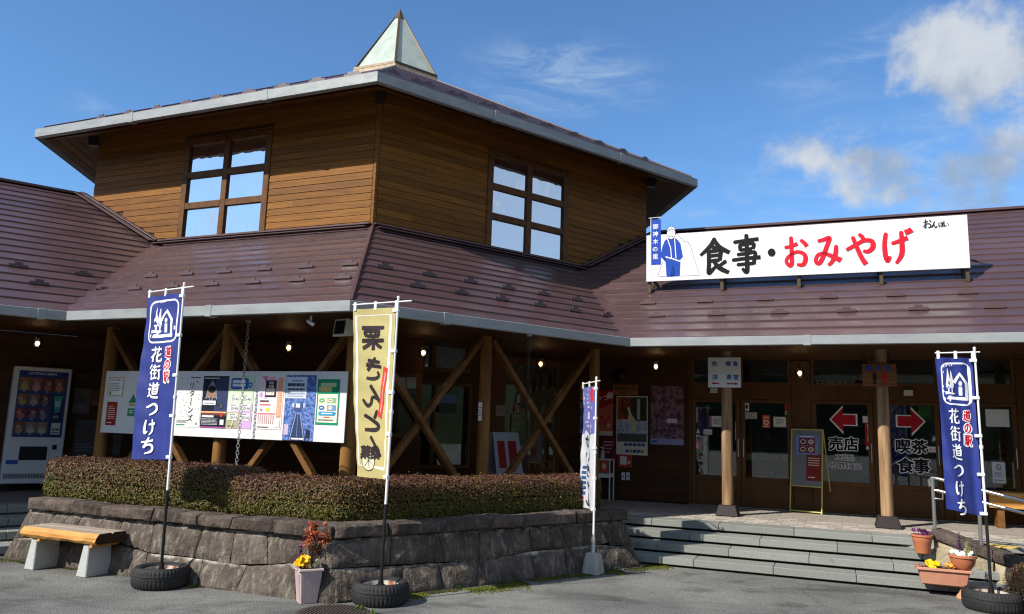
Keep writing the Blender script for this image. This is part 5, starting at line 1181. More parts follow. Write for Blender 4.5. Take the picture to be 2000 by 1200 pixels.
gs((1374, 839, 1391, 849), 'white entrance sticker on the leftmost door', lambda P, w, h: (P.text('出入口', w * .08, h * .18, h * .62, (170, 50, 40), .02, w=w * .84)))
gs((1355, 862, 1368, 886), 'pink and green heart sticker low on the leftmost door', lambda P, w, h: (P.rect(0, 0, w, h * .33, (90, 160, 90)), P.rect(0, h * .33, w, h, (206, 130, 150)), P.disc(w * .5, h * .62, w * .28, h * .2, (236, 200, 206))))
gs((1454, 788, 1463, 803), 'white pictogram sticker at the top left of the second door', lambda P, w, h: (P.disc(w * .5, h * .55, w * .3, h * .3, (50, 50, 52))))
gs((1455, 805, 1463, 819), 'pale blue sticker below the white one on the second door', lambda P, w, h: P.rect(0, 0, w, h, (150, 180, 196)))
gs((1464, 806, 1478, 818), 'cream sticker with a brown ring on the second door', lambda P, w, h: (P.rect(0, 0, w, h, (206, 196, 170)), P.disc(w * .5, h * .5, w * .3, h * .36, (110, 50, 30)), P.disc(w * .5, h * .5, w * .2, h * .24, (206, 196, 170))))
gs((1489, 811, 1504, 836), 'orange heart sticker with white lettering on the second door', lambda P, w, h: (P.rect(0, 0, w, h, (206, 74, 30)), P.text('AED', w * .14, h * .72, h * .2, WH, .01, w=w * .7), P.disc(w * .5, h * .42, w * .34, h * .2, WH), P.disc(w * .5, h * .42, w * .2, h * .12, (206, 74, 30)), P.rows(w * .15, h * .08, w * .85, h * .16, 1, WH, .8)))
gs((1510, 814, 1536, 835), 'white framed certificate taped on the second door', lambda P, w, h: (P.rect(0, 0, w, h, (150, 140, 120)), P.rect(w * .05, h * .07, w * .95, h * .93, (220, 218, 210)), P.rows(w * .2, h * .25, w * .85, h * .8, 4, GR, .35)), 'notice')
gs((1533, 789, 1551, 811), 'red security company sticker in the corner of the second door', lambda P, w, h: (P.rect(0, h * .36, w, h, (196, 16, 44)), P.rect(0, 0, w, h * .36, (200, 200, 198)), P.text('SECOM', w * .08, h * .06, h * .24, (20, 30, 60), .03, w=w * .84)))
gs((1436, 825, 1441, 860), 'slim white handle sign beside the weathered post', lambda P, w, h: P.rows(w * .2, h * .1, w * .8, h * .9, 6, GR, .4))
gs((1690, 826, 1709, 879), 'tall red strip notice between the two lettered doors', lambda P, w, h: (P.rect(0, 0, w, h, (180, 24, 34)), P.text('防犯カメラ作動中', w * .22, h * .96, h * .073, WH, .02, vertical=True, gap=1.15), P.rect(w * .05, 0, w * .95, h * .12, (200, 200, 200))), 'notice')
gs((1685, 813, 1696, 826), 'small blank white tag above the tall red strip', lambda P, w, h: None)
gs((1813, 873, 1838, 884), 'white strip sticker with red lettering on the right lettered door', lambda P, w, h: P.text('出入口', w * .1, h * .14, h * .7, (180, 30, 40), .02, w=w * .8))
gs((1819, 850, 1831, 866), 'grey triangle warning sticker near the right banner', lambda P, w, h: (P.rect(0, 0, w, h, (60, 62, 64)), P.poly([(w * .5, h * .95), (w * .05, h * .3), (w * .95, h * .3)], (190, 190, 186))))
gs((1793, 794, 1818, 818), 'dark green notice beside the right arrow', lambda P, w, h: (P.rect(0, 0, w, h, (34, 70, 24)), P.rows(w * .1, h * .2, w * .9, h * .8, 3, (60, 100, 44), .4)), 'notice')
gs((1925, 800, 1971, 834), 'blank white card on the glass right of the right banner', lambda P, w, h: None, 'notice')
gs((1938, 903, 1964, 944), 'white no smoking notice on the rightmost door', lambda P, w, h: (P.disc(w * .5, h * .76, w * .2, h * .14, (40, 40, 42)), P.disc(w * .5, h * .76, w * .15, h * .105, (224, 224, 220)), P.line([(w * .36, h * .85), (w * .64, h * .67)], .008, (40, 40, 42)), P.rows(w * .12, h * .3, w * .9, h * .54, 4, GR, .35), P.rect(w * .15, h * .08, w * .27, h * .17, (70, 130, 190)), P.rows(w * .35, h * .1, w * .85, h * .15, 1, GR, .6)), 'notice')
for px, lb in (((1466, 759, 1480, 766), 'a'), ): pass
for px, lb in (((1387, 758, 1401, 768), 'grey door sensor over the leftmost doors'), ((1765, 762, 1783, 773), 'white door sensor right of the washroom sign post')):
    xa, za, xb, zb = FAR.rect(*px, DP - .06); q = MB(); q.box(xa, xb, DP - .075, DP - .013, za, zb); tag(q.build('door_sensor', M['cream'], None, FAR.o, FAR.ang, bevel=.006), lb, 'sensor')
# hung paper tags under the eave
for i, (px, lb) in enumerate((((1389, 681, 1394, 690), 'yellow paper tag above the arrow sign'), ((1475, 681, 1480, 690), 'left yellow paper tag above the second transom'), ((1518, 681, 1523, 690), 'right yellow paper tag above the second transom'), ((1927, 680, 1933, 688), 'yellow paper tag right of the right banner'))):
    xa, za, xb, zb = FAR.rect(*px, DP - .03); q = MB(); q.box(xa, xb, DP - .033, DP - .03, za, zb); tag(q.build('paper_tag', ink(190, 160, 30), None, FAR.o, FAR.ang), lb, 'tag', 'yellow tags on the lintel')
# direction sign and washroom sign on the posts
ypz = (post1 + nA * .05 - R_).dot(nA) - .10
xa, za, xb, zb = FAR.rect(1383, 698.5, 1447, 757, ypz)
ds = thing('direction_sign', 'white square sign with blue lettering and two red arrows on the left weathered post', 'sign', FAR.w(0, 0, 0), FAR.ang)
q = MB(); q.box(xa, xb, ypz - .015, ypz + .012, za, zb); q.build('sign_board', M['white'], ds, bevel=.004)
P = Print(); w_, h_ = xb - xa, zb - za; BL = (36, 88, 160)
for t, a, b in (('売', .12, .70), ('店', .14, .26), ('喫', .55, .70), ('茶', .57, .26), ('食', .76, .70), ('堂', .78, .26)): P.text(t, xa + w_ * a, za + h_ * b, h_ * .17, BL, .035)
arrow(P, xa + w_ * .1, xa + w_ * .34, za + h_ * .13, h_ * .05, (170, 20, 46), w_ * .09, True); arrow(P, xa + w_ * .56, xa + w_ * .92, za + h_ * .12, h_ * .05, (170, 20, 46), w_ * .09, False)
P.build('print', ds, fmap=lambda a, b, o: (a, ypz - .0155 - o, b))
ypz = (post2 + nA * .05 - R_).dot(nA) - .10
xa, za, xb, zb = FAR.rect(1684, 711, 1751, 755, ypz)
ws = thing('washroom_sign', 'brown wooden sign hung on chains with a black and a red figure', 'sign', FAR.w(0, 0, 0), FAR.ang)
q = MB(); q.box(xa, xb, ypz - .02, ypz + .01, za, zb); q.build('plank', M['sanded'], ws, bevel=.005)
q = MB()
for xx in (xa + .06, xb - .06): q.tube([(xx, ypz, zb), (xx - .04, ypz + .05, zb + .16)], .005, 6)
q.build('chain', M['black'], ws)
P = Print(); w_, h_ = xb - xa, zb - za
for i, c in enumerate('御手洗'): P.text(c, xa + w_ * (.10 + .28 * i), za + h_ * .68, h_ * .26, (30, 70, 160), .035)
for cx, c in ((.36, (14, 14, 16)), (.64, (190, 24, 36))):
    X = xa + w_ * cx; P.disc(X, za + h_ * .62, w_ * .032, w_ * .032, c)
    if cx < .5: P.rect(X - w_ * .055, za + h_ * .3, X + w_ * .055, za + h_ * .56, c); P.rect(X - w_ * .04, za + h_ * .08, X - w_ * .004, za + h_ * .31, c); P.rect(X + w_ * .004, za + h_ * .08, X + w_ * .04, za + h_ * .31, c)
    else: P.poly([(X - w_ * .03, za + h_ * .56), (X + w_ * .03, za + h_ * .56), (X + w_ * .09, za + h_ * .36), (X + w_ * .03, za + h_ * .26), (X - w_ * .03, za + h_ * .26), (X - w_ * .09, za + h_ * .36)], c); P.rect(X - w_ * .02, za + h_ * .08, X + w_ * .02, za + h_ * .28, c)
P.build('print', ws, fmap=lambda a, b, o: (a, ypz - .0205 - o, b))
# easel with the menu
ey0 = (ground_pt(1545, 1003, ZP) - R_).dot(nA)
es = thing('menu_easel', 'pale yellow framed easel with a grey board of menu photos beside the doors', 'easel', (0, 0, 0))
e0, e1 = ground_pt(1543, 1000, ZP), ground_pt(1605, 1006, ZP); FE = Frame(e0, None, math.atan2((e1 - e0).y, (e1 - e0).x)); es.location = FE.w(0, 0, ZP); es.rotation_euler = (0, 0, FE.ang); wE = (e1 - e0).length
ztop = FE.at(1570, 839, 0)[1] - ZP; zbr = FE.at(1570, 950, 0)[1] - ZP
for x in (0, wE): q = MB(); q.tube([(x, 0, 0), (x, .16, ztop)], .012, 8); q.build('leg', M['yellowpipe'], es, smooth=True); q = MB(); q.tube([(x, .5, 0), (x, .17, ztop)], .010, 8); q.build('leg', M['yellowpipe'], es, smooth=True)
q = MB()
for z in (.03, zbr, ztop): q.tube([(0, .16 * z / ztop, z), (wE, .16 * z / ztop, z)], .011, 8)
q.build('crossbar', M['yellowpipe'], es, smooth=True)
sl = .16 / ztop; q = MB(); q.hexa([(.014, sl * zbr + .004, zbr + .012), (wE - .014, sl * zbr + .004, zbr + .012), (wE - .014, sl * zbr + .018, zbr + .012), (.014, sl * zbr + .018, zbr + .012)], [(.014, sl * ztop + .004, ztop - .012), (wE - .014, sl * ztop + .004, ztop - .012), (wE - .014, sl * ztop + .018, ztop - .012), (.014, sl * ztop + .018, ztop - .012)]); q.build('felt_board', M['greyboard'], es)
def on_easel(lb, cat, x0, z0, x1, z1, draw, name):
    o = thing(name, lb, cat, FE.w(x0, sl * z0 + .002, ZP + z0), FE.ang); P = Print(); w, h = x1 - x0, z1 - z0; q = MB(); q.hexa([(0, -.002, 0), (w, -.002, 0), (w, 0, 0), (0, 0, 0)], [(0, sl * h - .002, h), (w, sl * h - .002, h), (w, sl * h, h), (0, sl * h, h)]); q.build('sheet', M['paper'], o); draw(P, w, h); P.build('print', o, fmap=lambda a, b, oo: (a, sl * b - .002 - oo, b))
def d_menu(P, w, h):
    P.rect(0, 0, w, h, (130, 140, 190)); P.rows(w * .2, h * .88, w * .8, h * .97, 1, WH, .6)
    for r in range(2):
        for c in range(2): P.rect(w * (.16 + .36 * c), h * (.1 + .38 * r), w * (.50 + .36 * c), h * (.46 + .38 * r), (120, 20, 40)); P.disc(w * (.33 + .36 * c), h * (.28 + .38 * r), w * .13, h * .13, (214, 206, 190)); P.disc(w * (.33 + .36 * c), h * (.28 + .38 * r), w * .09, h * .08, ((90, 70, 50), (150, 150, 80), (70, 60, 60), (190, 170, 140))[2 * r + c])
hE = ztop - zbr
on_easel('purple sheet of four meal photos on the grey easel', 'menu', wE * .14, zbr + hE * .55, wE * .86, zbr + hE * .90, d_menu, 'menu_sheet')
on_easel('red brown notice with white rows on the grey easel', 'notice', wE * .5, zbr + hE * .10, wE * .97, zbr + hE * .56, lambda P, w, h: (P.rect(0, 0, w, h, (130, 44, 30)), P.rows(w * .1, h * .55, w * .9, h * .9, 4, (220, 196, 186), .4), P.rows(w * .1, h * .1, w * .6, h * .16, 1, WH, .6)), 'notice')
cx0, cz0 = FAR.at(1934, 992, DP - .7); cx1 = cx0 + 1.5; cz1 = FAR.at(1960, 962, DP - .7)[1]
ct_w = thing('porch_bench', 'orange brown wooden bench under the porch behind the handrail', 'bench', FAR.w(0, 0, 0), FAR.ang)
q = MB(); q.box(cx0, cx1, DP - .7, DP - .28, cz1 - .06, cz1); q.build('seat', M['slab'], ct_w, bevel=.008); q = MB(); q.box(cx0, cx1, DP - .66, DP - .63, cz0, cz1 - .062); q.build('front_board', M['slab'], ct_w)
for x in (cx0 + .1, cx1 - .2): q = MB(); q.box(x, x + .09, DP - .62, DP - .32, ZP, cz1 - .063); q.build('leg', M['brace'], ct_w)
a_, b_ = FAR.at(1936, 962, DP + .35), FAR.at(1990, 936, DP + .35); dk = thing('display_counter', 'pale yellow counter with dark recesses inside the rightmost door', 'counter', FAR.w(0, 0, 0), FAR.ang); q = MB(); q.box(a_[0], a_[0] + 1.2, DP + .35, DP + .7, a_[1] + .02, b_[1]); q.build('counter_top', pbr('yellow_board', (.50, .37, .10), .6), dk)
for i in range(4): q = MB(); q.box(a_[0] + .06 + i * .28, a_[0] + .2 + i * .28, DP + .336, DP + .349, a_[1] + .03, a_[1] + .11); q.build('recess', M['black'], dk)
# ================================================================== ENTRANCE LAMPS
def lamp_at(lb, px, py, fr, d):
    x, z = fr.at(px, py, d); return fr.w(x, d, z), lb
lamps = [lamp_at('round glass pendant lamp above the vending machine', 73, 671, FBL, 1.6), lamp_at('round glass pendant lamp above the notice board', 564, 679, FAM, 1.6), lamp_at('round glass pendant lamp right of the cream banner', 827, 689, FBM, 1.6), lamp_at('round glass pendant lamp right of the long rain chain', 1056, 711, FBM, 1.6), lamp_at('round glass pendant lamp above the tall map poster', 1281, 716, FAR, 1.6), lamp_at('round glass pendant lamp between the two weathered posts', 1562, 729, FAR, 1.6)]
proto = None
for loc, lb in lamps:
    if proto is None:
        proto = t = thing('pendant_lamp', lb, 'lamp', loc, 0, 'globe lamps hanging under the porch')
        q = MB(); q.lathe([(.075 * math.sin(rad(a)), -.092 * math.cos(rad(a))) for a in range(0, 166, 15)], 20); q.build('glass_globe', M['globe'], t, smooth='all')
        q = MB(); q.lathe([(.0, -.035), (.02, -.028), (.03, -.008), (.026, .014), (.014, .03)], 14); q.build('bulb', M['bulb'], t, smooth='all')
        q = MB(); q.lathe([(.014, .03), (.03, .035), (.03, .085), (.024, .1), (.005, .11)], 14); q.build('lamp_cap', M['darkmetal'], t, smooth=True)
        q = MB(); q.tube([(0, 0, .105), (0, 0, .26)], .004, 6); q.build('cord', M['black'], t)
        pt = bpy.data.lights.new('bulb_light', 'POINT'); pt.energy = .5; pt.color = (1, .62, .3); pt.shadow_soft_size = .03; po = bpy.data.objects.new('bulb_light', pt); COL.objects.link(po); po.parent = t; po.location = (0, 0, -.06)
    else: t = copy_tree(proto); t.location = loc; t['label'] = lb
# ================================================================== VENDING MACHINE
yv = 2.45
vx0, vx1 = FBL.at(30, 713, yv)[0], FBL.at(142, 722, yv)[0]; vz1 = FBL.at(86, 718, yv)[1]; vz0 = FBL.at(60, 945, yv)[1]
vw, vh = vx1 - vx0, vz1 - vz0
vm = thing('vending_machine', 'white ice cream vending machine in the shade at the left edge', 'vending machine', FBL.w(vx0, yv, vz0), FBL.ang)
M['vwhite'] = pbr('vending_white', (.60, .62, .66), .4)
q = MB(); q.box(0, vw, 0, .62, .0, vh); q.build('cabinet', M['vwhite'], vm, bevel=.012)
q = MB(); q.box(.05, .12, .05, .55, ZP - vz0, 0); q.box(vw - .12, vw - .05, .05, .55, ZP - vz0, 0); q.build('foot', M['black'], vm)
def vb(x0, y0, x1, y1):                # photo pixels to the machine's front
    xa, za, xb, zb = FBL.rect(x0, y0, x1, y1, yv); return xa - vx0, za - vz0, xb - vx0, zb - vz0
q = MB(); q.box(.07, vw - .05, -.012, -.001, vh * .395, vh * .965); q.build('display_door', ink(52, 66, 118), vm, bevel=.01)
P = Print(); P.rect(.09, vh * .925, vw - .07, vh * .96, (28, 52, 128)); P.text('LOTTE ICE CREAM', .2, vh * .932, .045, (200, 214, 230), .03, w=vw - .42)
rows_ = [(4, .775, .905), (3, .655, .765), (3, .535, .645), (3, .41, .525)]
pc = [(190, 160, 90), (206, 120, 130), (160, 60, 40), (190, 90, 60), (180, 140, 60), (170, 150, 170), (120, 60, 70), (176, 60, 60), (110, 50, 80), (90, 100, 140), (170, 110, 60), (190, 180, 170), (200, 190, 150)]
k = 0
for n, a, b in rows_:
    wv = (vw - .16) if n == 4 else (vw - .16) * .72
    for i in range(n):
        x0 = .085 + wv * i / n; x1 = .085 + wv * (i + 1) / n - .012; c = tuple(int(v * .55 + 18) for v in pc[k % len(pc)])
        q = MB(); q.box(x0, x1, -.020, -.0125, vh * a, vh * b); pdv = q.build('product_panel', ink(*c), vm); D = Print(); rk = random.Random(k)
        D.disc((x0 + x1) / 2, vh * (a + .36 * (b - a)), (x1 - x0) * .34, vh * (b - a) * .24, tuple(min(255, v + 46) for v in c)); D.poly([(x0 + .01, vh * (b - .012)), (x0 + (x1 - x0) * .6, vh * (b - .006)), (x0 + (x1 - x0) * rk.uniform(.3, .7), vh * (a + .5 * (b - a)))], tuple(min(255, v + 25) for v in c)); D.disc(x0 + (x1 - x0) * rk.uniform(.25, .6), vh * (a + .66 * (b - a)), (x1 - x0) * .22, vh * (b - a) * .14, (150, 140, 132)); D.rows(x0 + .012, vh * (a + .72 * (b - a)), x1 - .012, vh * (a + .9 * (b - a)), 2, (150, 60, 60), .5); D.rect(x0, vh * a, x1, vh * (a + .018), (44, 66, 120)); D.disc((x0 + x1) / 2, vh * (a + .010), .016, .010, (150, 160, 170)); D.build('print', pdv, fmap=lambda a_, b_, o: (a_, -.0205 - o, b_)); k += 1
xs_ = .085 + (vw - .16) * .74
P.rect(xs_, vh * .40, vw - .075, vh * .765, (34, 44, 90)); P.poly([(xs_ + .02, vh * .75), (vw - .09, vh * .76), (vw - .12, vh * .62), (xs_ + .06, vh * .60)], (74, 150, 150)); P.rect(xs_ + .05, vh * .66, xs_ + .12, vh * .71, (160, 190, 180)); P.rect(xs_ + .035, vh * .56, xs_ + .12, vh * .585, (120, 120, 116)); P.rect(xs_ + .03, vh * .42, vw - .085, vh * .52, (196, 200, 206)); P.text('ice', xs_ + .045, vh * .45, .07, (26, 34, 60), .04, w=.1); P.rows(xs_ + .04, vh * .428, vw - .1, vh * .444, 1, (60, 70, 100), .7)
P.build('print', vm, fmap=lambda a, b, o: (a, -.0125 - o, b))
q = MB(); q.box(.2, vw * .72, -.012, -.001, vh * .20, vh * .315); q.build('hatch', M['black'], vm, bevel=.008)
q = MB(); q.box(vw * .8, vw * .88, -.010, -.001, vh * .29, vh * .33); q.build('coin_return', M['black'], vm)
q = MB()
for i in range(36): x = .03 + (vw - .06) * i / 36; q.box(x, x + .010, -.006, -.001, vh * .045, vh * .085)
q.build('vent_slot', M['black'], vm)
q = MB(); q.box(.04, .2, -.004, -.001, vh * .165, vh * .2); q.build('instruction_label', ink(70, 90, 170), vm)
# lettering and dim posters on the left wing wall
P = Print()
for i, c in enumerate('木曽花街道'):
    px = (153, 165, 181, 191.5, 202)[i]; x_, z_ = FBL.at(px - 5, 742, DP - .02); P.text(c, x_, z_, .115, (84, 74, 60), .01)
P.build('lettering', building, fmap=lambda a, b, o: (a, DP - .022 - o, b), loc=FBL.o, rot=FBL.ang)
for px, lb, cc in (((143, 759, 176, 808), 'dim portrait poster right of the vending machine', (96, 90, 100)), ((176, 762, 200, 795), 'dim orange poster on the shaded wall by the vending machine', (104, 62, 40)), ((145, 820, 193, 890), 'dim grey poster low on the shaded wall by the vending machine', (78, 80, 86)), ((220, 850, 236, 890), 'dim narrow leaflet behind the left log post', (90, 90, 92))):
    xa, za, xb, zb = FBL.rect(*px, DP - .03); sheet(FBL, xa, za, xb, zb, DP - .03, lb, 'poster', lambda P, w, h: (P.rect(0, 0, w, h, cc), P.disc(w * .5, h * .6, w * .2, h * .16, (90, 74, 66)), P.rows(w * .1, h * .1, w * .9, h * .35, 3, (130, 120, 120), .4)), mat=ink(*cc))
# things under the middle porch
xa, za, xb, zb = FBM.rect(858, 770, 891, 806, yB - .06); sheet(FBM, xa, za, xb, zb, yB - .06, 'blue landscape photo poster on the shaded window', 'poster', lambda P, w, h: (P.rect(0, 0, w, h * .5, (60, 70, 60)), P.rect(0, h * .5, w, h, (90, 120, 160))))
for px, lb, c in (((968, 792, 986, 813), 'white notice on the shaded porch door', (150, 140, 136)), ((1009, 771, 1016, 787), 'small white sticker high by the porch door', (170, 170, 170)), ((1005, 792, 1014, 807), 'small red and white sticker by the porch door', (170, 120, 116)), ((999, 810, 1014, 843), 'pale green leaflet by the porch door', (110, 130, 100)), ((934, 786, 941, 822), 'slim white card on the middle log post', (190, 190, 188))):
    dd = yB - .075 if px[0] > 950 else .70
    xa, za, xb, zb = FBM.rect(*px, dd); sheet(FBM, xa, za, xb, zb, dd, lb, 'notice', lambda P, w, h: P.rows(w * .1, h * .2, w * .9, h * .8, 4, (120, 60, 60), .35), mat=ink(*c), name='notice')
xa, za = FBM.at(980, 935, 1.5); xb, zb = FBM.at(1003, 935, 1.5); zt_ = FBM.at(960, 818, 1.5)[1]
af = thing('a_frame_sign', 'white standing sign with red notices behind the middle log post', 'sign', FBM.w(FBM.at(958, 930, 1.5)[0], 1.5, ZP), FBM.ang)
for s in (1, -1):
    q = MB(); y0, y1 = (-.28, -.02) if s > 0 else (.28, .02); q.hexa([(0, y0, 0), (.5, y0, 0), (.5, y0 + .02, 0), (0, y0 + .02, 0)], [(0, y1, 1.15), (.5, y1, 1.15), (.5, y1 + .02, 1.15), (0, y1 + .02, 1.15)]); q.build('panel', ink(150, 152, 156), af, bevel=.004)  # white panels coloured grey to stand in for the porch shade
P = Print(); P.rect(.06, .62, .20, 1.02, (130, 30, 36)); P.rect(.26, .62, .42, 1.02, (130, 30, 36)); P.rect(.16, .2, .36, .52, (180, 60, 50)); P.rect(.2, .26, .32, .46, (200, 190, 186)); P.build('print', af, fmap=lambda a, b, o: (a, -.28 + .26 * b / 1.15 - .002 - o, b))
tb = thing('side_table', 'slim white metal table with a shelf against the dark wall', 'table', FAR.w(FAR.at(1170, 905, DP - .3)[0] - .06, DP - .42, ZP), FAR.ang)
zt_ = FAR.at(1185, 897, DP - .4)[1] - ZP; q = MB(); q.box(0, .30, 0, .3, zt_ - .02, zt_); q.build('table_top', M['whiteplastic'], tb)
for x in (.012, .288):
    for y in (.012, .288): q = MB(); q.box(x - .01, x + .01, y - .01, y + .01, 0, zt_ - .021); q.build('leg', M['white'], tb)
q = MB(); q.box(.024, .276, .0, .3, zt_ * .55, zt_ * .55 + .07); q.build('shelf', M['whiteplastic'], tb)
bt = thing('sanitiser_bottle', 'clear pump bottle standing on the slim white table', 'bottle', FAR.w(FAR.at(1177, 885, DP - .3)[0], DP - .3, ZP + zt_)); q = MB(); q.lathe([(0, .001), (.035, .001), (.037, .02), (.037, .11), (.02, .135), (.012, .14)], 14); q.build('body', pbr('clear_plastic', (.5, .54, .58), .2), bt, smooth=True); q = MB(); q.lathe([(.012, .14), (.014, .16), (.005, .165), (.005, .2), (.0, .2)], 10); q.box(-.045, .012, -.007, .007, .195, .208); q.build('pump', M['whiteplastic'], bt)
xa, za, xb, zb = FAR.rect(1172, 899, 1188, 923, DP - .43); sheet(FAR, xa, za, xb, zb, DP - .43, 'orange notice hanging from the slim white table', 'notice', lambda P, w, h: (P.rect(0, 0, w, h, (190, 80, 60)), P.rect(w * .3, h * .3, w * .7, h * .7, (210, 200, 196))), name='notice')
# loudspeaker on the corner post, camera under the eave
xa, za, xb, zb = FAM.rect(665, 626, 694, 661, .62); sp = thing('horn_speaker', 'cream box loudspeaker with dark grille at the corner post beside the cream banner', 'loudspeaker', FAM.w(xa, .45, za), FAM.ang - rad(14)); w_, h_ = xb - xa + .02, zb - za
q = MB(); q.hexa([(0, 0, 0), (w_, 0, 0), (w_ * .9, .16, .02), (w_ * .1, .16, .02)], [(0, .03, h_), (w_, .03, h_), (w_ * .9, .16, h_ - .02), (w_ * .1, .16, h_ - .02)]); q.build('housing', M['cream'], sp, bevel=.01); q = MB(); q.hexa([(.03, -.004, .03), (w_ - .03, -.004, .03), (w_ - .03, .01, .03), (.03, .01, .03)], [(.03, .022, h_ - .03), (w_ - .03, .022, h_ - .03), (w_ - .03, .034, h_ - .03), (.03, .034, h_ - .03)]); q.build('grille', M['black'], sp)
x_, z_ = FAM.at(607, 627, .1); sc = thing('security_camera', 'small white security camera under the gutter', 'camera', FAM.w(x_, .1, z_)); q = MB(); q.tube([(0, 0, .06), (0, 0, .0)], .012, 8); q.build('bracket', M['white'], sc); q = MB(); q.tube([(-.04, .03, .0), (.045, -.07, -.05)], .022, 10); q.build('body', M['whiteplastic'], sc, smooth=True)
# rain chains
def chain(lb, fr, px, py, z1, z0, mat, y=-.055):
    x, _ = fr.at(px, py, y); t = thing('rain_chain', lb, 'chain', fr.w(x, y, z1), 0, 'rain chains hanging from the gutters'); mb = MB(); z = 0; k = 0
    while z1 + z > z0:
        pts = [(.019 * math.cos(a), .027 * math.sin(a)) for a in [2 * math.pi * i / 10 for i in range(11)]]; up = k % 2
        mb.tube([(0 if up else a, a if up else 0, z - .027 + b) for a, b in pts], .0046, 5, cap=False); z -= .044; k += 1
    mb.build('links', mat, t, smooth='all'); q = MB(); q.box(-.03, .03, -.03, .03, -.0, .03); q.build('outlet', M['gutter'], t); return t
M['chain'] = pbr('dark_chain', (.045, .045, .05), .5, .5)
chain('dark rain chain hanging free right of the middle log post', FBM, 1030, 800, ZE - .02, .62, M['chain'])
chain('grey rain chain hanging before the number plate poster', FAM, 471, 800, ZE + .03, .62, M['pipe'], .64)
chain('thin rain chain showing below the blue banner', FBL, 40, 680, ZE - .02, ZP + .1, M['pipe']) if False else None
# ================================================================== BANNERS
def tyre(parent, r=.275, h=.20, loc=(0, 0, 0)):
    q = MB(); prof = [(r * .60, .012), (r * .72, .0), (r * .90, .004), (r * .965, .022), (r * .985, .04), (r * .996, .06), (r * 1.0, .075), (r * .985, .078), (r * .985, .083), (r, .086), (r * 1.003, .1), (r, .116), (r * .985, .119), (r * .985, .124), (r, .127), (r * .994, .145), (r * .982, .162), (r * .955, .182), (r * .88, h), (r * .74, h - .002), (r * .66, h - .016), (r * .62, h - .034), (r * .60, h - .05)]
    tread = set(range(3, 18))
    q.lathe(prof, 132, loc, fn=lambda j, k: -.009 if (j in tread and (k + (j > 10)) % 3 == 0 and j not in (7, 8, 13, 14)) else 0); t = q.build('tyre', M['rubber'], parent, smooth=True)
    q = MB(); q.lathe([(r * .63, h - .030), (r * .60, h - .026), (r * .585, h - .05), (r * .54, h - .085), (r * .50, h - .12), (r * .25, h - .10), (.05, h - .09), (.05, h - .075), (0, h - .075)], 40, loc); q.build('rim', M['rim'], t, smooth=True)
    q = MB(); q.lathe([(.02, h - .07), (.085, h - .07), (.09, h - .055), (.03, h - .03), (.02, h + .03)], 16, loc); q.build('pole_socket', M['black'], t, smooth=True)
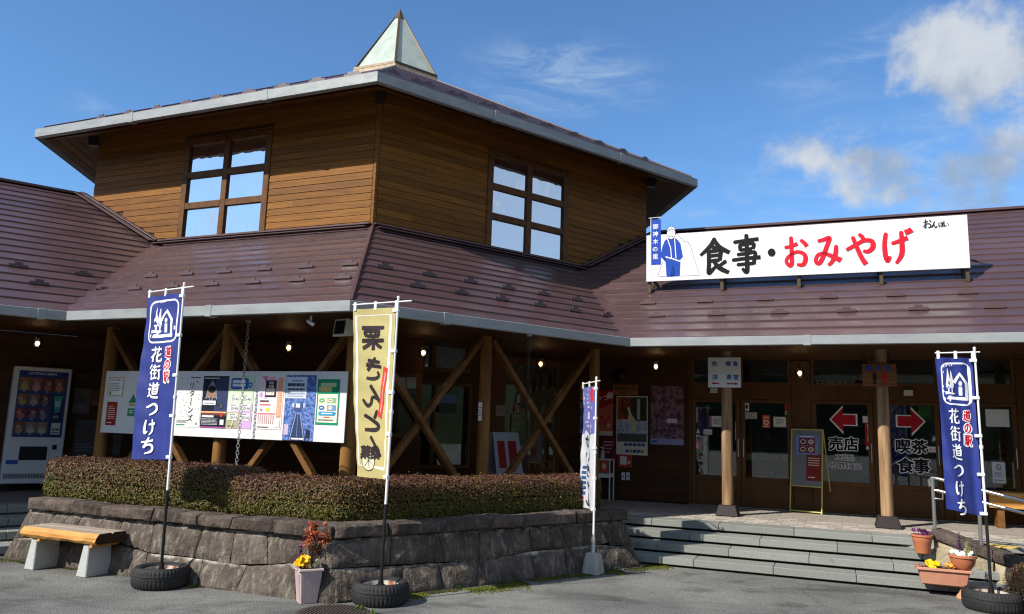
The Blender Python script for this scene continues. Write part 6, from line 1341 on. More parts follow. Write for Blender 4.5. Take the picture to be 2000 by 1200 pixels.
def banner(lb, base, ztop, w, h, a0, a1, cloth, draw, pole, poleblack=.95, mirror=False, wave=(.02, 7, .5), bar_ext=.10, drop=.06, swing=0.0, base_kind='tyre', tilt=(0, 0), fold=0.0, clips=5, pinch=0.0):
    t = thing('banner_flag', lb, 'banner', base, 0); bz = ztop
    tx, ty = tilt
    pp = lambda z: Vector((tx * z / bz, ty * z / bz, z))
    q = MB(); q.tube([pp(.10), pp(poleblack)], .0155, 10); q.build('lower_pole', M['poleblack'] if pole == 'two' else M['polewhite'], t, smooth=True)
    q = MB(); q.tube([pp(poleblack - .02), pp(bz * .62)], .0135, 10); q.tube([pp(bz * .62), pp(bz + .03)], .011, 10); q.lathe([(0, .02), (.012, .015), (.016, 0), (.012, -.015), (0, -.02)], 10, pp(bz + .04)); q.lathe([(.019, -.02), (.021, 0), (.019, .02)], 10, pp(bz * .62)); q.build('upper_pole', M['polewhite'], t, smooth=True)
    def dirv(tt): a = a0 + (a1 - a0) * tt; return Vector((-math.cos(a), math.sin(a), 0))
    d0 = dirv(0); q = MB(); q.tube([pp(bz) + d0 * (w + .02) + Vector((0, 0, -.012)), pp(bz) - d0 * bar_ext + Vector((0, 0, .002))], .0075, 8); q.build('crossbar', M['polewhite'], t, smooth=True)
    def f(u, v, o):
        s = w - u; tt = (h - v) / h; d = dirv(tt); n = Vector((-d.y, d.x, 0)); n = n if n.y < 0 else -n
        amp = wave[0] * (.35 + tt) * math.sin(wave[1] * s / w + wave[2] + 2.2 * tt) + wave[0] * .7 * math.sin(15 * s / w + 9 * tt + wave[2]) * (s / w) * .6 + .004 * math.sin(40 * tt + 8 * s)
        ss = s * (1 - pinch * tt)
        fo = fold * math.exp(-((s - .10 * w) / (.12 * w)) ** 2) * (1 - .5 * tt)
        P_ = pp(bz - drop - tt * h) + d * (ss + .02) + n * (amp * min(1, s / .08) + fo + o); P_.z -= swing * s * tt;
        return P_
    mb = MB(); nu, nv = 28, 44
    mb.add([f(w * i / nu, h * j / nv, 0) for j in range(nv + 1) for i in range(nu + 1)], [(j * (nu + 1) + i, j * (nu + 1) + i + 1, (j + 1) * (nu + 1) + i + 1, (j + 1) * (nu + 1) + i) for j in range(nv) for i in range(nu)])
    cl = mb.build('cloth', cloth, t, smooth='all')
    P = Print(); draw(P, w, h); fm = (lambda a, b, o: f(w - a, b, o)) if mirror else f
    P.build('print', cl, fmap=fm, cuts=((0, w, w / 14), (0, h, h / 26)), both=True)
    for k in range(clips):
        zz = bz - drop - .03 - (h - .06) * k / (clips - 1); q = MB(); c = pp(zz); d = dirv((bz - drop - zz) / h); e = Vector((0, 0, .016)); q.bar(c - d * .014, c + d * .055, .032, .034); q.build('clip', M['polewhite'], t, bevel=.003)
    for k in range(3):
        s = .02 + (w - .03) * k / 2; q = MB(); c = pp(bz) + d0 * s; q.bar(c + Vector((0, 0, .012)), c + Vector((0, 0, -drop - .015)), .03, .012, up=d0.cross(Vector((0, 0, 1)))); q.build('clip', M['polewhite'], t)
    if base_kind == 'tyre': tyre(t)
    else:
        q = MB(); hx = [(math.cos(rad(22.5 + 45 * k)) * .118, math.sin(rad(22.5 + 45 * k)) * .118, 0) for k in range(8)]; sq = lambda s_: [(-s_, -s_ * .7, 0), (-s_ * .7, -s_, 0), (s_ * .7, -s_, 0), (s_, -s_ * .7, 0), (s_, s_ * .7, 0), (s_ * .7, s_, 0), (-s_ * .7, s_, 0), (-s_, s_ * .7, 0)]
        q.hexa(sq(.122), [(x, y, .24) for x, y, _ in sq(.082)]); q.add([], []); o = q.build('concrete_base', M['concrete'], t, bevel=.012); o.rotation_euler = (0, 0, rad(-30))
        q = MB(); q.tube([(0, 0, .24), (0, 0, .42)], .022, 10); q.build('sleeve', M['cream'], t, smooth=True)
    return t
M['bluecloth'] = cloth_mat('blue_banner_cloth', (.022, .042, .27), .3); M['creamcloth'] = cloth_mat('cream_banner_cloth', (.76, .64, .255), .4); M['whitecloth'] = cloth_mat('white_banner_cloth', (.70, .71, .76), .35)
WHT = (238, 238, 240); NB = cloth_mat('blue_print', (.022, .042, .27), .3)
def d_blue(P, w, h):
    u = lambda a: a * w / .6
    P.rrect(u(.075), h - .525, u(.565), h - .055, .075, WHT); P.rrect(u(.093), h - .507, u(.547), h - .073, .06, NB)
    y0 = h - .45
    for cx, hh, ww in ((.178, .315, .085), (.236, .31, .072)): P.poly([(u(cx), y0 + hh + .03), (u(cx - ww / 2), y0 + .14), (u(cx - ww * .3), y0 + .105), (u(cx + ww * .3), y0 + .105), (u(cx + ww / 2), y0 + .14)], WHT)
    for cx in (.178, .236): P.rect(u(cx - .011), y0 + .05, u(cx + .011), y0 + .11, WHT)
    P.line([(u(.125), y0 + .055), (u(.27), y0 + .05), (u(.15), y0 + .0), (u(.5), y0 - .0)], .034, WHT)
    P.line([(u(.275), y0 + .17), (u(.375), y0 + .27), (u(.475), y0 + .17), (u(.475), y0 + .0)], .036, WHT)
    P.disc(u(.375), y0 + .165, u(.026), .026, WHT); P.rect(u(.348), y0 + .035, u(.402), y0 + .13, WHT)
    for i, ch in enumerate('道の駅'):
        s_ = .115; x, y = u(.40), h - .69 - i * .13
        if ch in BRUSH: P.brush(ch, x, y, u(s_), s_, WHT, extra=.026); P.brush(ch, x, y, u(s_), s_, (196, 22, 44), extra=.008)
        else: P.text(ch, x - .01, y - .005, s_ * 1.12, WHT, .10, xs=u(1)); P.text(ch, x, y, s_, (196, 22, 44), .035, xs=u(1))
    for i, ch in enumerate('花街道つけち'):
        s_ = .165; P.brush(ch, u(.155), h - .73 - i * .194, u(s_), s_, WHT, extra=.006)
def base_at(px, py, r):
    p = ground_pt(px, py); d = Vector((p.x, p.y, 0)).normalized(); return p + d * r
b1 = base_at(311, 1156, .27); b1.z = 0
banner('blue banner on a tyre left of the notice board posters', b1, 3.075, .60, 1.76, rad(31), rad(30), M['bluecloth'], d_blue, 'two', wave=(.024, 6, .3), bar_ext=.16, swing=.03, tilt=(-.05, 0))
def d_kuri(P, w, h):
    W2 = (226, 222, 214); c = (52, 42, 44)
    u = lambda a: a * w
    P.line([(u(.10), .12), (u(.10), h - .07), (u(.92), h - .07), (u(.92), .12), (u(.1), .1)], .03, W2)
    for i, (ch, s_, y) in enumerate((('栗', .30, .46), ('き', .26, .76), ('ん', .25, 1.03), ('と', .25, 1.28), ('ん', .24, 1.54))): P.brush(ch, u(.25), h - y + .03, u(.55), s_ * .84, c, extra=.014)
    P.poly([(u(.20), h - .60), (u(.34), h - .62), (u(.50), h - 1.14), (u(.36), h - 1.12)][::-1] if False else [(u(.10), h - .62), (u(.22), h - .60), (u(.38), h - 1.10), (u(.25), h - 1.13)], (206, 66, 60)); P.line([(u(.17), h - .66), (u(.30), h - 1.06)], .012, (236, 170, 160))
    P.disc(u(.62), h - 1.56, .085, .09, (222, 214, 180)); P.line([(u(.62) + .085 * math.cos(a), h - 1.56 + .09 * math.sin(a)) for a in [i * .4 for i in range(17)]], .008, c)
    for a in (.4, 1.2, 2.0, 2.8, 3.6, 4.5, 5.4): P.line([(u(.62), h - 1.55), (u(.62) + .07 * math.cos(a), h - 1.55 + .075 * math.sin(a))], .005, c)
    for i, ch in enumerate('名物'): pass
    P.text('銘菓', u(.32), .19, .13, c, .05, w=u(.5))
b2 = base_at(741, 1190, .27); b2.z = 0
banner('cream banner with brown reversed lettering on a tyre before the planter corner', b2, 2.93, .54, 1.72, rad(25), rad(50), M['creamcloth'], d_kuri, 'two', poleblack=.92, mirror=True, wave=(.018, 5, 1.2), bar_ext=.16, tilt=(.02, 0))
b3 = base_at(1939, 1201, .27); b3.z = 0
banner('blue banner on a tyre in front of the handrail at the right', b3, 2.66, .37, 1.67, rad(14), rad(8), M['bluecloth'], d_blue, 'two', poleblack=.98, wave=(.032, 5, 2.2), bar_ext=.05, fold=-.05, swing=-.18, tilt=(-.02, 0))
M['purplecloth'] = cloth_mat('violet_banner_print', (.17, .17, .46), .35)
def d_keichan(P, w, h):
    u = lambda a: a * w
    P.poly([(0, h), (0, h * .62), (u(.3), h * .60), (u(.7), h * .64), (w, h * .60), (w, h)][::-1], M['purplecloth']); P.disc(u(.22), h * .93, u(.13), .09, (206, 40, 50)); P.text('一度', u(.30), h * .86, .09, WHT, .01, vertical=True); P.rows(u(.45), h * .66, u(.6), h * .95, 9, (200, 200, 226), .5)
    for i, ch in enumerate('けいちゃん'): P.brush(ch, u(.26), h * .60 - (i + 1) * h * .117 + .02, u(.42), h * .10, (40, 34, 38), extra=.012)
    P.rows(u(.72), h * .1, u(.9), h * .35, 6, (40, 80, 130), .6); P.rows(u(.76), h * .04, u(.9), h * .1, 2, (200, 60, 60), .6)
b4 = base_at(1158, 1124, .11); b4.z = 0
banner('small violet and white banner on a concrete block beside the planter', b4, 2.30, .50, 1.52, rad(76), rad(74), M['whitecloth'], d_keichan, 'white', poleblack=.40, mirror=True, wave=(.03, 4, .2), bar_ext=.12, base_kind='block', swing=-.02, tilt=(.01, .0))
# ================================================================== BENCH
FB_ = Frame(Vector((-4.755, 8.60, 0)), 'A')
bn = thing('log_bench', 'split log bench on two tapered stone legs beside the blue banner', 'bench', FB_.o, FB_.ang)
def rough_slab(x0, x1, y0, y1, z0, z1, seed):
    n = 16; vs = []; rings = 9
    prof = [(y0 + .015, z0), (y0 - .01, z0 + .03), (y0 - .004, z0 + .07), (y0 + .025, z1), ((y0 + y1) / 2 - .02, z1 + .002), ((y0 + y1) / 2, z1 - .014), ((y0 + y1) / 2 + .02, z1 + .002), (y1 - .02, z1), (y1 + .005, z0 + .05), (y1 - .02, z0)]
    for i in range(n + 1):
        x = x0 + (x1 - x0) * i / n
        for j, (y, z) in enumerate(prof):
            a = .014 if j in (0, 1, 2) else (.006 if j in (3, 7, 8) else .002); vs.append((x + (.02 * nzv((y * 5, z * 9, seed), 1) if i in (0, n) else 0), y + a * nzv((x * 6 + j, y, seed), 1.0), z + a * .8 * nzv((x * 6, j * 1.7, seed), 1.0)))
    m = len(prof); f = [(i * m + j, i * m + (j + 1) % m, (i + 1) * m + (j + 1) % m, (i + 1) * m + j) for i in range(n) for j in range(m)]
    mats = [1 if j in (3, 4, 5, 6) else 0 for i in range(n) for j in range(m)]
    return vs, f + [tuple(range(m - 1, -1, -1)), tuple(n * m + j for j in range(m))], mats + [2, 2]
vs, fs, ms = rough_slab(-.62, .53, -.02, .36, .345, .455, 3); mb = MB(); mb.v = vs; mb.f = fs; mb.m = ms; mb.build('seat', [M['slab'], M['slabtop'], M['slabend']], bn)
for x in (-.46, .34):
    q = MB(); q.hexa([(x - .085, .0, 0), (x + .065, .0, 0), (x + .065, .32, 0), (x - .085, .32, 0)], [(x - .04, .02, .335), (x + .045, .02, .335), (x + .045, .30, .335), (x - .04, .30, .335)]); q.build('leg', M['granite_light'], bn, bevel=.008)
    q = MB(); q.box(x + .07, x + .11, -.0, .34, .31, .345); q.build('wedge', M['slab'], bn)
# ================================================================== FLANK WALL AND HANDRAIL
W0, W1 = Vector((5.17, 9.70, 0)), Vector((6.10, 8.62, 0)); FW_ = Frame(W0, None, math.atan2(W1.y - W0.y, W1.x - W0.x)); LWf = (W1 - W0).length
fwl = thing('flank_wall', 'pale stone side wall with a dark rough coping beside the steps', 'retaining wall')
capt = [(x, FW_.at(px, py, 0)) for x, px, py in ((0, 1822, 1033), (0, 1885, 1050), (0, 1927, 1069), (0, 1968, 1084), (0, 2000, 1097))]
ct_ = [p for _, p in capt]; sl_ = (ct_[-1][1] - ct_[0][1]) / (ct_[-1][0] - ct_[0][0])
ztp = lambda x: ct_[0][1] + sl_ * (x - ct_[0][0])
xw0, xw1 = ct_[0][0] - .02, LWf
def xfw(u, z): return xw0 + (xw1 - xw0) * u
fb = lambda z: .0
c_ = [0, .22, .47, .74, 1.0]
for i in range(4):
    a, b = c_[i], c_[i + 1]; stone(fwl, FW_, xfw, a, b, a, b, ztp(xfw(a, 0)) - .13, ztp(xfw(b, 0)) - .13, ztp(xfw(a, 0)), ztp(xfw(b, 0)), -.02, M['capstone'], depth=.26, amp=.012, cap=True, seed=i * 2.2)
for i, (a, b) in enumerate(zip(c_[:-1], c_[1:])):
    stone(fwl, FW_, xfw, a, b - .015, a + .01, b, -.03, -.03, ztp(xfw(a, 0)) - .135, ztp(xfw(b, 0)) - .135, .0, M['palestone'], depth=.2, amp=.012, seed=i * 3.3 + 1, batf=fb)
# ramp slab behind the wall
m_ = MB(); rp_ = [FW_.w(xw0, .24, 0), FW_.w(xw1, .24, 0), FW_.w(xw1 + .6, 1.6, 0), line_x(nA, NS[3] + .2, FW_.ey, FW_.o.dot(FW_.ey) + 1.9), line_x(nA, NS[3] + .2, FW_.ey, FW_.o.dot(FW_.ey) + .24)]
zz_ = [ZP - .01, .16, .16, ZP - .01, ZP - .01]
m_.hexa([(p.x, p.y, -.02) for p in rp_], [(p.x, p.y, z) for p, z in zip(rp_, zz_)]); tag(m_.build('ramp', pbr('ramp_concrete', (.33, .33, .31), .85, col2=(.26, .26, .245), scale=6)), kind='structure')
m_ = MB()
for i in range(5): m_.box(.16 + i * .13, .27 + i * .13, .36, .62, 0, .008)
tp = m_.build('tactile_strip', pbr('tactile_yellow', (.62, .44, .12), .7), None, FW_.w(0, 0, ZP + .0), FW_.ang); tag(tp, 'yellow tactile paving strip at the head of the ramp', 'paving strip')
hr = thing('handrail', 'stainless steel handrail with two bars along the ramp wall', 'handrail', FW_.o, FW_.ang)
def hp(px, py): x, z = FW_.at(px, py, .1); return Vector((x, .1, z))
r0, r1 = hp(1826, 935), hp(1975, 973); rl0, rl1 = hp(1830, 958), hp(1975, 996)
dr_ = (r1 - r0); far_ = r0 + dr_ * 1.6
for nm, a, b in (('top_rail', r0, far_), ('lower_rail', rl0, rl0 + (rl1 - rl0) * 1.6)):
    q = MB(); q.tube([a + Vector((-.06, 0, -.10)), a + Vector((-.07, 0, -.03)), a + Vector((-.03, 0, .008)), a + Vector((.04, 0, .0)), b] if nm == 'top_rail' else [a, b], .019, 10); q.build(nm, M['steel'], hr, smooth=True)
for px, py in ((1826, 1033), (1917, 1070)):
    p = hp(px, py); zt_ = r0.z + dr_.z / dr_.x * (p.x - r0.x); q = MB(); q.tube([(p.x, .1, ztp(p.x) - .02), (p.x, .1, zt_)], .021, 12); q.build('rail_post', M['steel'], hr, smooth=True)
p = hp(1826, 1000); q = MB(); q.tube([(p.x, .1, rl0.z), (p.x + .1, .1, rl0.z - .0), (p.x + .1, .1, rl0.z - .1), (p.x, .1, rl0.z - .1)], .010, 8); q.build('bracket', M['steel'], hr, smooth=True)
# ================================================================== POTS AND FLOWERS
leafg = ink(58, 84, 34, .5)
def petal_flower(mb, c, r, m, up=Vector((0, -.5, .85)), n=5, rn=random):
    up = up.normalized(); a = up.cross(Vector((1, .2, .1))).normalized(); b = up.cross(a)
    for k in range(n):
        t = 2 * math.pi * k / n + rn.uniform(-.2, .2); d = a * math.cos(t) + b * math.sin(t); s = a * -math.sin(t) + b * math.cos(t)
        mb.face([c, c + d * r * .55 + s * r * .45 + up * r * .12, c + d * r + s * r * .2 + up * r * rn.uniform(.0, .25), c + d * r - s * r * .2 + up * r * .15, c + d * r * .55 - s * r * .45 + up * r * .1], m)
def leaf(mb, p, d, l, w, m, droop=.3):
    d = d.normalized(); s = d.cross(Vector((0, 0, 1)))
    s = s.normalized() if s.length > .01 else Vector((1, 0, 0)); n = s.cross(d); mid = p + d * l * .5 + n * l * .06; tip = p + d * l - Vector((0, 0, l * droop))
    mb.face([p, mid + s * w, tip, mid - s * w], m)
def plant(name, lb, cat, loc, fn, mats):
    o = thing(name, lb, cat, loc); mb = MB(); fn(mb); tag(mb.build('leaves_and_petals', mats, o), kind='stuff'); return o
def rnd_dir(r, up=.3): return Vector((r.gauss(0, 1), r.gauss(0, 1), r.uniform(up - .4, up + .9))).normalized()
# pink square pot at the corner of the planter
pk = ground_pt(602, 1183); FP = Frame(Vector((pk.x - .05, pk.y + .13, 0)), None, rad(28)); pot = thing('flower_pot', 'faded pink square ribbed flower pot at the planter corner', 'flower pot', FP.o, FP.ang)
q = MB(); b0, t0, hP = .078, .104, .305
q.hexa([(-b0, -b0, .0), (b0, -b0, 0), (b0, b0, 0), (-b0, b0, 0)], [(-t0, -t0, hP), (t0, -t0, hP), (t0, t0, hP), (-t0, t0, hP)]); q.build('pot_body', M['pinkpot'], pot, bevel=.006)
rb = MB()
for s in range(4):
    R4 = Matrix.Rotation(rad(90 * s), 3, 'Z')
    for i in range(11):
        f = -.84 + 1.68 * i / 10; rb.hexa([R4 @ Vector((f * b0 - .004, -b0 - .004, .02)), R4 @ Vector((f * b0 + .004, -b0 - .004, .02)), R4 @ Vector((f * b0 + .004, -b0 + .001, .02)), R4 @ Vector((f * b0 - .004, -b0 + .001, .02))], [R4 @ Vector((f * t0 - .005, -t0 - .004, hP - .03)), R4 @ Vector((f * t0 + .005, -t0 - .004, hP - .03)), R4 @ Vector((f * t0 + .005, -t0 + .001, hP - .03)), R4 @ Vector((f * t0 - .005, -t0 + .001, hP - .03))])
rb.build('ribs', M['pinkpot'], pot)
q = MB(); tt = t0 + .014
for a, b, c, d in ((-tt, tt, -tt, -t0 + .012), (-tt, tt, t0 - .012, tt), (-tt, -t0 + .012, -t0 + .012, t0 - .012), (t0 - .012, tt, -t0 + .012, t0 - .012)): q.box(a, b, c, d, hP - .008, hP + .014)
q.build('rim', M['pinkpot'], pot, bevel=.004); q = MB(); q.box(-t0 + .013, t0 - .013, -t0 + .013, t0 - .013, hP - .02, hP - .002); q.build('soil', M['soil'], pot)
rn = random.Random(31); yel = [ink(232, 176, 12), ink(214, 142, 8), ink(58, 84, 34)]
def f_pansy(mb):
    for i in range(11):
        c = Vector((rn.uniform(-.085, .05), rn.uniform(-.10, .0), .035 + rn.uniform(0, .085))); petal_flower(mb, c, rn.uniform(.030, .042), rn.choice((0, 0, 1)), Vector((rn.gauss(-.2, .4), -.9, .5)), rn=rn)
    for i in range(50): leaf(mb, Vector((rn.uniform(-.08, .06), rn.uniform(-.1, .03), .0)), rnd_dir(rn, .5), rn.uniform(.03, .07), .012, 2)
plant('pansies', 'yellow pansies spilling from the pink square pot', 'flowers', FP.w(-.005, -.01, hP), f_pansy, yel)
def f_kale(mb):
    for k in range(46): a = rn.uniform(0, 6.28); e = rn.uniform(.2, 1.3); leaf(mb, Vector((0, 0, .02 + .03 * math.sin(e))), Vector((math.cos(a) * math.cos(e), math.sin(a) * math.cos(e), math.sin(e))), rn.uniform(.04, .065), .022, 0 if rn.random() < .75 else 1, .1)
plant('white_kale', 'creamy white ornamental kale in the pink square pot', 'plant', FP.w(.075, -.035, hP), f_kale, [ink(222, 218, 200), ink(150, 170, 110)])
def f_spire(mb, hgt=.22):
    for k in range(90): z = hgt * rn.random() ** .8; a = rn.uniform(0, 6.28); l = .055 * (1 - z / hgt * .65); leaf(mb, Vector((rn.gauss(0, .006), rn.gauss(0, .006), z)), Vector((math.cos(a), math.sin(a), .7)), l, .011, rn.choice((0, 0, 1)), .1)
plant('purple_spire_plant', 'upright purple leaved spire in the pink square pot', 'plant', FP.w(-.09, .01, hP), f_spire, [ink(104, 56, 104), ink(150, 100, 150)])
def f_nand(mb):
    tips = [Vector((rn.gauss(0, .062) + .02, rn.gauss(0, .05), rn.uniform(.17, .41))) for _ in range(15)]
    for c in tips:
        mb.tube([(0, 0, 0), (c.x * .35, c.y * .35, c.z * .5), tuple(c)], .0025, 5, 4)
        for k in range(26): leaf(mb, c + Vector((rn.gauss(0, .018), rn.gauss(0, .018), rn.gauss(0, .018))), rnd_dir(rn, .05), rn.uniform(.026, .055), .0085, rn.choice((0, 0, 1, 1, 1, 2, 3)), .45)
    for k in range(6): a = rn.uniform(0, 6.28); mb.tube([(0, 0, 0), (.03 * math.cos(a), .03 * math.sin(a), .15), (.08 * math.cos(a), .08 * math.sin(a), .32)], .003, 5, 4)
plant('nandina_shrub', 'red leaved shrub rising behind the yellow pansies', 'shrub', FP.w(.035, .06, hP), f_nand, [ink(176, 66, 40), ink(200, 100, 62), ink(140, 44, 32), ink(150, 112, 56), ink(80, 60, 40)])
# terracotta pots on the steps
def step_pt(px, py, k): return ground_pt(px, py, RISE * k)
rp3 = step_pt(1811, 1083, 3); pot = thing('flower_pot', 'round terracotta flower pot on the upper step', 'flower pot', (rp3.x, rp3.y + .10, RISE * 3 + .001))
q = MB(); q.lathe([(0, 0), (.080, 0), (.085, .01), (.102, .13), (.109, .14), (.112, .188), (.124, .195), (.124, .215), (.113, .217), (.106, .205), (.10, .18)], 32); q.build('pot_body', M['terracotta'], pot, smooth=True); q = MB(); q.lathe([(.106, .19), (.0, .2)], 24); q.build('soil', M['soil'], pot)
def f_dark(mb):
    for k in range(16): petal_flower(mb, Vector((rn.uniform(-.09, .07), rn.uniform(-.09, .05), rn.uniform(.015, .075))), rn.uniform(.02, .032), rn.choice((0, 0, 1)), Vector((rn.gauss(0, .4), -.8, .6)), rn=rn)
    for i in range(70): leaf(mb, Vector((rn.uniform(-.09, .08), rn.uniform(-.09, .07), 0)), rnd_dir(rn, .4), rn.uniform(.03, .06), .012, 2)
plant('purple_pansies', 'dark purple pansies in the round terracotta pot', 'flowers', (rp3.x, rp3.y + .10, RISE * 3 + .19), f_dark, [ink(66, 22, 58), ink(96, 40, 84), ink(74, 96, 52)])
pa, pb = step_pt(1801, 1141, 1), step_pt(1886, 1149, 1); FT = Frame(pa, None, math.atan2(pb.y - pa.y, pb.x - pa.x)); lT = (pb - pa).length + .02; tr = thing('planter_box', 'long terracotta planter box on the bottom step', 'planter box', FT.w(0, 0, RISE + .001), FT.ang)
q = MB(); q.hexa([(.0, .0, 0), (lT, 0, 0), (lT, .14, 0), (0, .14, 0)], [(-.03, -.03, .165), (lT + .03, -.03, .165), (lT + .03, .17, .165), (-.03, .17, .165)]); q.build('box_body', M['terracotta_pale'], tr, bevel=.012)
q = MB()
for a, b, c, d in ((-.05, lT + .05, -.05, -.018), (-.05, lT + .05, .158, .19), (-.05, -.018, -.018, .158), (lT + .018, lT + .05, -.018, .158)): q.box(a, b, c, d, .155, .186)
q.build('rim', M['terracotta_pale'], tr, bevel=.006); q = MB(); q.box(-.018, lT + .018, -.018, .158, .166, .172); q.build('soil', M['soil'], tr)
def f_mari(n, sx, r, c0):
    def f(mb):
        for k in range(n): petal_flower(mb, Vector((rn.uniform(-sx, sx), rn.uniform(-.05, .05), rn.uniform(.02, .07))), rn.uniform(r * .8, r * 1.2), rn.choice((0, 0, 1)), Vector((rn.gauss(-.1, .4), -.7, .7)), n=6, rn=rn)
        for i in range(40): leaf(mb, Vector((rn.uniform(-sx * 1.3, sx * 1.3), rn.uniform(-.06, .06), 0)), rnd_dir(rn, .4), rn.uniform(.03, .055), .009, 2)
    return f
plant('yellow_marigolds', 'bright yellow flowers at the left of the planter box', 'flowers', FT.w(lT * .27, .06, RISE + .172), f_mari(18, .065, .030, 0), [ink(238, 190, 10), ink(220, 160, 6), leafg])
plant('orange_marigolds', 'small orange flowers in the middle of the planter box', 'flowers', FT.w(lT * .68, .06, RISE + .172), f_mari(14, .045, .018, 0), [ink(222, 120, 24), ink(236, 160, 50), leafg])
plant('orange_marigolds', 'sparse orange flowers at the right end of the planter box', 'flowers', FT.w(lT * .95, .06, RISE + .172), f_mari(6, .04, .016, 0), [ink(206, 92, 20), ink(226, 140, 40), leafg])
sd = ground_pt(1893, 1172); pot = thing('pedestal_pot', 'terracotta bowl on a flared pedestal beside the right tyre', 'flower pot', (sd.x, sd.y + .08, 0)); 
q = MB(); q.lathe([(0, 0), (.085, 0), (.082, .02), (.05, .06), (.036, .13), (.034, .25), (.045, .29), (.04, .30), (0, .3)], 24); q.build('pedestal', M['terracotta_pale'], pot, smooth=True); zb_ = (sd.y + .08) 
q = MB(); q.lathe([(.0, .27), (.04, .275), (.085, .32), (.118, .37), (.130, .43), (.142, .437), (.142, .462), (.13, .464), (.122, .45), (.11, .42)], 32); q.build('bowl', M['terracotta'], pot, smooth=True); q = MB(); q.lathe([(.118, .44), (0, .45)], 20); q.build('soil', M['soil'], pot)
def f_bowl(mb):
    for k in range(34): petal_flower(mb, Vector((rn.uniform(-.12, .06), rn.uniform(-.1, .06), rn.uniform(.01, .06))), rn.uniform(.018, .028), 0, Vector((rn.gauss(-.2, .5), -.8, .6)), rn=rn)
    for k in range(80): leaf(mb, Vector((rn.uniform(-.11, .11), rn.uniform(-.1, .08), 0)), rnd_dir(rn, .4), rn.uniform(.03, .07), .011, 1)
plant('white_flowers', 'white flowers filling the pedestal bowl', 'flowers', (sd.x, sd.y + .08, .445), f_bowl, [ink(226, 226, 214), ink(62, 84, 44)])
def f_sp2(mb):
    for k in range(120): z = .27 * rn.random() ** .8; a = rn.uniform(0, 6.28); leaf(mb, Vector((rn.gauss(0, .005), rn.gauss(0, .005), z)), Vector((math.cos(a), math.sin(a), .9)), .045 * (1.1 - z / .27), .008, rn.choice((0, 1)), .1)
plant('purple_spire_plant', 'upright purple leaved spire in the pedestal bowl', 'plant', (sd.x - .035, sd.y + .07, .445), f_sp2, [ink(92, 50, 96), ink(130, 84, 128)])
def f_kal2(mb):
    for k in range(90): z = .17 * rn.random(); a = rn.uniform(0, 6.28); leaf(mb, Vector((0, 0, z)), Vector((math.cos(a), math.sin(a), .6)), .075 * (1.15 - z / .17), .018, rn.choice((0, 0, 1)), .15)
plant('white_kale', 'pale tall kale rising from the pedestal bowl', 'plant', (sd.x + .055, sd.y + .05, .445), f_kal2, [ink(216, 214, 170), ink(140, 156, 96)])
# bush at the right edge
bp = ground_pt(2006, 1200); bu = thing('azalea_bush', 'small reddish clipped bush cut off by the right edge', 'bush', (bp.x + .12, bp.y + .1, 0)); mb = MB()
for k in range(2600):
    d = Vector((rn.gauss(0, 1), rn.gauss(0, 1), rn.gauss(0, 1))).normalized(); r = (.6 + .4 * rn.random() ** .4); p = Vector((d.x * .22 * r, d.y * .25 * r, .24 + d.z * .24 * r)); leaf(mb, p, (d + rnd_dir(rn, .2) * .8), rn.uniform(.02, .034), .007, 3 if (p.z > .2 and rn.random() < .55) else rn.choice((0, 1, 2)), .1)
tag(mb.build('foliage', leafm, bu), kind='stuff'); q = MB(); q.lathe([(.02, 0), (.16, .12), (.19, .24), (.14, .38), (0, .44)], 12); q.build('inner_twigs', M['twig'], bu, smooth='all')
# ================================================================== MANHOLE, MOSS, WEEDS
mh = ground_pt(650, 1199); mhc = thing('manhole_cover', 'ribbed iron manhole cover in the asphalt below the pink pot', 'manhole cover', (mh.x, mh.y, .003))
q = MB(); q.lathe([(.33, 0), (.33, .006), (.305, .007), (.305, .004), (0, .004)], 48); q.build('cover', M['steelred'], mhc)
q = MB()
for i in range(17):
    x = -.27 + .54 * i / 16; l = math.sqrt(max(.0, .295 ** 2 - x * x)); q.box(x - .008, x + .008, -l, l, .0045, .010)
o = q.build('ribs', M['steelred'], mhc); o.rotation_euler = (0, 0, rad(-8))
mossm = []
for nm, c1, c2 in (('moss_bright', (.12, .135, .012), (.07, .085, .012)), ('moss_dark', (.055, .065, .014), (.04, .042, .014)), ('moss_brown', (.10, .08, .03), (.06, .05, .022))):
    mossm.append(pbr(nm, c1, .9, col2=c2, scale=30, bump=.5, bscale=120))
mo = MB(); rn = random.Random(77)
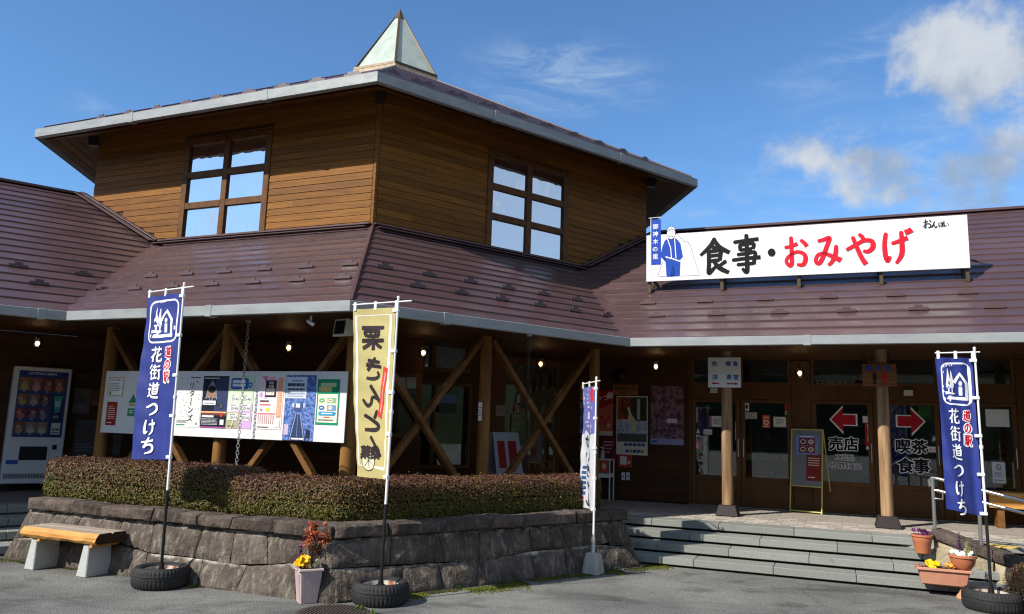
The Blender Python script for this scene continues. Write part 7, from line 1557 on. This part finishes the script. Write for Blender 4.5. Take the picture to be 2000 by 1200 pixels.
def moss_run(fr, x0, x1, ycen, wid, n, dens):
    for _ in range(n):
        x = rn.uniform(x0, x1); k = nzv((x, 3.3, x0), 1.1) + .5 * nzv((x, 8, 1), 4) + dens
        if k < 0: continue
        y = ycen - abs(rn.gauss(0, wid * (.3 + k))); p = fr.w(x, y, 0); s = rn.uniform(.006, .016); a = rn.uniform(0, 6.28); zt = rn.uniform(.006, .016); c = [p + Vector((s * math.cos(a + t), s * math.sin(a + t), .001)) for t in (0, 2.1, 4.2)]
        m = 0 if k > .25 and rn.random() < .7 else rn.choice((1, 1, 2))
        top = p + Vector((0, 0, zt)); mo.add(c + [top], [(0, 1, 3), (1, 2, 3), (2, 0, 3)], m)
moss_run(FCA, xLb - .1, 0, .0, .05, 7000, -.02); moss_run(FCB, .3, xRb + .2, .0, .10, 11000, .12); moss_run(FCB, 1.5, 4.6, -.05, .16, 5000, .0)
tag(mo.build('moss', mossm), kind='stuff')
wd = MB()
for cx, cy, n in [(702, 1192, 40), (728, 1199, 30), (1190, 1112, 40), (1205, 1114, 30), (1243, 1103, 46), (1010, 1128, 24), (895, 1150, 20)]:
    p = ground_pt(cx, cy)
    for k in range(n): leaf(wd, p + Vector((rn.gauss(0, .03), rn.gauss(0, .02), .002)), rnd_dir(rn, .9), rn.uniform(.03, .075), .006, 0, .25)
tag(wd.build('weeds', pbr('weed_green', (.075, .14, .02), .6)), kind='stuff')
# ================================================================== WOODED HILLS ACROSS THE ROAD (behind the camera, seen only as reflections)
hl = MB(); n = 60; pr = []
for i in range(n + 1):
    a = rad(165 + 210 * i / n); d = Vector((math.cos(a), math.sin(a), 0)); e = min(1, 4 * min(i, n - i) / n) ; h = (16 + 9 * noise.noise(Vector((i * .21, 2, 0))) + 3 * noise.noise(Vector((i * .9, 5, 0)))) * (.25 + .75 * e)
    pr.append([d * 55 + Vector((0, 0, -.5)), d * 62 + Vector((0, 0, h * .45)), d * 80 + Vector((0, 0, h * .8)), d * 105 + Vector((0, 0, h * 1.25 + 4))])
vs = [p for r_ in pr for p in r_]; hl.add(vs, [(i * 4 + j, i * 4 + j + 1, (i + 1) * 4 + j + 1, (i + 1) * 4 + j) for i in range(n) for j in range(3)])
tag(hl.build('wooded_hills', pbr('forest_cover', (.035, .050, .018), .95, col2=(.016, .024, .011), scale=.35, detail=9, bump=1, bscale=.5)), kind='structure')
